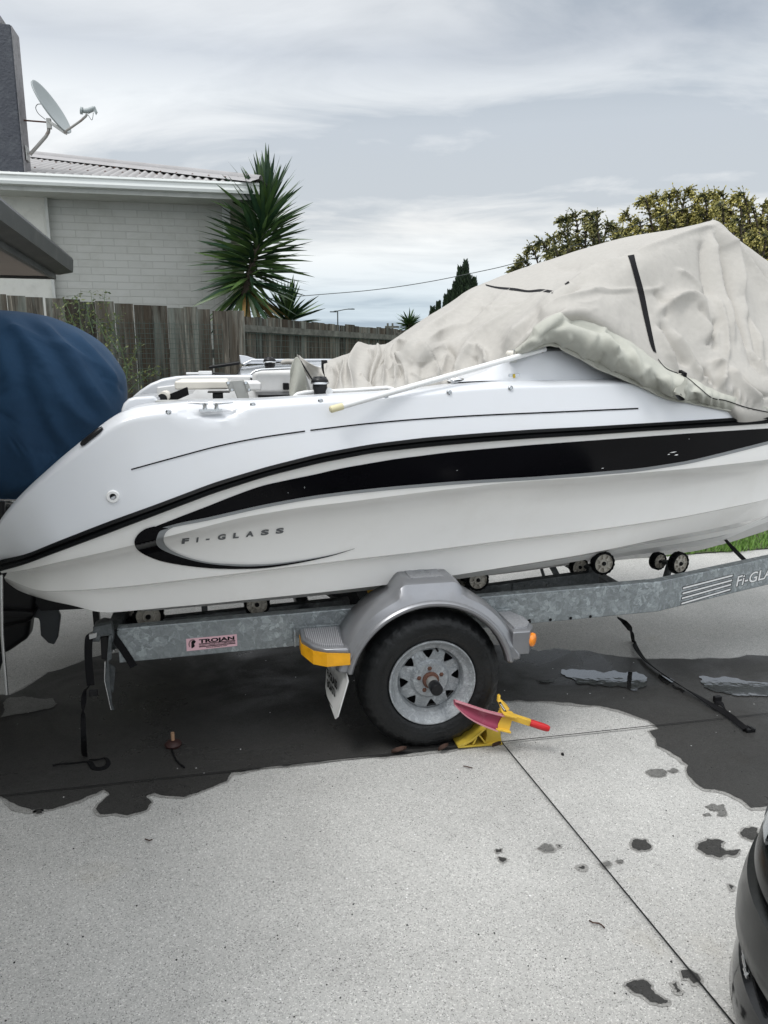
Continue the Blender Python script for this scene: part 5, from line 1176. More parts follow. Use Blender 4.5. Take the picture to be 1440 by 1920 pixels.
# forward step block
P2 = [B(1.13, .248, 0), B(1.13, -.012, 0), B(1.205, -.012, 0), B(1.245, .05, 0), B(1.245, .14, 0), B(1.20, .248, 0)]
zf = .515
extr(P2, zf - .10, zf, .012).build('step_block', M_silver, fender, bevel=.008, seg=3)
extr(off(P2, .78), zf + .004, zf + .009, .002).build('stippled_tread', M_pad, fender, bevel=.001)
m = MB(); m.bbox(1.11, 1.22, .236, .2485, zf - .02, zf + .016); m.build('step_bracket', M_galv, fender, bevel=.002)
m = MB(); c0 = B(1.222, .012, zf - .045); ax = (TV * .75 - NV * .66).normalized(); m.lathe(c0, ax, [(.030, -.006), (.030, .010), (.026, .016), (.015, .019), (0, .020)], 24); m.build('side_marker', M_amber, fender, auto=50, org=c0)
# mud flap
fl = [B(.375, .17, .43), B(.405, .0, .43), B(.418, -.012, .36), B(.372, -.022, .212), B(.363, -.008, .195), B(.347, .13, .235), B(.345, .165, .26), B(.352, .18, .33)]
m = MB(); m.prism(fl, TV * .006); fp = m.build('mud_flap', M_flap, tr, bevel=.002)
def flap_map(x, y, r0):                        # x across 0..1, rows downward
    top = lerp(.43, .235, r0); w = lerp(.145, .020, x); s = lerp(.372, .398, x) - r0 * .030 - .004; z = lerp(.43, .205, r0) - (x - .5) * .012 + y * .036
    return B(s - .001, w, z)
m = MB()
for txt, r0 in (('Fi-GLASS', .50), ('BOATS', .68)):
    dx = 0 if txt != 'BOATS' else .12
    text_on(m, txt, lambda x, y: flap_map(dx + x * (1 - 2 * dx), y, r0), .045)
m.build('flap_lettering', M_ink, fp)
m = MB(); e0 = [flap_map(x, 0, .90) for x in (0, .85)]; m.beam(e0[0], e0[1], .002, .004, up=TV); m.build('flap_line', M_ink, fp)
# ------------------------------------------------ writing and holes on the near rail
def RP(s, z, off=.002):                        # near rail face, follows the bend
    if s <= s1: return B(s, .25 - off, z)
    k = (s - s1) / (4.30 - s1); return B(s, .25 + (1.0 - .25) * k - off, z)
def rail_uv(u, v, off=.002):
    w = .25
    for _ in range(20):
        s, _, z = P(u, v, w); w = .25 if s <= s1 else .25 + .75 * (s - s1) / (4.30 - s1)
    return B(*P(u, v, w - off))
for u, v in ((993, 1166), (1032, 1162), (1070, 1159), (1107, 1156), (565, 1180), (636, 1179)):
    c0 = rail_uv(u, v, .001); m = MB(); r = .0075 if u > 900 else .003; m.lathe(c0, -NV, [(0, .0005), (r, .0005)], 16); m.build('rail_hole', M_ink, tr, org=c0)
m = MB(); m.tube([rail_uv(986, 1168, .0), rail_uv(989, 1165, .02), rail_uv(994, 1162, .03)], .005, 8); m.build('wire_end', M_black2, tr, auto=60)
# sticker
def quad_map(c, f):                            # c: TL, TR, BR, BL px
    return lambda x, y: f(lerp(lerp(c[3][0], c[2][0], x), lerp(c[0][0], c[1][0], x), y), lerp(lerp(c[3][1], c[2][1], x), lerp(c[0][1], c[1][1], x), y))
st = [(349, 1198), (444, 1189), (445, 1211), (350, 1221)]
fq = quad_map(st, lambda u, v: rail_uv(u, v, .0015))
m = MB(); m.grid([[fq(i / 12, j / 3) for i in range(13)] for j in range(4)]); sticker = m.build('sticker', M_pink, tr)
fq2 = quad_map(st, lambda u, v: rail_uv(u, v, .0025))
m = MB()
text_on(m, 'TROJAN', lambda x, y: fq2(.25 + .70 * x, .56 + .30 * y), .045)
text_on(m, 'QUALITY TRAILER & RV COMPONENTS', lambda x, y: fq2(.25 + .71 * x, .30 + .13 * y), .02)
text_on(m, 'www.trojanparts.com', lambda x, y: fq2(.38 + .42 * x, .10 + .09 * y), .03)
def ln(a, b, th=.02):
    a = np.array(a); b = np.array(b); d = b - a; k = np.array([-d[1] * .23, d[0] / .23]); k = k / (np.hypot(k[0] * 4.2, k[1]) + 1e-9) * th * 4
    m.add([fq2(*(a - k * .5)), fq2(*(b - k * .5)), fq2(*(b + k * .5)), fq2(*(a + k * .5))], [(0, 1, 2, 3)])
ln((.245, .24), (.965, .24), .015); ln((.245, .48), (.965, .48), .015)
# plumed helmet in profile inside a fringe
def poly(pts): m.add([fq2(*p) for p in pts], [tuple(range(len(pts)))])
poly([(.10, .18), (.155, .28), (.165, .42), (.15, .52), (.175, .62), (.19, .72), (.17, .80), (.14, .82), (.11, .78), (.095, .66), (.10, .5), (.095, .35)])
for k in range(11):
    t = math.radians(60 + k * 15); c_ = (.125, .52); a = (c_[0] + .060 * math.cos(t), c_[1] + .30 * math.sin(t)); b = (c_[0] + .085 * math.cos(t), c_[1] + .40 * math.sin(t)); ln(a, b, .012)
m.build('sticker_print', M_ink, sticker)
# stripes and name on the drawbar
m = MB(); k_ = MB()
for (ua, va), (ub, vb) in (((1281, 1103), (1374, 1079)), ((1280, 1113), (1373, 1088)), ((1279, 1122), (1371, 1096)), ((1278, 1132), (1370, 1105))):
    for mb, e, o in ((k_, 1.2, .0015), (m, 0, .0025)):
        q = quad_map([(ua - e, va - 1.6 - e), (ub + e, vb - 1.6 - e), (ub + e - .6, vb + 1.6 + e), (ua - e - .6, va + 1.6 + e)], lambda u, v: rail_uv(u, v, o))
        mb.grid([[q(i / 10, j) for i in range(11)] for j in range(2)])
def nm(mb, o, e, bold):
    def f(x, y): 
        u = 1380 + 88 * x; return rail_uv(u + 4.0 * y, 1099.5 - (u - 1380) * .262 - y * 20 , o)
    text_on(mb, 'Fi-GLASS', f, bold)
nm(k_, .0015, 1, .05); nm(m, .0025, 0, .015)
k_.build('name_outline', M_ink, tr); m.build('name_decal', M_whitepl, tr)
# ------------------------------------------------ tail bracket, lamp board mount
m = MB(); m.prism([PW(u, v, .20) for u, v in ((172, 1190), (176, 1176), (208, 1170), (212, 1188), (212, 1204), (206, 1204), (205, 1192), (188, 1194), (186, 1204), (170, 1204))], NV * .04); m.build('tail_bracket', M_galvd, tr, bevel=.003)
m = MB(); m.prism([PW(u, v, .23) for u, v in ((188, 1196), (202, 1194), (203, 1238), (190, 1236))], NV * .03); m.build('lamp_socket', M_black2, tr, bevel=.002)
m = MB(); m.prism([PW(u, v, .19) for u, v in ((204, 1192), (209, 1190), (209, 1236), (203, 1240), (210, 1322), (214, 1331), (208, 1332), (197, 1278), (200, 1240))], NV * .012); m.build('hanging_plate', M_galvd, tr, bevel=.001)
m = MB(); m.prism([PW(u, v, .26) for u, v in ((205, 1245), (216, 1252), (215, 1272), (212, 1300), (206, 1290))], NV * .01); m.build('mounting_tab', M_galvd, tr)
m = MB(); c0 = PW(213, 1217, .24); m.tube([c0 + NV * .01, c0 - NV * .02], .006, 8); m.build('tail_bolt', M_steel, tr)
m = MB(); m.bbox(-.56, -.505, .28, 1.82, .46, .545); m.build('tail_beam', M_galvd, tr, bevel=.004)
m = MB(); m.prism([PW(u, v, .45) for u, v in ((174, 1176), (190, 1169), (207, 1171), (207, 1182), (176, 1188))], NV * .08); m.build('tail_cap', M_galvd, tr, bevel=.003)
m = MB(); m.beam(PW(180, 1145, .9), PW(184, 1185, .9), .03, .03, up=NV); m.build('brace', M_black2, tr)
# ---------------------------------------------------------------- straps
def ribbon(mb, pts, wd, th=.003, side=None, tw=None):
    pts = [Vector(p) for p in pts]; P_ = [Vector(x) for x in catmull([tuple(p) for p in pts], len(pts) * 6)]
    rows = []; sd = Vector(side) if side is not None else None; prev = None
    for i, p in enumerate(P_):
        d = (P_[min(i + 1, len(P_) - 1)] - P_[max(i - 1, 0)]).normalized()
        s = sd if sd is not None else (Vector((0, 0, 1)).cross(d))
        if s.length < 1e-3: s = prev or TV
        s = (s - d * s.dot(d)).normalized(); prev = s; n = d.cross(s).normalized()
        if tw:
            a = tw * math.sin(i / len(P_) * 9); s2 = s * math.cos(a) + n * math.sin(a); n = d.cross(s2).normalized(); s = s2
        rows.append([p - s * wd / 2 - n * th / 2, p + s * wd / 2 - n * th / 2, p + s * wd / 2 + n * th / 2, p - s * wd / 2 + n * th / 2])
    mb.grid(rows, close_v=True); b = len(mb.v) - 4 * len(rows); mb.f += [(b, b + 1, b + 2, b + 3)]; mb.m += [0]; b = len(mb.v) - 4; mb.f += [(b + 3, b + 2, b + 1, b)]; mb.m += [0]
tail = empty('tie_down_strap', PW(165, 1230, .2), 'black webbing strap looped over the rail tail and hanging down to the concrete', 'strap')
m = MB(); ribbon(m, [rail_uv(251, 1250, .004), rail_uv(236, 1226, .004), rail_uv(220, 1203, .005), rail_uv(207, 1187, .006), PW(196, 1183, .25), PW(182, 1184, .25), PW(170, 1191, .2), PW(166, 1204, .19), PW(166, 1240, .19), PW(170, 1285, .19)], .030, side=TV)
m.build('upper_band', M_fabric, tail)
m = MB(); ribbon(m, [rail_uv(207, 1186, .006), PW(222, 1180, .26), PW(238, 1178, .28)], .02, side=NV); m.build('cross_band', M_fabric, tail)
m = MB(); m.tube([PW(197, 1240, .185), PW(196, 1277, .185), PW(208, 1331, .185)], .0025, 6); m.build('bright_edge', M_steel, tr)
m = MB(); m.prism([PW(166, 1190, .185), PW(182, 1186, .185), PW(181, 1196, .185), PW(167, 1200, .185)], NV * .02); m.build('chrome_hook', M_steel, tail, bevel=.003)
m = MB(); m.box(PW(175, 1299, .185), .035, .012, .026); m.build('buckle', M_black2, tail, bevel=.003)
gp = [PW(170, 1282, .19), PW(164, 1290, .19), PW(158, 1300, .19), PW(156, 1340, .19), PW(157, 1385, .15)] + [G(u, v, .006) for u, v in ((160, 1418), (178, 1424), (198, 1421), (204, 1432), (193, 1441), (176, 1440), (166, 1428), (140, 1430), (112, 1432), (99, 1435))]
m = MB(); ribbon(m, gp, .022, tw=.5); m.build('loose_end', M_fabric, tail)
ws = empty('winch_strap', G(1240, 1270), 'long black strap hanging from the trailer and running across the wet concrete', 'strap')
p0 = [PW(1158, 1158, .40), PW(1172, 1168, .38), PW(1184, 1184, .30)] + [G(u, v, .022) for u, v in ((1187, 1200), (1194, 1217), (1210, 1238), (1240, 1262), (1275, 1285), (1305, 1303), (1335, 1322), (1358, 1335), (1380, 1352), (1398, 1366))]
m = MB(); ribbon(m, p0, .026, th=.004, tw=.7); m.build('webbing', M_fabric, ws)
m = MB(); ribbon(m, [G(1338, 1322, .012), G(1350, 1318, .03), G(1358, 1328, .02), G(1372, 1342, .012), G(1386, 1356, .010)], .020, th=.004, tw=.8); m.build('webbing_tail', M_fabric, ws)
m = MB(); m.box(G(1345, 1310, .02), .04, .02, .03); m.build('buckle', M_black2, ws, bevel=.004)
m = MB(); m.box(G(1405, 1368, .012), .045, .03, .018); m.tube([G(1400, 1362, .015), G(1412, 1368, .02)], .008, 8); m.build('hook', M_black2, ws, bevel=.003)
bs = MB(); ribbon(bs, [PW(1355, 1006, 1.0), PW(1378, 1032, .9), PW(1402, 1056, .62)], .03); tag(bs.build('keel_strap', M_fabric), 'thin black strap stretched between the keel and the drawbar in front of the grass', 'strap')
# ---------------------------------------------------------------- wheel clamp
cl = empty('wheel_clamp', PW(930, 1395, -.02), 'yellow wheel clamp with pink arm and red grip locked on the trailer wheel', 'wheel clamp')
def W3(u, v, w): return PW(u, v, w)
top = [(853, 1313, -.028), (880, 1322, -.060), (910, 1332, -.080), (946, 1341, -.095)]; bot = [(852, 1320, -.028), (873, 1340, -.060), (900, 1356, -.082), (933, 1369, -.100)]
tp_ = [W3(*p) for p in top]; bt_ = [W3(*p) for p in bot]
tc_ = [Vector(x) for x in catmull([tuple(p) for p in tp_], 24)]; bc_ = [Vector(x) for x in catmull([tuple(p) for p in bt_], 24)]
m = MB(); rows = [[a * (1 - k / 6) + b * k / 6 + NV * (.018 * math.sin(math.pi * k / 6) ** .5) for a, b in zip(tc_, bc_)] for k in range(7)]; m.grid(rows); m.build('arm_channel', M_pinkred, cl, smooth=True, solid=.004)
for nm_, C_ in (('arm_edge', tc_), ('arm_edge', bc_)):
    m = MB(); rows = [[p + off_ for p in C_] for off_ in (NV * .012, -NV * .006 + Vector((0, 0, .0)), -NV * .006 + Vector((0, 0, -.006)), NV * .012 + Vector((0, 0, -.006)))]
    m.grid(rows, close_u=True); m.build(nm_, M_pinkedge, cl, auto=40)
m = MB(); q = [W3(946, 1341, -.095), W3(964, 1346, -.10), W3(957, 1374, -.11), W3(932, 1369, -.10)]; m.prism([p + NV * .012 for p in q], NV * .05)
m.prism([W3(944, 1339, -.105), W3(970, 1346, -.115), W3(969, 1349, -.115), W3(946, 1343, -.105)], NV * .06); m.prism([W3(931, 1367, -.105), W3(959, 1373, -.115), W3(958, 1376, -.115), W3(931, 1370, -.105)], NV * .06)
m.build('arm_socket', M_yellow, cl, bevel=.0015)
a = W3(951, 1341, -.075); b = W3(994, 1355, -.105); m = MB(); m.beam(a, b, .022, .026); m.build('square_bar', M_yellow, cl, bevel=.002)
d = (b - a).normalized(); m = MB(); rg = []
for q_, r in ((0, .0), (0, .0145), (.010, .0155), (.055, .0155), (.075, .0145), (.084, .011), (.087, .0)):
    s_ = d.cross(Vector((0, 0, 1))).normalized(); t_ = d.cross(s_); rg.append([b + d * q_ + (s_ * math.cos(2 * math.pi * k / 36) + t_ * math.sin(2 * math.pi * k / 36)) * r * (1 - (.07 if k % 3 == 0 else 0)) for k in range(36)])
m.grid(rg, close_v=True); m.build('grip', M_red, cl, auto=45)
m = MB(); m.prism([W3(934, 1315, -.055), W3(941, 1313, -.055), W3(951, 1331, -.07), W3(949, 1343, -.08), W3(943, 1340, -.08)], NV * .012)
m.prism([W3(935, 1306, -.02), W3(939, 1304, -.02), W3(938, 1311, -.03), W3(951, 1322, -.05), W3(956, 1330, -.05), W3(948, 1334, -.055), W3(940, 1318, -.045), W3(934, 1318, -.04)], NV * .02); lk = m.build('lock_plate', M_yellow, cl, bevel=.002)
m = MB(); m.prism([W3(935, 1317.5, -.059), W3(939, 1316, -.059), W3(950, 1334, -.074), W3(947, 1338.5, -.078)], NV * .002); m.build('lock_label', M_ink, lk)
m = MB()
for t in (.15, .3, .45, .6, .75):
    u = lerp(937, 948, t); v = lerp(1318, 1335, t); m.prism([W3(u - 1, v, lerp(-.0605, -.078, t)), W3(u + 1.6, v - 1, lerp(-.0605, -.078, t)), W3(u + 2.2, v + .7, lerp(-.0605, -.078, t)), W3(u - .4, v + 1.5, lerp(-.0605, -.078, t))], NV * .001)
m.build('label_marks', M_whitepl, lk)
# chock under the tyre
def chock_poly(pts, w0, w1, name, m_):
    mb = MB(); mb.prism([W3(u, v, w0) for u, v in pts], NV * (w1 - w0)); return mb.build(name, m_, cl, bevel=.001)
chock_poly([(859, 1400), (942, 1393.5), (943, 1396.5), (859, 1403)], -.02, .12, 'chock_base', M_olive)
chock_poly([(859, 1400), (882, 1388), (905, 1370), (915, 1361), (912, 1367), (886, 1390), (868, 1400)], -.02, .12, 'chock_ramp', M_olive)
chock_poly([(912, 1363), (938, 1370), (941, 1395), (908, 1397), (913, 1380)], -.005, .10, 'chock_block', M_olive)
chock_poly([(898, 1380), (900, 1378), (912, 1393), (909, 1394)], -.02, .05, 'chock_strut', M_olive)
chock_poly([(893, 1383), (895, 1384), (889, 1396), (886, 1396)], -.02, .05, 'chock_strut', M_olive)
# ---------------------------------------------------------------- outboard motor and its canvas hood
om = empty('outboard_motor', B(-1.2, 1.05, .3), 'black outboard motor leg hanging off the stern under a navy canvas hood', 'outboard motor')
def om_prism(px, w0, w1, name, m_=None, bev=.01):
    mb = MB(); mb.prism([PW(u, v, w0) for u, v in px], NV * (w1 - w0)); return mb.build(name, m_ or M_black2, om, bevel=bev, seg=3)
om_prism([(-40, 960), (60, 960), (70, 1090), (64, 1150), (58, 1168), (0, 1180), (-50, 1160)], .96, 1.14, 'midsection', bev=.03)
om_prism([(-120, 1140), (62, 1148), (62, 1156), (-130, 1158)], .92, 1.18, 'cavitation_plate', bev=.004)
om_prism([(-110, 1158), (58, 1156), (52, 1200), (38, 1208), (10, 1228), (-40, 1226), (-120, 1200)], .99, 1.11, 'gearcase', bev=.03)
om_prism([(-60, 1220), (8, 1227), (-10, 1290), (-40, 1290)], 1.04, 1.06, 'skeg', bev=.004)
om_prism([(-60, 940), (120, 940), (130, 985), (-60, 1000)], .93, 1.17, 'engine_pan', bev=.02)
m = MB(); pc = PW(-140, 1180, 1.05)
for k in range(3):
    t = 2 * math.pi * k / 3; d_ = NV * math.cos(t) + Vector((0, 0, math.sin(t))); e_ = TV.cross(d_)
    m.prism([pc + d_ * .04 - e_ * .02, pc + d_ * .12 - e_ * .06 + TV * .02, pc + d_ * .17, pc + d_ * .12 + e_ * .06 - TV * .02, pc + d_ * .04 + e_ * .02], TV * .006)
m.build('propeller', M_steel, om, bevel=.002)
# fin and bracket hanging under the hull just forward of the leg
om_prism([(50, 1118), (160, 1134), (158, 1142), (76, 1146), (66, 1134), (50, 1130)], .98, 1.12, 'swivel_arm', bev=.004)
om_prism([(60, 1140), (107, 1142), (113, 1156), (108, 1196), (101, 1209), (90, 1206), (76, 1192), (74, 1166), (72, 1160), (60, 1158)], 1.02, 1.05, 'steering_fin', mat('dark_alloy', (.06, .065, .07), .5, .3, var=.2), bev=.006)
mc = empty('motor_hood', B(-1.1, 1.05, 1.1), 'navy blue canvas hood draped over the outboard motor at the stern', 'motor cover')
prof = [(-300, 700), (-270, 640), (-200, 604), (-100, 586), (0, 584), (60, 590), (110, 606), (160, 631), (198, 664), (222, 698), (229, 722), (230, 760), (222, 800), (196, 850), (150, 905), (90, 940), (0, 945), (-120, 945), (-230, 935), (-290, 880), (-310, 790)]
pr2 = catmull([P(u, v, .98) for u, v in prof] + [P(*prof[0], .98)], 220)
cx = np.mean([p[0] for p in pr2]); cz = np.mean([p[2] for p in pr2]); rows = []
for k in range(61):
    ph = math.pi * (k / 60 - .5); sc_ = max(0.0, math.cos(ph)) ** .55; ww = 1.05 - .30 * math.copysign(abs(math.sin(ph)) ** .8, -ph) * 1.0
    rows.append([(cx + (p[0] - cx) * sc_, ww, cz + (p[2] - cz) * sc_) for p in pr2])
MR = np.array(rows); MW = to_world(MR); MN = normals(MW); cen_ = np.array(B(cx, 1.05, cz)); MN *= np.sign(((MW - cen_) * MN).sum(-1, keepdims=True) + 1e-9)
mu, mv = to_px(MW); front = (MR[..., 1] < 1.05); MD = np.zeros(mu.shape)
for pts, wd, am in [([(10, 600), (70, 660), (110, 730), (150, 780), (180, 800)], 9, .020), ([(40, 595), (90, 640), (140, 720), (190, 790)], 9, -.016), ([(70, 600), (130, 660), (175, 730), (205, 770)], 8, .018), ([(100, 610), (150, 655), (180, 690), (215, 745)], 7, -.014),
  ([(130, 620), (170, 660), (205, 700), (222, 740)], 7, .014), ([(0, 640), (30, 760), (60, 860), (90, 930)], 18, .02), ([(30, 640), (60, 740), (110, 860)], 14, -.018), ([(0, 620), (40, 620), (90, 640), (140, 660), (190, 690)], 4, .012), ([(60, 690), (100, 790), (140, 850)], 10, .018),
  ([(0, 832), (60, 842), (135, 856)], 2.2, -.010), ([(0, 836), (60, 846), (135, 860)], 2.2, .008), ([(100, 860), (60, 900), (10, 920)], 10, .014), ([(190, 700), (215, 720), (228, 735)], 4, -.01), ([(0, 700), (20, 800)], 10, -.012)]:
    ds, side, par = segd(mu, mv, pts); MD += 1.25 * np.where(front, am, am * .5) * np.exp(-np.sqrt((ds / (wd * np.where(side > 0, .7, 1.4))) ** 2 + .03) ** 1.2) * np.clip(np.minimum(par, 1 - par) * 6 + .2, 0, 1)
for i in range(mu.shape[0]):
    for j in range(mu.shape[1]):
        v = Vector(MW[i, j]) * 3.2; a_ = noise.noise(v); MD[i, j] += (1 - abs(a_) * 2) * .012 + noise.noise(v * 3) * .004
MD[:, -1] = MD[:, 0]; MW += MN * MD[..., None]
m = MB(); m.grid([[Vector(MW[i, j]) for j in range(mu.shape[1])] for i in range(mu.shape[0])]); m.build('hood_canvas', M_blue, mc, smooth=True)
# boarding ladder at the stern
ld_ = empty_part('boarding_ladder', B(-.9, .5, .9), boat)
for (u0, v0, u1, v1) in ((-60, 938, 56, 940), (-60, 950, 50, 944), (-60, 964, 34, 966), (-60, 977, 24, 975)):
    m = MB(); m.tube([PW(u0, v0, .45), PW(u1, v1, .45)], .009, 10); m.build('ladder_rail', M_steel, ld_, auto=60)
m = MB(); m.tube([PW(4, 940, .40), PW(4, 1000, .40)], .012, 10); m.tube([PW(-20, 940, .46), PW(-20, 1000, .46)], .012, 10); m.build('ladder_stile', M_black2, ld_, auto=60)
m = MB(); m.tube([PW(2, 1078, .25), PW(4, 1190, .25), PW(13, 1302, .25)], .0065, 10); m.build('support_tube', M_steel, ld_, auto=60)
m = MB(); q_ = TP(38, 952, -.004) ; m.lathe(q_ + NV * .12, -TV, [(0, .02), (.02, .018), (.025, .0), (.02, -.02)], 14); m.build('fender_bead', M_whitepl, ld_, auto=60)
# ---------------------------------------------------------------- litter on the concrete
def leaf(u, v, r, lab, yaw=0.0, stem=False):
    c0 = G(u, v, .012); m = MB(); rows = []
    for i in range(9):
        t = i / 8; wdt = r * .5 * math.sin(math.pi * t) ** .7 * (1 + .15 * math.sin(i * 2.5)); x = (t - .5) * 2 * r
        rows.append([c0 + Vector((math.cos(yaw) * x - math.sin(yaw) * k * wdt, math.sin(yaw) * x + math.cos(yaw) * k * wdt, .014 * abs(k) + .012 * t * t)) for k in (-1, -.5, 0, .5, 1)])
    m.grid(rows)
    if stem: m.tube([c0, c0 + Vector((.01, -.05, 0)), c0 + Vector((.035, -.09, -.004))], .0025, 6)
    o = m.build('dead_leaf', M_leaf, smooth=True, org=c0); tag(o, lab, 'leaf'); o['group'] = 'fallen leaves on the concrete'
leaf(748, 1411, .033, 'curled brown leaf lying just left below the trailer tyre', .2); leaf(831, 1406, .026, 'brown leaf at the foot of the tyre just left of the yellow chock', .5)
leaf(931, 1400, .020, 'small brown leaf beside the yellow chock at the saw cut', .1)
c0 = G(325, 1398, .006); bg_ = empty('drain_bung', c0, 'small dark round bung with a tan peg and trailing cord on the wet concrete', 'bung')
m = MB(); m.lathe(c0, (0, 0, 1), [(0, .0), (.034, .0), (.037, .010), (.030, .020), (.018, .026), (0, .028)], 18); m.build('bung_body', mat('dark_brown_rubber', (.035, .012, .010), .6, var=.4), bg_, auto=40)
m = MB(); m.tube([c0 + Vector((0, 0, .02)), c0 + Vector((0, 0, .062))], .008, 8); m.build('peg', mat('tan_peg', (.42, .26, .16), .6), bg_, auto=40)
m = MB(); m.tube([c0 + Vector((0, -.03, .004))] + [G(u, v, .008) for u, v in ((324, 1412), (330, 1425), (338, 1433), (346, 1439))], .004, 6); m.build('cord', M_fabric, bg_, smooth=True)
for u, v, r in ((1055, 1414, .007),):
    m = MB(); c0 = G(u, v, .005); bm_ = bmesh.new(); bmesh.ops.create_icosphere(bm_, subdivisions=2, radius=r)
    m.add([c0 + Vector(x.co) * (1 + noise.noise(x.co * 200) * .4) for x in bm_.verts], [tuple(y.index for y in f.verts) for f in bm_.faces]); bm_.free()
    tag(m.build('pebble', M_ink, smooth=True, org=c0), 'tiny black pebble on the dry concrete right of the wheel clamp', 'pebble')
def twig(pts, lab, r=.0022):
    m = MB(); m.tube([G(u, v, .006 + .004 * (i % 2)) for i, (u, v) in enumerate(pts)], r, 6); tag(m.build('twig', M_leaf, smooth=True), lab, 'twig')
twig([(1105, 1726), (1112, 1730), (1122, 1731), (1128, 1734), (1134, 1740)], 'small forked twig on the dry concrete near the long saw cut')
twig([(869, 1436), (878, 1438), (886, 1440)], 'short dark twig on the dry concrete below the tyre')
twig([(272, 1573), (280, 1576), (285, 1574)], 'tiny brown twig on the dry concrete in the left foreground')
rnd = random.Random(5); m = MB()
for i in range(90):
    u = rnd.uniform(0, 1440); v = rnd.uniform(1300, 1910); c0 = G(u, v, .013); r = rnd.uniform(.0012, .0032); a = [c0 + Vector((math.cos(k * 1.26 + i) * r * rnd.uniform(.6, 1.3), math.sin(k * 1.26 + i) * r * rnd.uniform(.6, 1.3), 0)) for k in range(5)]
    m.prism(a, (0, 0, r * .6))
tag(m.build('grit', M_black2), 'tiny dark grit scattered over the concrete', 'grit', kind='stuff')
# ---------------------------------------------------------------- dark car at the bottom right corner
bc = empty('black_car', Vector((2.1, .2, 0)), 'glossy black car corner with headlamp at the right edge of the driveway', 'car')
CX, CY = 1.245, 1.36
def ring(inset, z, y_off=0.0, r=.42, n=26):
    pts = []; yaw_ = math.radians(8)
    x0, x1, yb, yf = CX - r + inset, CX + 1.05 + r * .6 - inset, -2.7 + inset, CY + r - inset + y_off
    rr = max(.12, r - inset * .6)
    for cx_, cy_, a0 in ((x0 + rr, yf - rr, 180), (x1 - rr, yf - rr, 90), (x1 - rr, yb + rr, 0), (x0 + rr, yb + rr, -90)):
        for k in range(n):
            a = math.radians(a0 - 90 * k / (n - 1)); pts.append(Vector((cx_ + rr * math.cos(a), cy_ + rr * math.sin(a) + (.10 * math.sin(math.pi * (cx_ + rr * math.cos(a) - x0) / (x1 - x0)) if a0 in (180, 90) else 0), z)))
    return pts
def hoop(levels, name, m_, auto=35):
    mb = MB(); mb.grid([ring(i, z) for i, z in levels], close_v=True); return mb.build(name, m_, bc, auto=auto)
hoop([(.02, .10), (-.004, .12), (-.012, .15), (-.008, .20), (.0, .235), (.02, .245)], 'front_lip', M_carblk)
hoop([(.02, .245), (.05, .25), (.055, .295), (.03, .30)], 'lower_grille', M_black2)
hoop([(.055, .30), (.0, .305), (-.014, .33), (-.014, .37), (-.008, .42), (-.001, .455), (.02, .46)], 'bumper', M_carpl)
hoop([(.02, .46), (.040, .462), (.044, .485), (.016, .488)], 'bumper_groove', M_black2)
hoop([(.016, .488), (.010, .492), (.014, .525), (.024, .545), (.06, .55)], 'upper_bumper', M_carpl)
o = hoop([(.06, .55), (.070, .552), (.070, .56), (.05, .565)], 'shut_line', M_black2)
mb = MB(); L_ = [ring(i, z) for i, z in ((.05, .565), (.05, .66), (.07, .74), (.14, .83), (.30, .90), (.6, .985))]; mb.grid(L_, close_v=True); mb.add(L_[-1], [tuple(range(len(L_[-1])))]); mb.build('bonnet', M_carblk, bc, auto=35)
# headlamp let into the corner
mb = MB(); n_ = 26
rowsH = [ring(i - .006, z)[6:24] for i, z in ((.026, .575), (.034, .61), (.044, .66), (.055, .70))]; mb.grid(rowsH); mb.build('headlamp', M_lens, bc, smooth=True)
mb = MB(); mb.tube([p for p in ring(.024, .570)[6:24]], .005, 8); mb.tube([p for p in ring(.034, .62)[6:24]], .004, 8); mb.build('headlamp_trim', M_steel, bc, auto=50)
mb = MB(); pts = []
for k in range(20):
    t = k / 19; r_ = ring(-.012 + .02 * math.sin(math.pi * t), lerp(.30, .235, t ** .8)); pts.append(r_[3 + int(t * 0)] if False else r_[int(2 + t * 12)])
mb.tube(pts, .0055, 8); mb.build('chrome_arc', M_steel, bc, auto=60)
mb = MB(); rowsF = [ring(i, z)[5:14] for i, z in ((-.006, .205), (.0, .235), (.045, .245))]; mb.grid(rowsF); mb.build('fog_lamp', M_lens, bc, smooth=True)
for x, y in ((CX - .30, .55), (CX + 1.2, .55), (CX - .30, -1.9), (CX + 1.2, -1.9)):
    mb = MB(); mb.lathe((x, y, .32), (-1 if x < 1.5 else 1, 0, 0), [(.05, .0), (.2, .0), (.3, .01), (.32, -.03), (.32, -.18), (.2, -.2)], 36); mb.build('car_wheel', M_tyre, bc, auto=40)
mb = MB(); mb.add([(x, y, z) for x, y, z in ((CX - .1, .3, .985), (CX + 1.05, .3, .985), (CX + 1.05, -2.3, .985), (CX - .1, -2.3, .985), (CX + .1, -.3, 1.42), (CX + .85, -.3, 1.42), (CX + .85, -1.9, 1.42), (CX + .1, -1.9, 1.42))], [(0, 1, 5, 4), (1, 2, 6, 5), (2, 3, 7, 6), (3, 0, 4, 7), (4, 5, 6, 7)]); mb.build('cabin', M_glass, bc, bevel=.04)
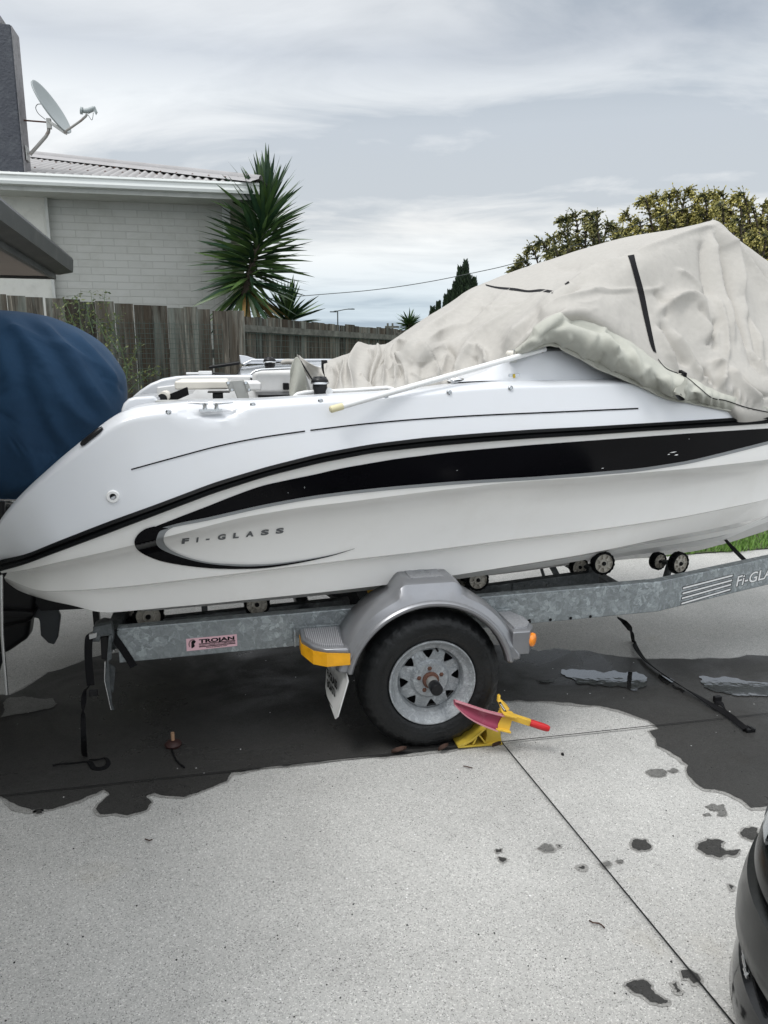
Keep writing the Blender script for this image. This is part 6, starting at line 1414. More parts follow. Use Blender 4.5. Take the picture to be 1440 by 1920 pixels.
# ---------------------------------------------------------------- silver car parked beyond the boat
sc_ = empty('silver_car', B(1.9, 4.45, 0), 'silver car with shark fin aerial parked behind the boat in front of the fence', 'car')
S0 = P(404, 692, 4.3)[0]
def car_sec(s, pts): return [B(S0 + s, 4.45 + a, z) for a, z in pts]
prof = [(0.00, .80, .45, .95), (.06, .86, .35, 1.02), (.5, .88, .28, 1.02), (1.2, .89, .26, 1.00), (2.2, .89, .26, .98), (3.1, .88, .26, .95), (3.7, .84, .28, .88), (4.1, .72, .36, .70), (4.2, .6, .42, .6)]
mb = MB(); rows = []
for s, hw, z0, z1 in prof:
    half = [(0, z0), (hw * .9, z0), (hw, z0 + .10), (hw * 1.0, (z0 + z1) / 2), (hw * .97, z1 - .06), (hw * .90, z1), (0, z1 + .03)]
    rows.append(car_sec(s, half + [(-a, z) for a, z in reversed(half[1:-1])]))
mb.grid(rows, close_v=True); mb.add(rows[0], [tuple(range(len(rows[0])))]); mb.build('body', M_carsil, sc_, auto=30)
gh = [(.02, .66, 1.02), (.12, .64, 1.40), (.22, .62, 1.555), (.8, .62, 1.605), (1.4, .62, 1.615), (2.0, .62, 1.58), (2.35, .62, 1.45), (2.95, .66, 1.0)]
mb = MB(); rows = [car_sec(s, [(-.84, 1.0 if 1 else z), (-hw - .05, max(1.0, z - .14)), (-hw, z - .04), (-hw * .8, z), (0, z + .02), (hw * .8, z), (hw, z - .04), (hw + .05, max(1.0, z - .14)), (.84, 1.0)]) for s, hw, z in gh]
mb.grid(rows); mb.build('roof', M_carsil, sc_, auto=35)
for sgn_ in (-1, 1):
    for a, b in ((.40, 1.15), (1.22, 2.1)):
        mb = MB(); mb.prism([B(S0 + a, 4.45 + sgn_ * .835, 1.03), B(S0 + b + .35 * (a > 1), 4.45 + sgn_ * .835, 1.03), B(S0 + b - .05, 4.45 + sgn_ * .695, 1.43), B(S0 + a + .05, 4.45 + sgn_ * .695, 1.43)], NV * sgn_ * .008); mb.build('side_window', M_glass, sc_)
mb = MB(); mb.prism([B(S0 - .05, 3.95, 1.56), B(S0 + .22, 3.92, 1.60), B(S0 + .22, 4.98, 1.60), B(S0 - .05, 4.95, 1.56)], (0, 0, .025)); mb.build('rear_spoiler', M_black2, sc_, bevel=.008)
mb = MB(); mb.prism([B(S0 + .10, 3.98, 1.12), B(S0 + .005, 3.98, 1.12), B(S0 + .12, 4.0, 1.5), B(S0 + .17, 4.0, 1.5)], NV * .92); mb.build('rear_window', M_glass, sc_)
f0 = P(451, 682, 4.45)[0]; mb = MB(); mb.prism([B(f0, 4.43, 1.60), B(f0 - .01, 4.44, 1.685), B(f0 + .06, 4.44, 1.675), B(f0 + .24, 4.43, 1.615), B(f0 + .24, 4.43, 1.60)], NV * .04); mb.build('shark_fin', M_carsil, sc_, bevel=.012)
for w in (3.93, 4.97):
    mb = MB(); mb.tube([B(S0 + .25, w, 1.60), B(S0 + .32, w, 1.635), B(S0 + 1.9, w, 1.635), B(S0 + 2.0, w, 1.60)], .012, 8); mb.build('roof_rail', M_carsil, sc_, auto=50)
for s in (.75, 3.35):
    for sgn_ in (-1, 1):
        c0 = B(S0 + s, 4.45 + sgn_ * .87, .33); o = empty_part('car_wheel', c0, sc_)
        mb = MB(); mb.lathe(c0, NV * sgn_, [(.21, .01), (.25, .02), (.30, .01), (.33, -.03), (.33, -.18), (.2, -.2)], 40); mb.build('tyre', M_tyre, o, auto=40)
        mb = MB(); mb.lathe(c0, NV * sgn_, [(0, .0), (.06, .005), (.18, -.02), (.21, .012)], 20); mb.build('rim', M_alu, o, auto=30)
# ---------------------------------------------------------------- fences
def fence(a, b, za, zb, name, label, pitch=.155, rail=False, seed=1, step=None):
    rnd = random.Random(seed); root = empty(name, Vector((*a.xy, 0)), label, 'fence')
    d = (b - a).xy; L = d.length; d = Vector((d.x / L, d.y / L, 0)); n = Vector((d.y, -d.x, 0))
    if n.y > 0: n = -n
    m = MB(); cols = []; x = 0
    while x < L:
        wd = pitch * rnd.uniform(.88, 1.08); t = x / L; top = lerp(za, zb, t) + rnd.uniform(-.012, .012); gap = rnd.choice([.0, .0, .001, .004]); p = a + d * (x + wd / 2); p.z = 0
        th = .018; lean = rnd.uniform(-.004, .004); c = (rnd.random(), rnd.random(), rnd.random()); nb = len(m.f)
        hw = (wd - gap) / 2; o = n * rnd.uniform(0, .008)
        K = 5; rows = []
        for k in range(K + 1):
            z = -.03 + (top + .03) * k / K; wob = rnd.uniform(-.0018, .0018); q = Vector((p.x, p.y, z)) + d * lean * k + o
            rows.append([q - d * (hw + wob), q + d * (hw - wob), q + d * (hw - wob) - n * th, q - d * (hw + wob) - n * th])
        m.grid(rows, close_v=True); m.f.append(tuple(len(m.v) - 4 + i for i in range(4))); m.m.append(0)
        cols += [c] * (len(m.f) - nb); x += wd
    o = m.build('palings', M_fence, root); rgb_attr(o.data, 'board', cols)
    return root, d, n, L
xa = PY(-60, 550, 7.1); xb = PY(432, 583, 8.2)
f1, d1, n1, L1 = fence(xa, xb, xa.z, xb.z, 'paling_fence', 'grey weathered paling fence with wire mesh, standing behind the motor hood', .165, seed=3)
m = MB(); 
for zz in (.5, 1.7): m.beam(Vector((*xa.xy, zz)) - n1 * .045, Vector((*xb.xy, zz)) - n1 * .045, .05, .09)
m.build('rail', M_frail, f1)
xc = PY(762, 624, 12.6); xb2 = PY(431, 591, 8.25); xd = xc + (xc - xb2) * 1.2
f2, d2_, n2, L2 = fence(xb2, xd, xb2.z, xc.z + .05, 'receding_fence', 'lower paling fence with a top rail, receding behind the car and yucca', .15, seed=9)
m = MB(); m.beam(Vector((*xb2.xy, xb2.z - .13)) + n2 * .03, Vector((*xd.xy, xc.z - .10)) + n2 * .03, .05, .075); m.build('top_rail', M_frail, f2)
m = MB(); m.beam(Vector((*xb2.xy, xb2.z - 1.0)) + n2 * .03, Vector((*xd.xy, xc.z - 1.0)) + n2 * .03, .05, .075); m.build('middle_rail', M_frail, f2)
for t in (.42, .75):
    q = xb2.lerp(xd, t); m = MB(); m.box((q.x, q.y, 1.03), .10, .10, 2.0 + .1 * t, (d2_, n2, Vector((0, 0, 1)))); m.build('post', M_frail, f2, bevel=.004)
# wire mesh hung on the fence
m = MB(); y_ = .03
def fp(x, z): return xa + d1 * x + n1 * .035 + Vector((0, 0, z - xa.z))
for k in range(27): x = 1.05 + k * .05; m.tube([fp(x, 1.05), fp(x, 2.02)], .0018, 4, caps=False)
for k in range(20): z = 1.05 + k * .05; m.tube([fp(1.05, z), fp(2.35, z)], .0018, 4, caps=False)
tag(m.build('wire_mesh', mat('green_wire', (.03, .06, .05), .5)), 'square green wire mesh hung on the grey palings behind the weeds', 'wire mesh')
m = MB(); e2 = xb2
for k in range(10):
    z = xb2.z - .18 - k * .07; m.tube([Vector((*e2.xy, z)) + n2 * .06, Vector((*(e2 + d2_ * 4.5).xy, z)) + n2 * .06], .002, 4, caps=False)
for k in range(46):
    q = e2 + d2_ * (k * .1) + n2 * .06; m.tube([Vector((q.x, q.y, xb2.z - .18)), Vector((q.x, q.y, xb2.z - .85))], .002, 4, caps=False)
tag(m.build('wire_mesh', bpy.data.materials['green_wire']), 'thin wire mesh stretched under the top rail of the receding fence', 'wire mesh')
# climbing weeds
def weed(u0, v0, pts, seed, label):
    rnd = random.Random(seed); root = empty('climbing_weed', PY(u0, v0, 6.9), label, 'weed', 'straggly weeds climbing the grey fence')
    st = MB(); lf = MB(); tn = []
    for pp, yy in pts:
        path = [PY(u, v, yy + .05 * i) for i, (u, v) in enumerate(pp)]; path = [Vector(x) for x in catmull([tuple(p) for p in path], len(path) * 5)]
        st.tube(path, [lerp(.005, .0015, i / len(path)) for i in range(len(path))], 5)
        for p in path[2:]:
            for _ in range(rnd.randint(1, 3)):
                q = p + Vector((rnd.gauss(0, .035), rnd.gauss(0, .02), rnd.gauss(0, .025))); s = rnd.uniform(.010, .024); st.tube([p, q], .0012, 3, caps=False)
                a = Vector((rnd.uniform(-1, 1), rnd.uniform(-.5, .5), rnd.uniform(-.7, .7))).normalized(); b = a.cross(Vector((rnd.random(), rnd.random(), rnd.random()))).normalized()
                lf.add([q, q + a * s + b * s * .45, q + a * s * 2, q + a * s - b * s * .45], [(0, 1, 2, 3)]); tn.append([rnd.random()] * 3)
    st.build('stems', M_vine, root); o = lf.build('leaves', M_vine, root); rgb_attr(o.data, 'tone', tn)
weed(180, 700, [([(235, 740), (236, 690), (222, 640), (205, 600), (196, 565), (198, 545)], 6.9), ([(228, 700), (250, 670), (262, 640)], 6.95), ([(232, 720), (262, 700), (290, 690)], 6.9), ([(222, 660), (210, 640), (190, 610), (176, 580), (170, 548)], 6.85), ([(215, 690), (205, 650), (212, 610), (222, 590)], 6.9), ([(200, 640), (185, 610), (160, 590)], 6.9)], 3, 'tall yellow green weed climbing the fence just right of the blue hood')
weed(120, 640, [([(150, 640), (140, 610), (128, 580), (118, 560)], 6.85), ([(160, 630), (150, 600), (148, 570), (140, 556)], 6.9), ([(130, 620), (120, 590), (105, 570)], 6.9), ([(175, 625), (165, 590), (163, 566)], 6.9)], 8, 'thin weed poking up over the fence top above the blue hood')
weed(245, 740, [([(240, 735), (252, 722), (275, 706), (297, 694)], 6.8), ([(236, 712), (240, 690), (248, 676)], 6.8)], 12, 'low trailing weed beside the boat stern at the foot of the fence')
# ---------------------------------------------------------------- neighbour's house
hs = empty('neighbour_house', B(-1.5, 7.5, 0), 'pale painted brick house with corrugated iron hip roof behind the fence', 'house')
WB = 7.50; WG = 6.90
zw = P(250, 372, WB)[2]; sL = P(96, 460, WB)[0]; sR = P(419, 460, WB)[0]
def local_build(mb, name, m_, **kw):           # wall parts keep boat heading so brick courses run true
    o = mb.build(name, m_, hs, **kw); return o
def aligned(name, c, size, m_, parent=hs):
    """box whose own axes follow the house heading (brick courses use object axes)"""
    me = bpy.data.meshes.new(name); x, y, z = [q / 2 for q in size]
    me.from_pydata([(i * x, j * y, k * z) for k in (-1, 1) for j in (-1, 1) for i in (-1, 1)], [], [(0, 2, 3, 1), (4, 5, 7, 6), (0, 1, 5, 4), (2, 6, 7, 3), (0, 4, 6, 2), (1, 3, 7, 5)])
    me.materials.append(m_); o = bpy.data.objects.new(name, me); COL.objects.link(o); o.parent = parent; o.location = Vector(c) - ORG[parent.name]; o.rotation_euler = (0, 0, YAW); ORG[o.name] = Vector(c); return o
aligned('brick_wall', B((sL + sR) / 2, WB + 3.0, zw / 2), (sR - sL, 6.0, zw), M_brick)
aligned('plaster_wall', B(sL - 2.0, WB - .06 + 3.0, zw / 2), (4.0, 6.0, zw + .02), M_plaster)
aligned('wall_trim', B(sL + .0, WB - .075, zw / 2), (.035, .04, zw), M_soffit)
aligned('corner_board', B(sR + .05, WB + .05, zw / 2), (.10, .10, zw), M_gutter)
zt = P(200, 330, WG)[2]; zb_ = P(200, 352, WG)[2]; zf_ = P(200, 360, WG)[2]
sC_ = P(486, 345, WG)[0]
# gutter with a rolled lip
def extr_prof(mb, prof, s0_, s1_): mb.grid([[B(s, w, z) for w, z in prof] for s in (s0_, s1_)], close_v=True); mb.add([B(s1_, w, z) for w, z in prof], [tuple(range(len(prof)))])
m = MB(); gh_ = zt - zb_; extr_prof(m, [(WG + .02, zt), (WG, zt), (WG - .012, zt - .2 * gh_), (WG + .004, zt - .32 * gh_), (WG + .002, zt - .5 * gh_), (WG - .012, zt - .75 * gh_), (WG - .004, zt - gh_), (WG + .09, zt - gh_), (WG + .09, zt)], -5.2, sC_); gt = m.build('gutter', M_gutter, hs)
m = MB(); m.bbox(-5.2, sC_ + .0, WG + .09, WG + .12, zf_ - .005, zt - .01); m.build('fascia', M_soffit, hs)
m = MB(); m.bbox(-5.2, sC_ - .05, WG + .12, WB + .3, zf_ + .01, zf_ + .03); m.build('soffit', M_soffit, hs)
m = MB(); m.bbox(sC_ - .03, sC_, WG + .12, WG + 6, zf_, zt); m.build('fascia', M_soffit, hs)
# hip roof: solve the hip line so that it passes where it does in the photograph
lo_, hi_ = .3, 9
for _ in range(50):
    k = (lo_ + hi_) / 2; s, w, z = P(50, 268, WG + k)
    if s > sC_ - k: lo_ = k
    else: hi_ = k
kh = k; sl = (P(50, 268, WG + kh)[2] - zt) / kh
rf = empty_part('roof', B(-2, WG + 2, zt), hs)
m = MB(); pitch_ = .100; s_ = sC_; rows = []; KM = kh + .6
n_s = int((sC_ + 5.4) / (pitch_ / 8))
for i in range(n_s):
    s = sC_ - i * pitch_ / 8; kk = min(sC_ - s, KM); co = .013 * math.cos(2 * math.pi * s / pitch_)
    rows.append([B(s, WG + .02 + max(0, kk - .02) * t, zt - .004 + sl * (kk * t) + co) for t in (0, .25, .5, .75, 1)])
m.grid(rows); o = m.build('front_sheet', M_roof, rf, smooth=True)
tr_ = [[(.5 - .5 * math.cos(2 * math.pi * (sC_ - (i + .5) * pitch_ / 8) / pitch_)) ** 1.5] * 3 for i in range(n_s - 1) for _ in range(4)]; rgb_attr(o.data, 'trough_shade', tr_)
m = MB(); m.add([B(sC_, WG, zt + .01), B(sC_ - KM, WG + KM, zt + sl * KM), B(sC_ - KM, WG + KM + 3, zt + sl * KM), B(sC_, WG + 2 * KM + 3, zt + .01)], [(0, 1, 2, 3)]); m.build('side_sheet', M_roofb, rf)
m = MB(); m.add([B(sC_ - KM, WG + KM, zt + sl * KM), B(-5.4, WG + KM, zt + sl * KM), B(-5.4, WG + KM + 6, zt - .5), B(sC_ - KM, WG + KM + 6, zt - .5)], [(0, 1, 2, 3)]); m.build('rear_sheet', M_roofb, rf)
m = MB(); a = B(sC_ + .02, WG - .02, zt + .045); b = B(sC_ - KM, WG + KM, zt + sl * KM + .055); c_ = B(-5.4, WG + KM, zt + sl * KM + .055)
dd = (b - a).normalized(); sd_ = dd.cross(Vector((0, 0, 1))).normalized(); up_v = sd_.cross(dd)
for p0, p1 in ((a, b), (b, c_)):
    dd = (p1 - p0).normalized(); sd_ = dd.cross(Vector((0, 0, 1))).normalized(); up_v = sd_.cross(dd)
    m.grid([[p + sd_ * x + up_v * z for x, z in ((-.17, -.065), (-.13, -.045), (-.035, -.008), (-.025, .028), (0, .04), (.025, .028), (.035, -.008), (.13, -.045), (.17, -.065))] for p in (p0, p1)])
m.build('ridge_capping', M_ridge, rf, auto=50)
m = MB()
for i in range(1, 40):
    s = sC_ - i * pitch_ * 2
    for t in (.12, .6):
        kk = min(sC_ - s, KM) * t
        if kk > .12: m.lathe(B(s, WG + kk, zt + .02 + sl * kk + .014), (0, -.3, 1), [(.014, 0), (.010, .008), (0, .01)], 6)
m.build('roof_screws', M_rustd, rf)
# chimney
chs = P(27, 130, WG + .06)[0]; cht = P(10, 44, WG + .06)[2]
ch = empty_part('chimney', B(chs - .4, WG + .4, zt), rf)
def cham(s1_, w0, w1, z0, z1, name, m_):
    mb = MB(); mb.bbox(s1_ - 1.0, s1_, w0, w1, z0, z1); return mb.build(name, m_, ch, bevel=.015)
cham(chs, WG + .06, WG + .40, zt - .02, cht, 'stack', M_chim)
mb = MB(); mb.bbox(chs, chs + .008, WG + .075, WG + .385, zt, cht - .01); mb.build('side_render', M_chimside, ch)
mb = MB(); mb.bbox(chs - 1.0, chs - .10, WG + .09, WG + .37, cht, cht + .10); mb.build('chimney_cap', M_chimside, ch, bevel=.02)
# ---------------------------------------------------------------- satellite dish bolted to the chimney
WDi = WG + .20
sd0 = PW(101, 198, WDi - .1); dish = empty('satellite_dish', PW(55, 290, WDi), 'grey satellite dish on a rusty bent pole fixed to the dark chimney', 'satellite dish')
nd_ = (.965 * (TV * .86 + Vector((0, 0, .50))) - NV * .22).normalized()
m = MB(); R_ = .285; pr = [(R_ * k / 12, .18 * R_ * (k / 12) ** 2) for k in range(13)] + [(R_ + .010, .18 * R_ + .002), (R_ + .008, .18 * R_ - .012), (R_ - .01, .18 * R_ - .010)]
ax_ = nd_; up_d = (Vector((0, 0, 1)) - ax_ * ax_.z).normalized(); sx_ = ax_.cross(up_d)
m.grid([[sd0 + ax_ * (h_ - .08) + (up_d * math.cos(2 * math.pi * k / 56) * 1.04 + sx_ * math.sin(2 * math.pi * k / 56)) * r for k in range(56)] for r, h_ in pr], close_v=True); m.build('reflector', M_dish, dish, smooth=True, solid=.004)
bk = sd0 - ax_ * .10 - up_d * .16
m = MB(); m.box(PW(92, 232, WDi), .05, .05, .11); m.beam(PW(92, 228, WDi), PW(124, 250, WDi - .1), .05, .03); m.build('mount_bracket', M_alu, dish, bevel=.004)
m = MB(); m.tube([PW(56, 290, WDi), PW(72, 272, WDi), PW(86, 256, WDi), PW(91, 247, WDi), PW(92, 234, WDi)], .019, 10); m.build('pole', M_rust, dish, auto=60)
m = MB(); m.tube([B(chs, WG + .25, PW(40, 223, WDi).z), PW(86, 229, WDi)], .009, 8); m.build('stay', M_rustd, dish, auto=60)
m = MB(); a = PW(120, 248, WDi - .15); m.tube([a, PW(135, 238, WDi - .2), PW(152, 226, WDi - .25), PW(161, 218, WDi - .28), PW(163, 214, WDi - .28)], .013, 10); m.build('feed_arm', M_rust, dish, auto=60)
m = MB(); m.tube([PW(151, 207, WDi - .28), PW(155, 208, WDi - .28)], .040, 12); m.tube([PW(155, 208, WDi - .28), PW(165, 208, WDi - .28), PW(177, 203, WDi - .28)], [.022, .030, .026], 12); m.prism([PW(172, 201, WDi - .3), PW(178, 199, WDi - .3), PW(182, 209, WDi - .3), PW(179, 214, WDi - .3)], NV * .04); m.build('receiver', M_dish, dish, auto=50)
m = MB(); m.tube([Vector(x) for x in catmull([tuple(PW(u, v, WDi)) for u, v in ((77, 195), (70, 196), (67, 203), (72, 213), (80, 220), (85, 224))], 30)], .004, 6); m.tube([Vector(x) for x in catmull([tuple(PW(u, v, WDi - .28)) for u, v in ((175, 211), (174, 220), (172, 225), (168, 220), (165, 215))], 24)], .003, 6); m.build('cable', M_wire, dish)
m = MB(); m.box(PW(52, 289, WDi), .012, .14, .16); m.build('wall_plate', M_alu, dish, bevel=.003)
# ---------------------------------------------------------------- own garage eave at the left
gr_ = empty('garage', Vector((-4.5, 5.0, 0)), 'garage with charcoal gutter and brown soffit poking in at the left edge', 'garage')
ge = PY(135, 483, 6.0); gz = ge.z; gn = PY(-10, 356, 3.7); dirg = Vector((gn.x - ge.x, gn.y - ge.y, 0)).normalized(); inn = Vector((dirg.y, -dirg.x, 0))
if inn.x > 0: inn = -inn
st_ = Vector((ge.x, ge.y, gz)); en_ = st_ + dirg * 9
gpf = [(.0, .0), (-.008, -.02), (.0, -.11), (.10, -.13), (.12, -.13), (.12, 0), (.10, -.005), (.02, -.012)]
m = MB(); m.grid([[q + inn * a + Vector((0, 0, z)) for a, z in gpf] for q in (st_, en_)], close_v=True); m.add([st_ + inn * a + Vector((0, 0, z)) for a, z in gpf], [tuple(range(len(gpf)))]); m.build('gutter', M_darkg, gr_)
m = MB(); q0 = st_ + dirg * .05
m.grid([[q + inn * a + Vector((0, 0, z)) for a, z in ((.12, -.02), (.12, -.17), (.15, -.17), (.15, -.02))] for q in (q0, en_)], close_v=True); m.add([q0 + inn * a + Vector((0, 0, z)) for a, z in ((.12, -.02), (.12, -.17), (.15, -.17), (.15, -.02))], [(0, 1, 2, 3)]); m.build('fascia', M_darkg, gr_)
m = MB(); m.add([q0 + inn * .15 + Vector((0, 0, -.15)), q0 + inn * .75 + Vector((0, 0, -.15)), en_ + inn * .75 + Vector((0, 0, -.15)), en_ + inn * .15 + Vector((0, 0, -.15))], [(0, 1, 2, 3)]); m.build('soffit', M_brownsof, gr_)
m = MB(); w0_ = q0 + inn * .75; m.prism([Vector((*w0_.xy, 0)) + dirg * .5, Vector((*w0_.xy, 0)) + dirg * 9, Vector((*w0_.xy, 0)) + dirg * 9 + inn * 5, Vector((*w0_.xy, 0)) + dirg * .5 + inn * 5], (0, 0, gz - .15)); m.build('wall', M_plaster, gr_)
m = MB(); m.prism([st_ + inn * .08 + Vector((0, 0, .0)), en_ + inn * .08, en_ + inn * 3.2 + Vector((0, 0, .9)), st_ + inn * 3.2 + Vector((0, 0, .9))], (0, 0, .03)); m.build('roof', M_darkg, gr_)
m = MB(); m.prism([q0 + inn * .12 + Vector((0, 0, -.17)), q0 + inn * .12 + Vector((0, 0, -.005)), q0 + inn * 3.2 + Vector((0, 0, .88)), q0 + inn * 3.2 + Vector((0, 0, -.17))], dirg * .03); m.build('barge_board', M_darkg, gr_)
# ---------------------------------------------------------------- yuccas
def blade(lf, tn, o, d, L, wd, tone, droop, rnd):
    d = d.normalized(); side = d.cross(Vector((0, 0, 1)))
    side = side.normalized() if side.length > .05 else Vector((1, 0, 0)); n = side.cross(d).normalized(); roll = rnd.uniform(-.9, .9); side, n = side * math.cos(roll) + n * math.sin(roll), n * math.cos(roll) - side * math.sin(roll)
    rows = []
    for t, k in ((0, .55), (.12, .6), (.35, 1.0), (.6, .9), (.82, .5), (1, .03)):
        p = o + d * L * t + Vector((0, 0, -droop * L * t * t)); h = side * wd * k / 2
        rows.append([p - h + n * wd * .12 * k, p, p + h + n * wd * .12 * k])
    nb = len(lf.f); lf.grid(rows); tn += [[tone] * 3] * (len(lf.f) - nb)
def yucca(root, base, top, n, L, wd, seed, e0=-45, e1=86, mn=.0):
    rnd = random.Random(seed); lf = MB(); tn = []; dry = MB(); tn2 = []
    for i in range(n):
        t = (i + rnd.random()) / n; o = base.lerp(top, t); az = i * 2.39996 + rnd.uniform(-.2, .2)
        el = math.radians(e0 + (e1 - e0) * (t ** 1.25) + rnd.uniform(-9, 9)); 
        if t < .10: el = math.radians(rnd.uniform(-70, -25))
        elif t < .6: el = math.radians(lerp(-14, 22, (t - .1) / .5) + rnd.uniform(-12, 12))
        elif t < .86: el = math.radians(lerp(20, 46, (t - .6) / .26) + rnd.uniform(-11, 11))
        else: el = math.radians(lerp(46, e1, (t - .86) / .14) + rnd.uniform(-10, 10))
        d = Vector((math.cos(az) * math.cos(el), math.sin(az) * math.cos(el), math.sin(el))); LL = L * rnd.uniform(.70, 1.10) * (1 if t < .85 else .95)
        isdry = t < .06 and rnd.random() < .35
        blade(dry if isdry else lf, tn2 if isdry else tn, o, d, LL, wd * rnd.uniform(.8, 1.15), rnd.random() ** 1.6, rnd.uniform(.0, .10), rnd)
    o = lf.build('crown', M_yucca, root, smooth=True); rgb_attr(o.data, 'tone', tn)
    if dry.f: o = dry.build('dry_leaves', M_yuccad, root, smooth=True); rgb_attr(o.data, 'tone', tn2)
    m = MB(); g_ = Vector((base.x - .1, base.y, 0)); m.tube([g_, base.lerp(g_, .5) + Vector((.03, 0, 0)), base, top], [.09, .07, .05, .03], 10); m.build('trunk', M_bark, root, smooth=True)
ya, yb = PY(459, 550, 9.7), PY(503, 385, 9.9)
yr = empty('yucca', Vector((ya.x, ya.y, 0)), 'tall spiky dark green yucca standing between the house wall and the fence', 'yucca'); yucca(yr, ya, yb, 400, .76, .053, 4)
yr = empty('yucca', Vector((PY(545, 620, 11).x, 11, 0)), 'shorter yucca peeping over the fence right of the tall one', 'yucca'); yucca(yr, PY(532, 625, 11), PY(540, 592, 11), 130, .62, .052, 6, 5)
yr = empty('yucca', Vector((PY(765, 610, 15).x, 15, 0)), 'small bright green yucca head showing over the far end of the fence', 'yucca'); yucca(yr, PY(768, 614, 15.5), PY(768, 606, 15.5), 120, .34, .035, 8, 5)
# ---------------------------------------------------------------- conifers
def plume(lf, tn, path, rnd, size, gold, dens=1.0):
    """feathery cypress plume: a curved branch with drooping side sprays made of small scale-leaf flakes"""
    n = len(path)
    for i, p in enumerate(path):
        t = i / (n - 1); d = (path[min(i + 1, n - 1)] - path[max(i - 1, 0)]).normalized()
        for q in range(int(4 * dens)):
            az = rnd.uniform(0, 2 * math.pi); s = d.cross(Vector((math.cos(az), math.sin(az), rnd.uniform(-.2, .6)))).normalized()
            L = size * rnd.uniform(.45, 1.35) * (1 - .5 * t); dirn = (s + d * .8 + Vector((0, 0, .1))).normalized(); prev = p
            K = 4
            for k in range(K):
                dirn = (dirn + Vector((rnd.uniform(-.25, .25), rnd.uniform(-.25, .25), -.18))).normalized(); nx = prev + dirn * L / K
                w_ = size * .14 * (1 - k / (K + 1)); sd = dirn.cross(Vector((rnd.uniform(-1, 1), rnd.uniform(-1, 1), rnd.uniform(-1, 1)))).normalized()
                lf.add([prev, prev.lerp(nx, .5) + sd * w_, nx + dirn * w_ * .4, prev.lerp(nx, .5) - sd * w_], [(0, 1, 2, 3)])
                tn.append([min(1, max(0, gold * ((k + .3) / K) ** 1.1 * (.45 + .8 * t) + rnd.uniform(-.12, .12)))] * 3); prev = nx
def golden(seed, top_px, y, label, gold, base_u, low_v=560, fill=34):
    k_ = y / 12.0; rnd = random.Random(seed); base = PY(base_u, 900, y); base.z = 0; root = empty('golden_cypress', base, label, 'conifer', 'golden conifers beyond the boat cover')
    lf = MB(); tn = []; lm = MB(); tips = []
    for u, v in top_px: tips.append(PY(u, v, y + rnd.uniform(-.6, .6) * k_))
    lows = []
    for k in range(fill):
        (u, v) = top_px[rnd.randrange(len(top_px))]; tips.append(PY(u + rnd.uniform(-30, 30), v + rnd.uniform(14, low_v - v), y + rnd.uniform(-1.3, .9) * k_))
    mid = Vector((base.x, y, 1.66 + .6 * k_)); lm.tube([base, mid, Vector((base.x, y, 1.66 + 1.7 * k_))], [.16 * k_, .12 * k_, .05 * k_], 9)
    for tp in tips:
        st = Vector((lerp(base.x, tp.x, .55), lerp(y, tp.y, .5), max(1.2, tp.z - rnd.uniform(.9, 1.4) * k_))); c1 = st.lerp(tp, .5) + Vector((rnd.uniform(-.1, .1), rnd.uniform(-.1, .1), .05)) * k_; dv_ = tp - st; hook = tp + Vector((math.copysign(.10, dv_.x + rnd.uniform(-.3, .3)), 0, -.02)) * k_
        path = [Vector(x) for x in catmull([tuple(st), tuple(c1), tuple(tp), tuple(hook)], 22)]
        lm.tube([mid, st], [.05 * k_, .03 * k_], 5); lm.tube(path, [k_ * lerp(.028, .004, i / 21) for i in range(22)], 5)
        plume(lf, tn, path, rnd, .20 * k_, gold, 1.8)
    o = lf.build('crown', M_gold, root); rgb_attr(o.data, 'tone', tn); lm.build('trunk', M_bark, root, smooth=True)
golden(1, [(972, 506), (985, 490), (1000, 470), (1020, 458), (1038, 452), (1060, 440), (1062, 414), (1080, 408), (1098, 432), (1108, 408), (1120, 404), (1138, 424), (1150, 440), (1170, 444), (1120, 460), (1090, 455), (1040, 480)], 25.0, 'dark green conifer with sparse plumes, leftmost behind the cover', .45, 1090, 540, 30)
golden(2, [(1178, 406), (1190, 430), (1205, 440), (1212, 378), (1226, 382), (1240, 400), (1232, 372), (1256, 372), (1270, 364), (1286, 362), (1300, 390), (1262, 400), (1290, 410), (1200, 420), (1230, 430)], 26.0, 'golden tipped conifer rising behind the middle of the cover', 1.0, 1250, 520, 40)
golden(3, [(1322, 372), (1338, 366), (1355, 368), (1318, 400), (1345, 395), (1384, 374), (1396, 370), (1406, 384), (1372, 400), (1412, 392), (1432, 384), (1448, 388), (1475, 380), (1500, 395), (1430, 420), (1400, 430), (1460, 440), (1440, 470)], 25.5, 'golden conifer at the right edge behind the cover peak', 1.0, 1400, 560, 60)
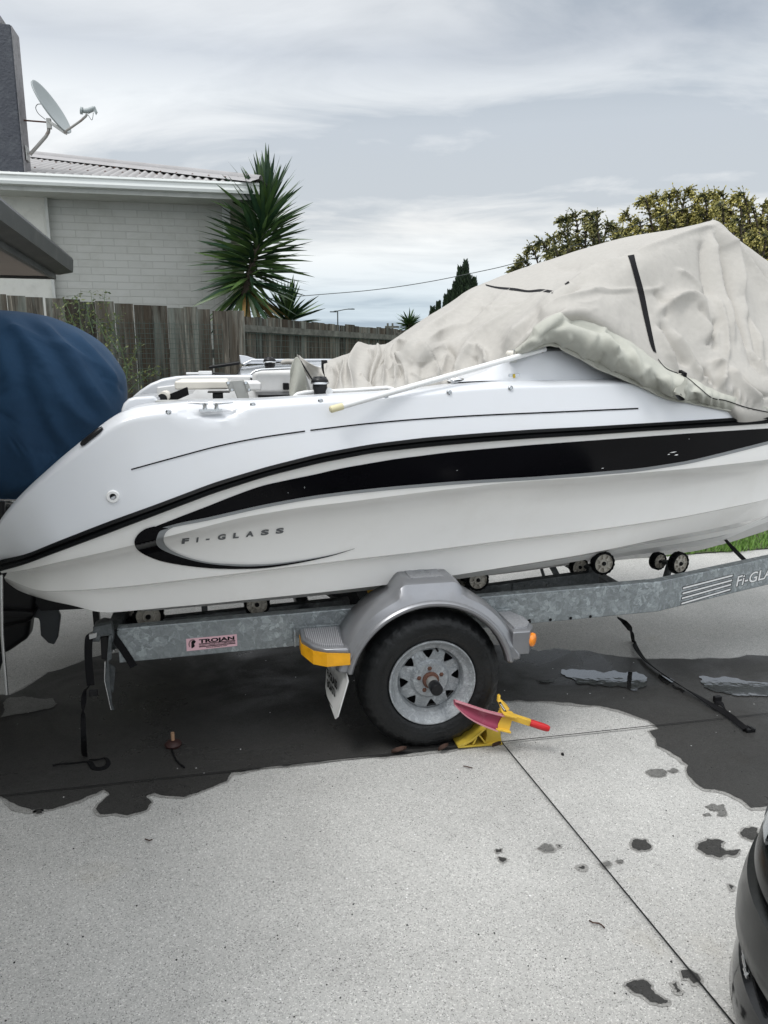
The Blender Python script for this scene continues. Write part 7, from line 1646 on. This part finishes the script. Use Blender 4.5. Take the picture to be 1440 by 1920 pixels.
def spire(specs, y, label, seed):
    rnd = random.Random(seed); u0 = specs[0][0]; root = empty('dark_conifer', Vector((PY(u0, 700, y).x, y, 0)), label, 'conifer'); lf = MB(); tn = []; tm = MB()
    for (u, vt, wpx, vb) in specs:
        top = PY(u, vt, y); bot = PY(u, vb, y); H_ = top.z - bot.z; R0 = wpx / F_PX * y
        tm.tube([Vector((top.x, y, 0)), Vector((top.x, y, top.z - .2))], [.25, .03], 7)
        for i in range(3000):
            t = rnd.random() ** .7; r = R0 * 2.0 * (t ** .85) * rnd.uniform(.2, 1.0) * (1 + .22 * math.sin(t * 26 + u)); az = rnd.uniform(0, 6.283)
            p = Vector((top.x + r * math.cos(az), y + r * math.sin(az), top.z - t * H_)); d = Vector((math.cos(az) * .45, math.sin(az) * .45, 1)).normalized(); s = d.cross(Vector((rnd.random() - .5, rnd.random() - .5, rnd.random() - .5))).normalized(); L = rnd.uniform(.14, .30)
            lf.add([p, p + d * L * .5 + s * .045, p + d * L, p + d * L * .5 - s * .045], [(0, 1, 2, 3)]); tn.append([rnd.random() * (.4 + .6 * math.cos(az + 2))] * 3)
    o = lf.build('crown', M_dkcon, root); rgb_attr(o.data, 'tone', tn); tm.build('trunk', M_bark, root, smooth=True)
spire([(873, 493, 10, 600), (862, 505, 6, 600), (889, 525, 5, 600), (853, 534, 4, 600)], 38, 'tall dark pointed conifer behind the slope of the cover', 2)
spire([(843, 549, 4, 620), (836, 558, 3.5, 620)], 38, 'small dark conifer just left of the tall pointed one', 3)
spire([(822, 571, 3.5, 620), (811, 581, 3, 620)], 38, 'lowest small dark conifer near the foot of the cover slope', 4)
# ---------------------------------------------------------------- street lamp and overhead cable
yl = 80; lp = empty('street_lamp', Vector((PY(633, 600, yl).x, yl, 0)), 'distant two armed street lamp above the fence', 'street lamp')
q = PY(633, 583, yl); m = MB(); m.tube([Vector((q.x, yl, 0)), q], [.09, .06], 8); m.build('pole', M_wire, lp)
for (u, v) in ((623.5, 585), (663, 579)):
    e_ = PY(u, v, yl); m = MB(); m.tube([q, q.lerp(e_, .5) + Vector((0, 0, .05)), e_], .05, 6); m.box(q.lerp(e_, .85), .7, .25, .09); m.build('lamp_arm', M_wire, lp)
yc = 24; cab = [PY(u, v, yc) for u, v in ((430, 566), (590, 553), (700, 543.5), (800, 529), (900, 509), (960, 495), (1060, 466), (1300, 385))]
m = MB(); m.tube([Vector(x) for x in catmull([tuple(p) for p in cab], 80)], .012, 6); tag(m.build('overhead_cable', M_wire), 'thin overhead cable sagging across the sky from the yucca to the conifers', 'cable')
# far house roof bits over the fence end
cp = empty('pergola', Vector((PY(735, 620, 20).x, 20, 0)), 'tiny dark timber frame poking above the fence beside the small yucca', 'pergola')
m = MB(); m.beam(PY(722, 613, 20), PY(748, 613, 20), .04, .05); m.build('top_bar', M_frail, cp)
for u in (727, 736):
    m = MB(); a = PY(u, 606, 20); m.beam(Vector((a.x, a.y, 0)), a, .05, .05, up=(0, 1, 0)); m.build('post', M_frail, cp)
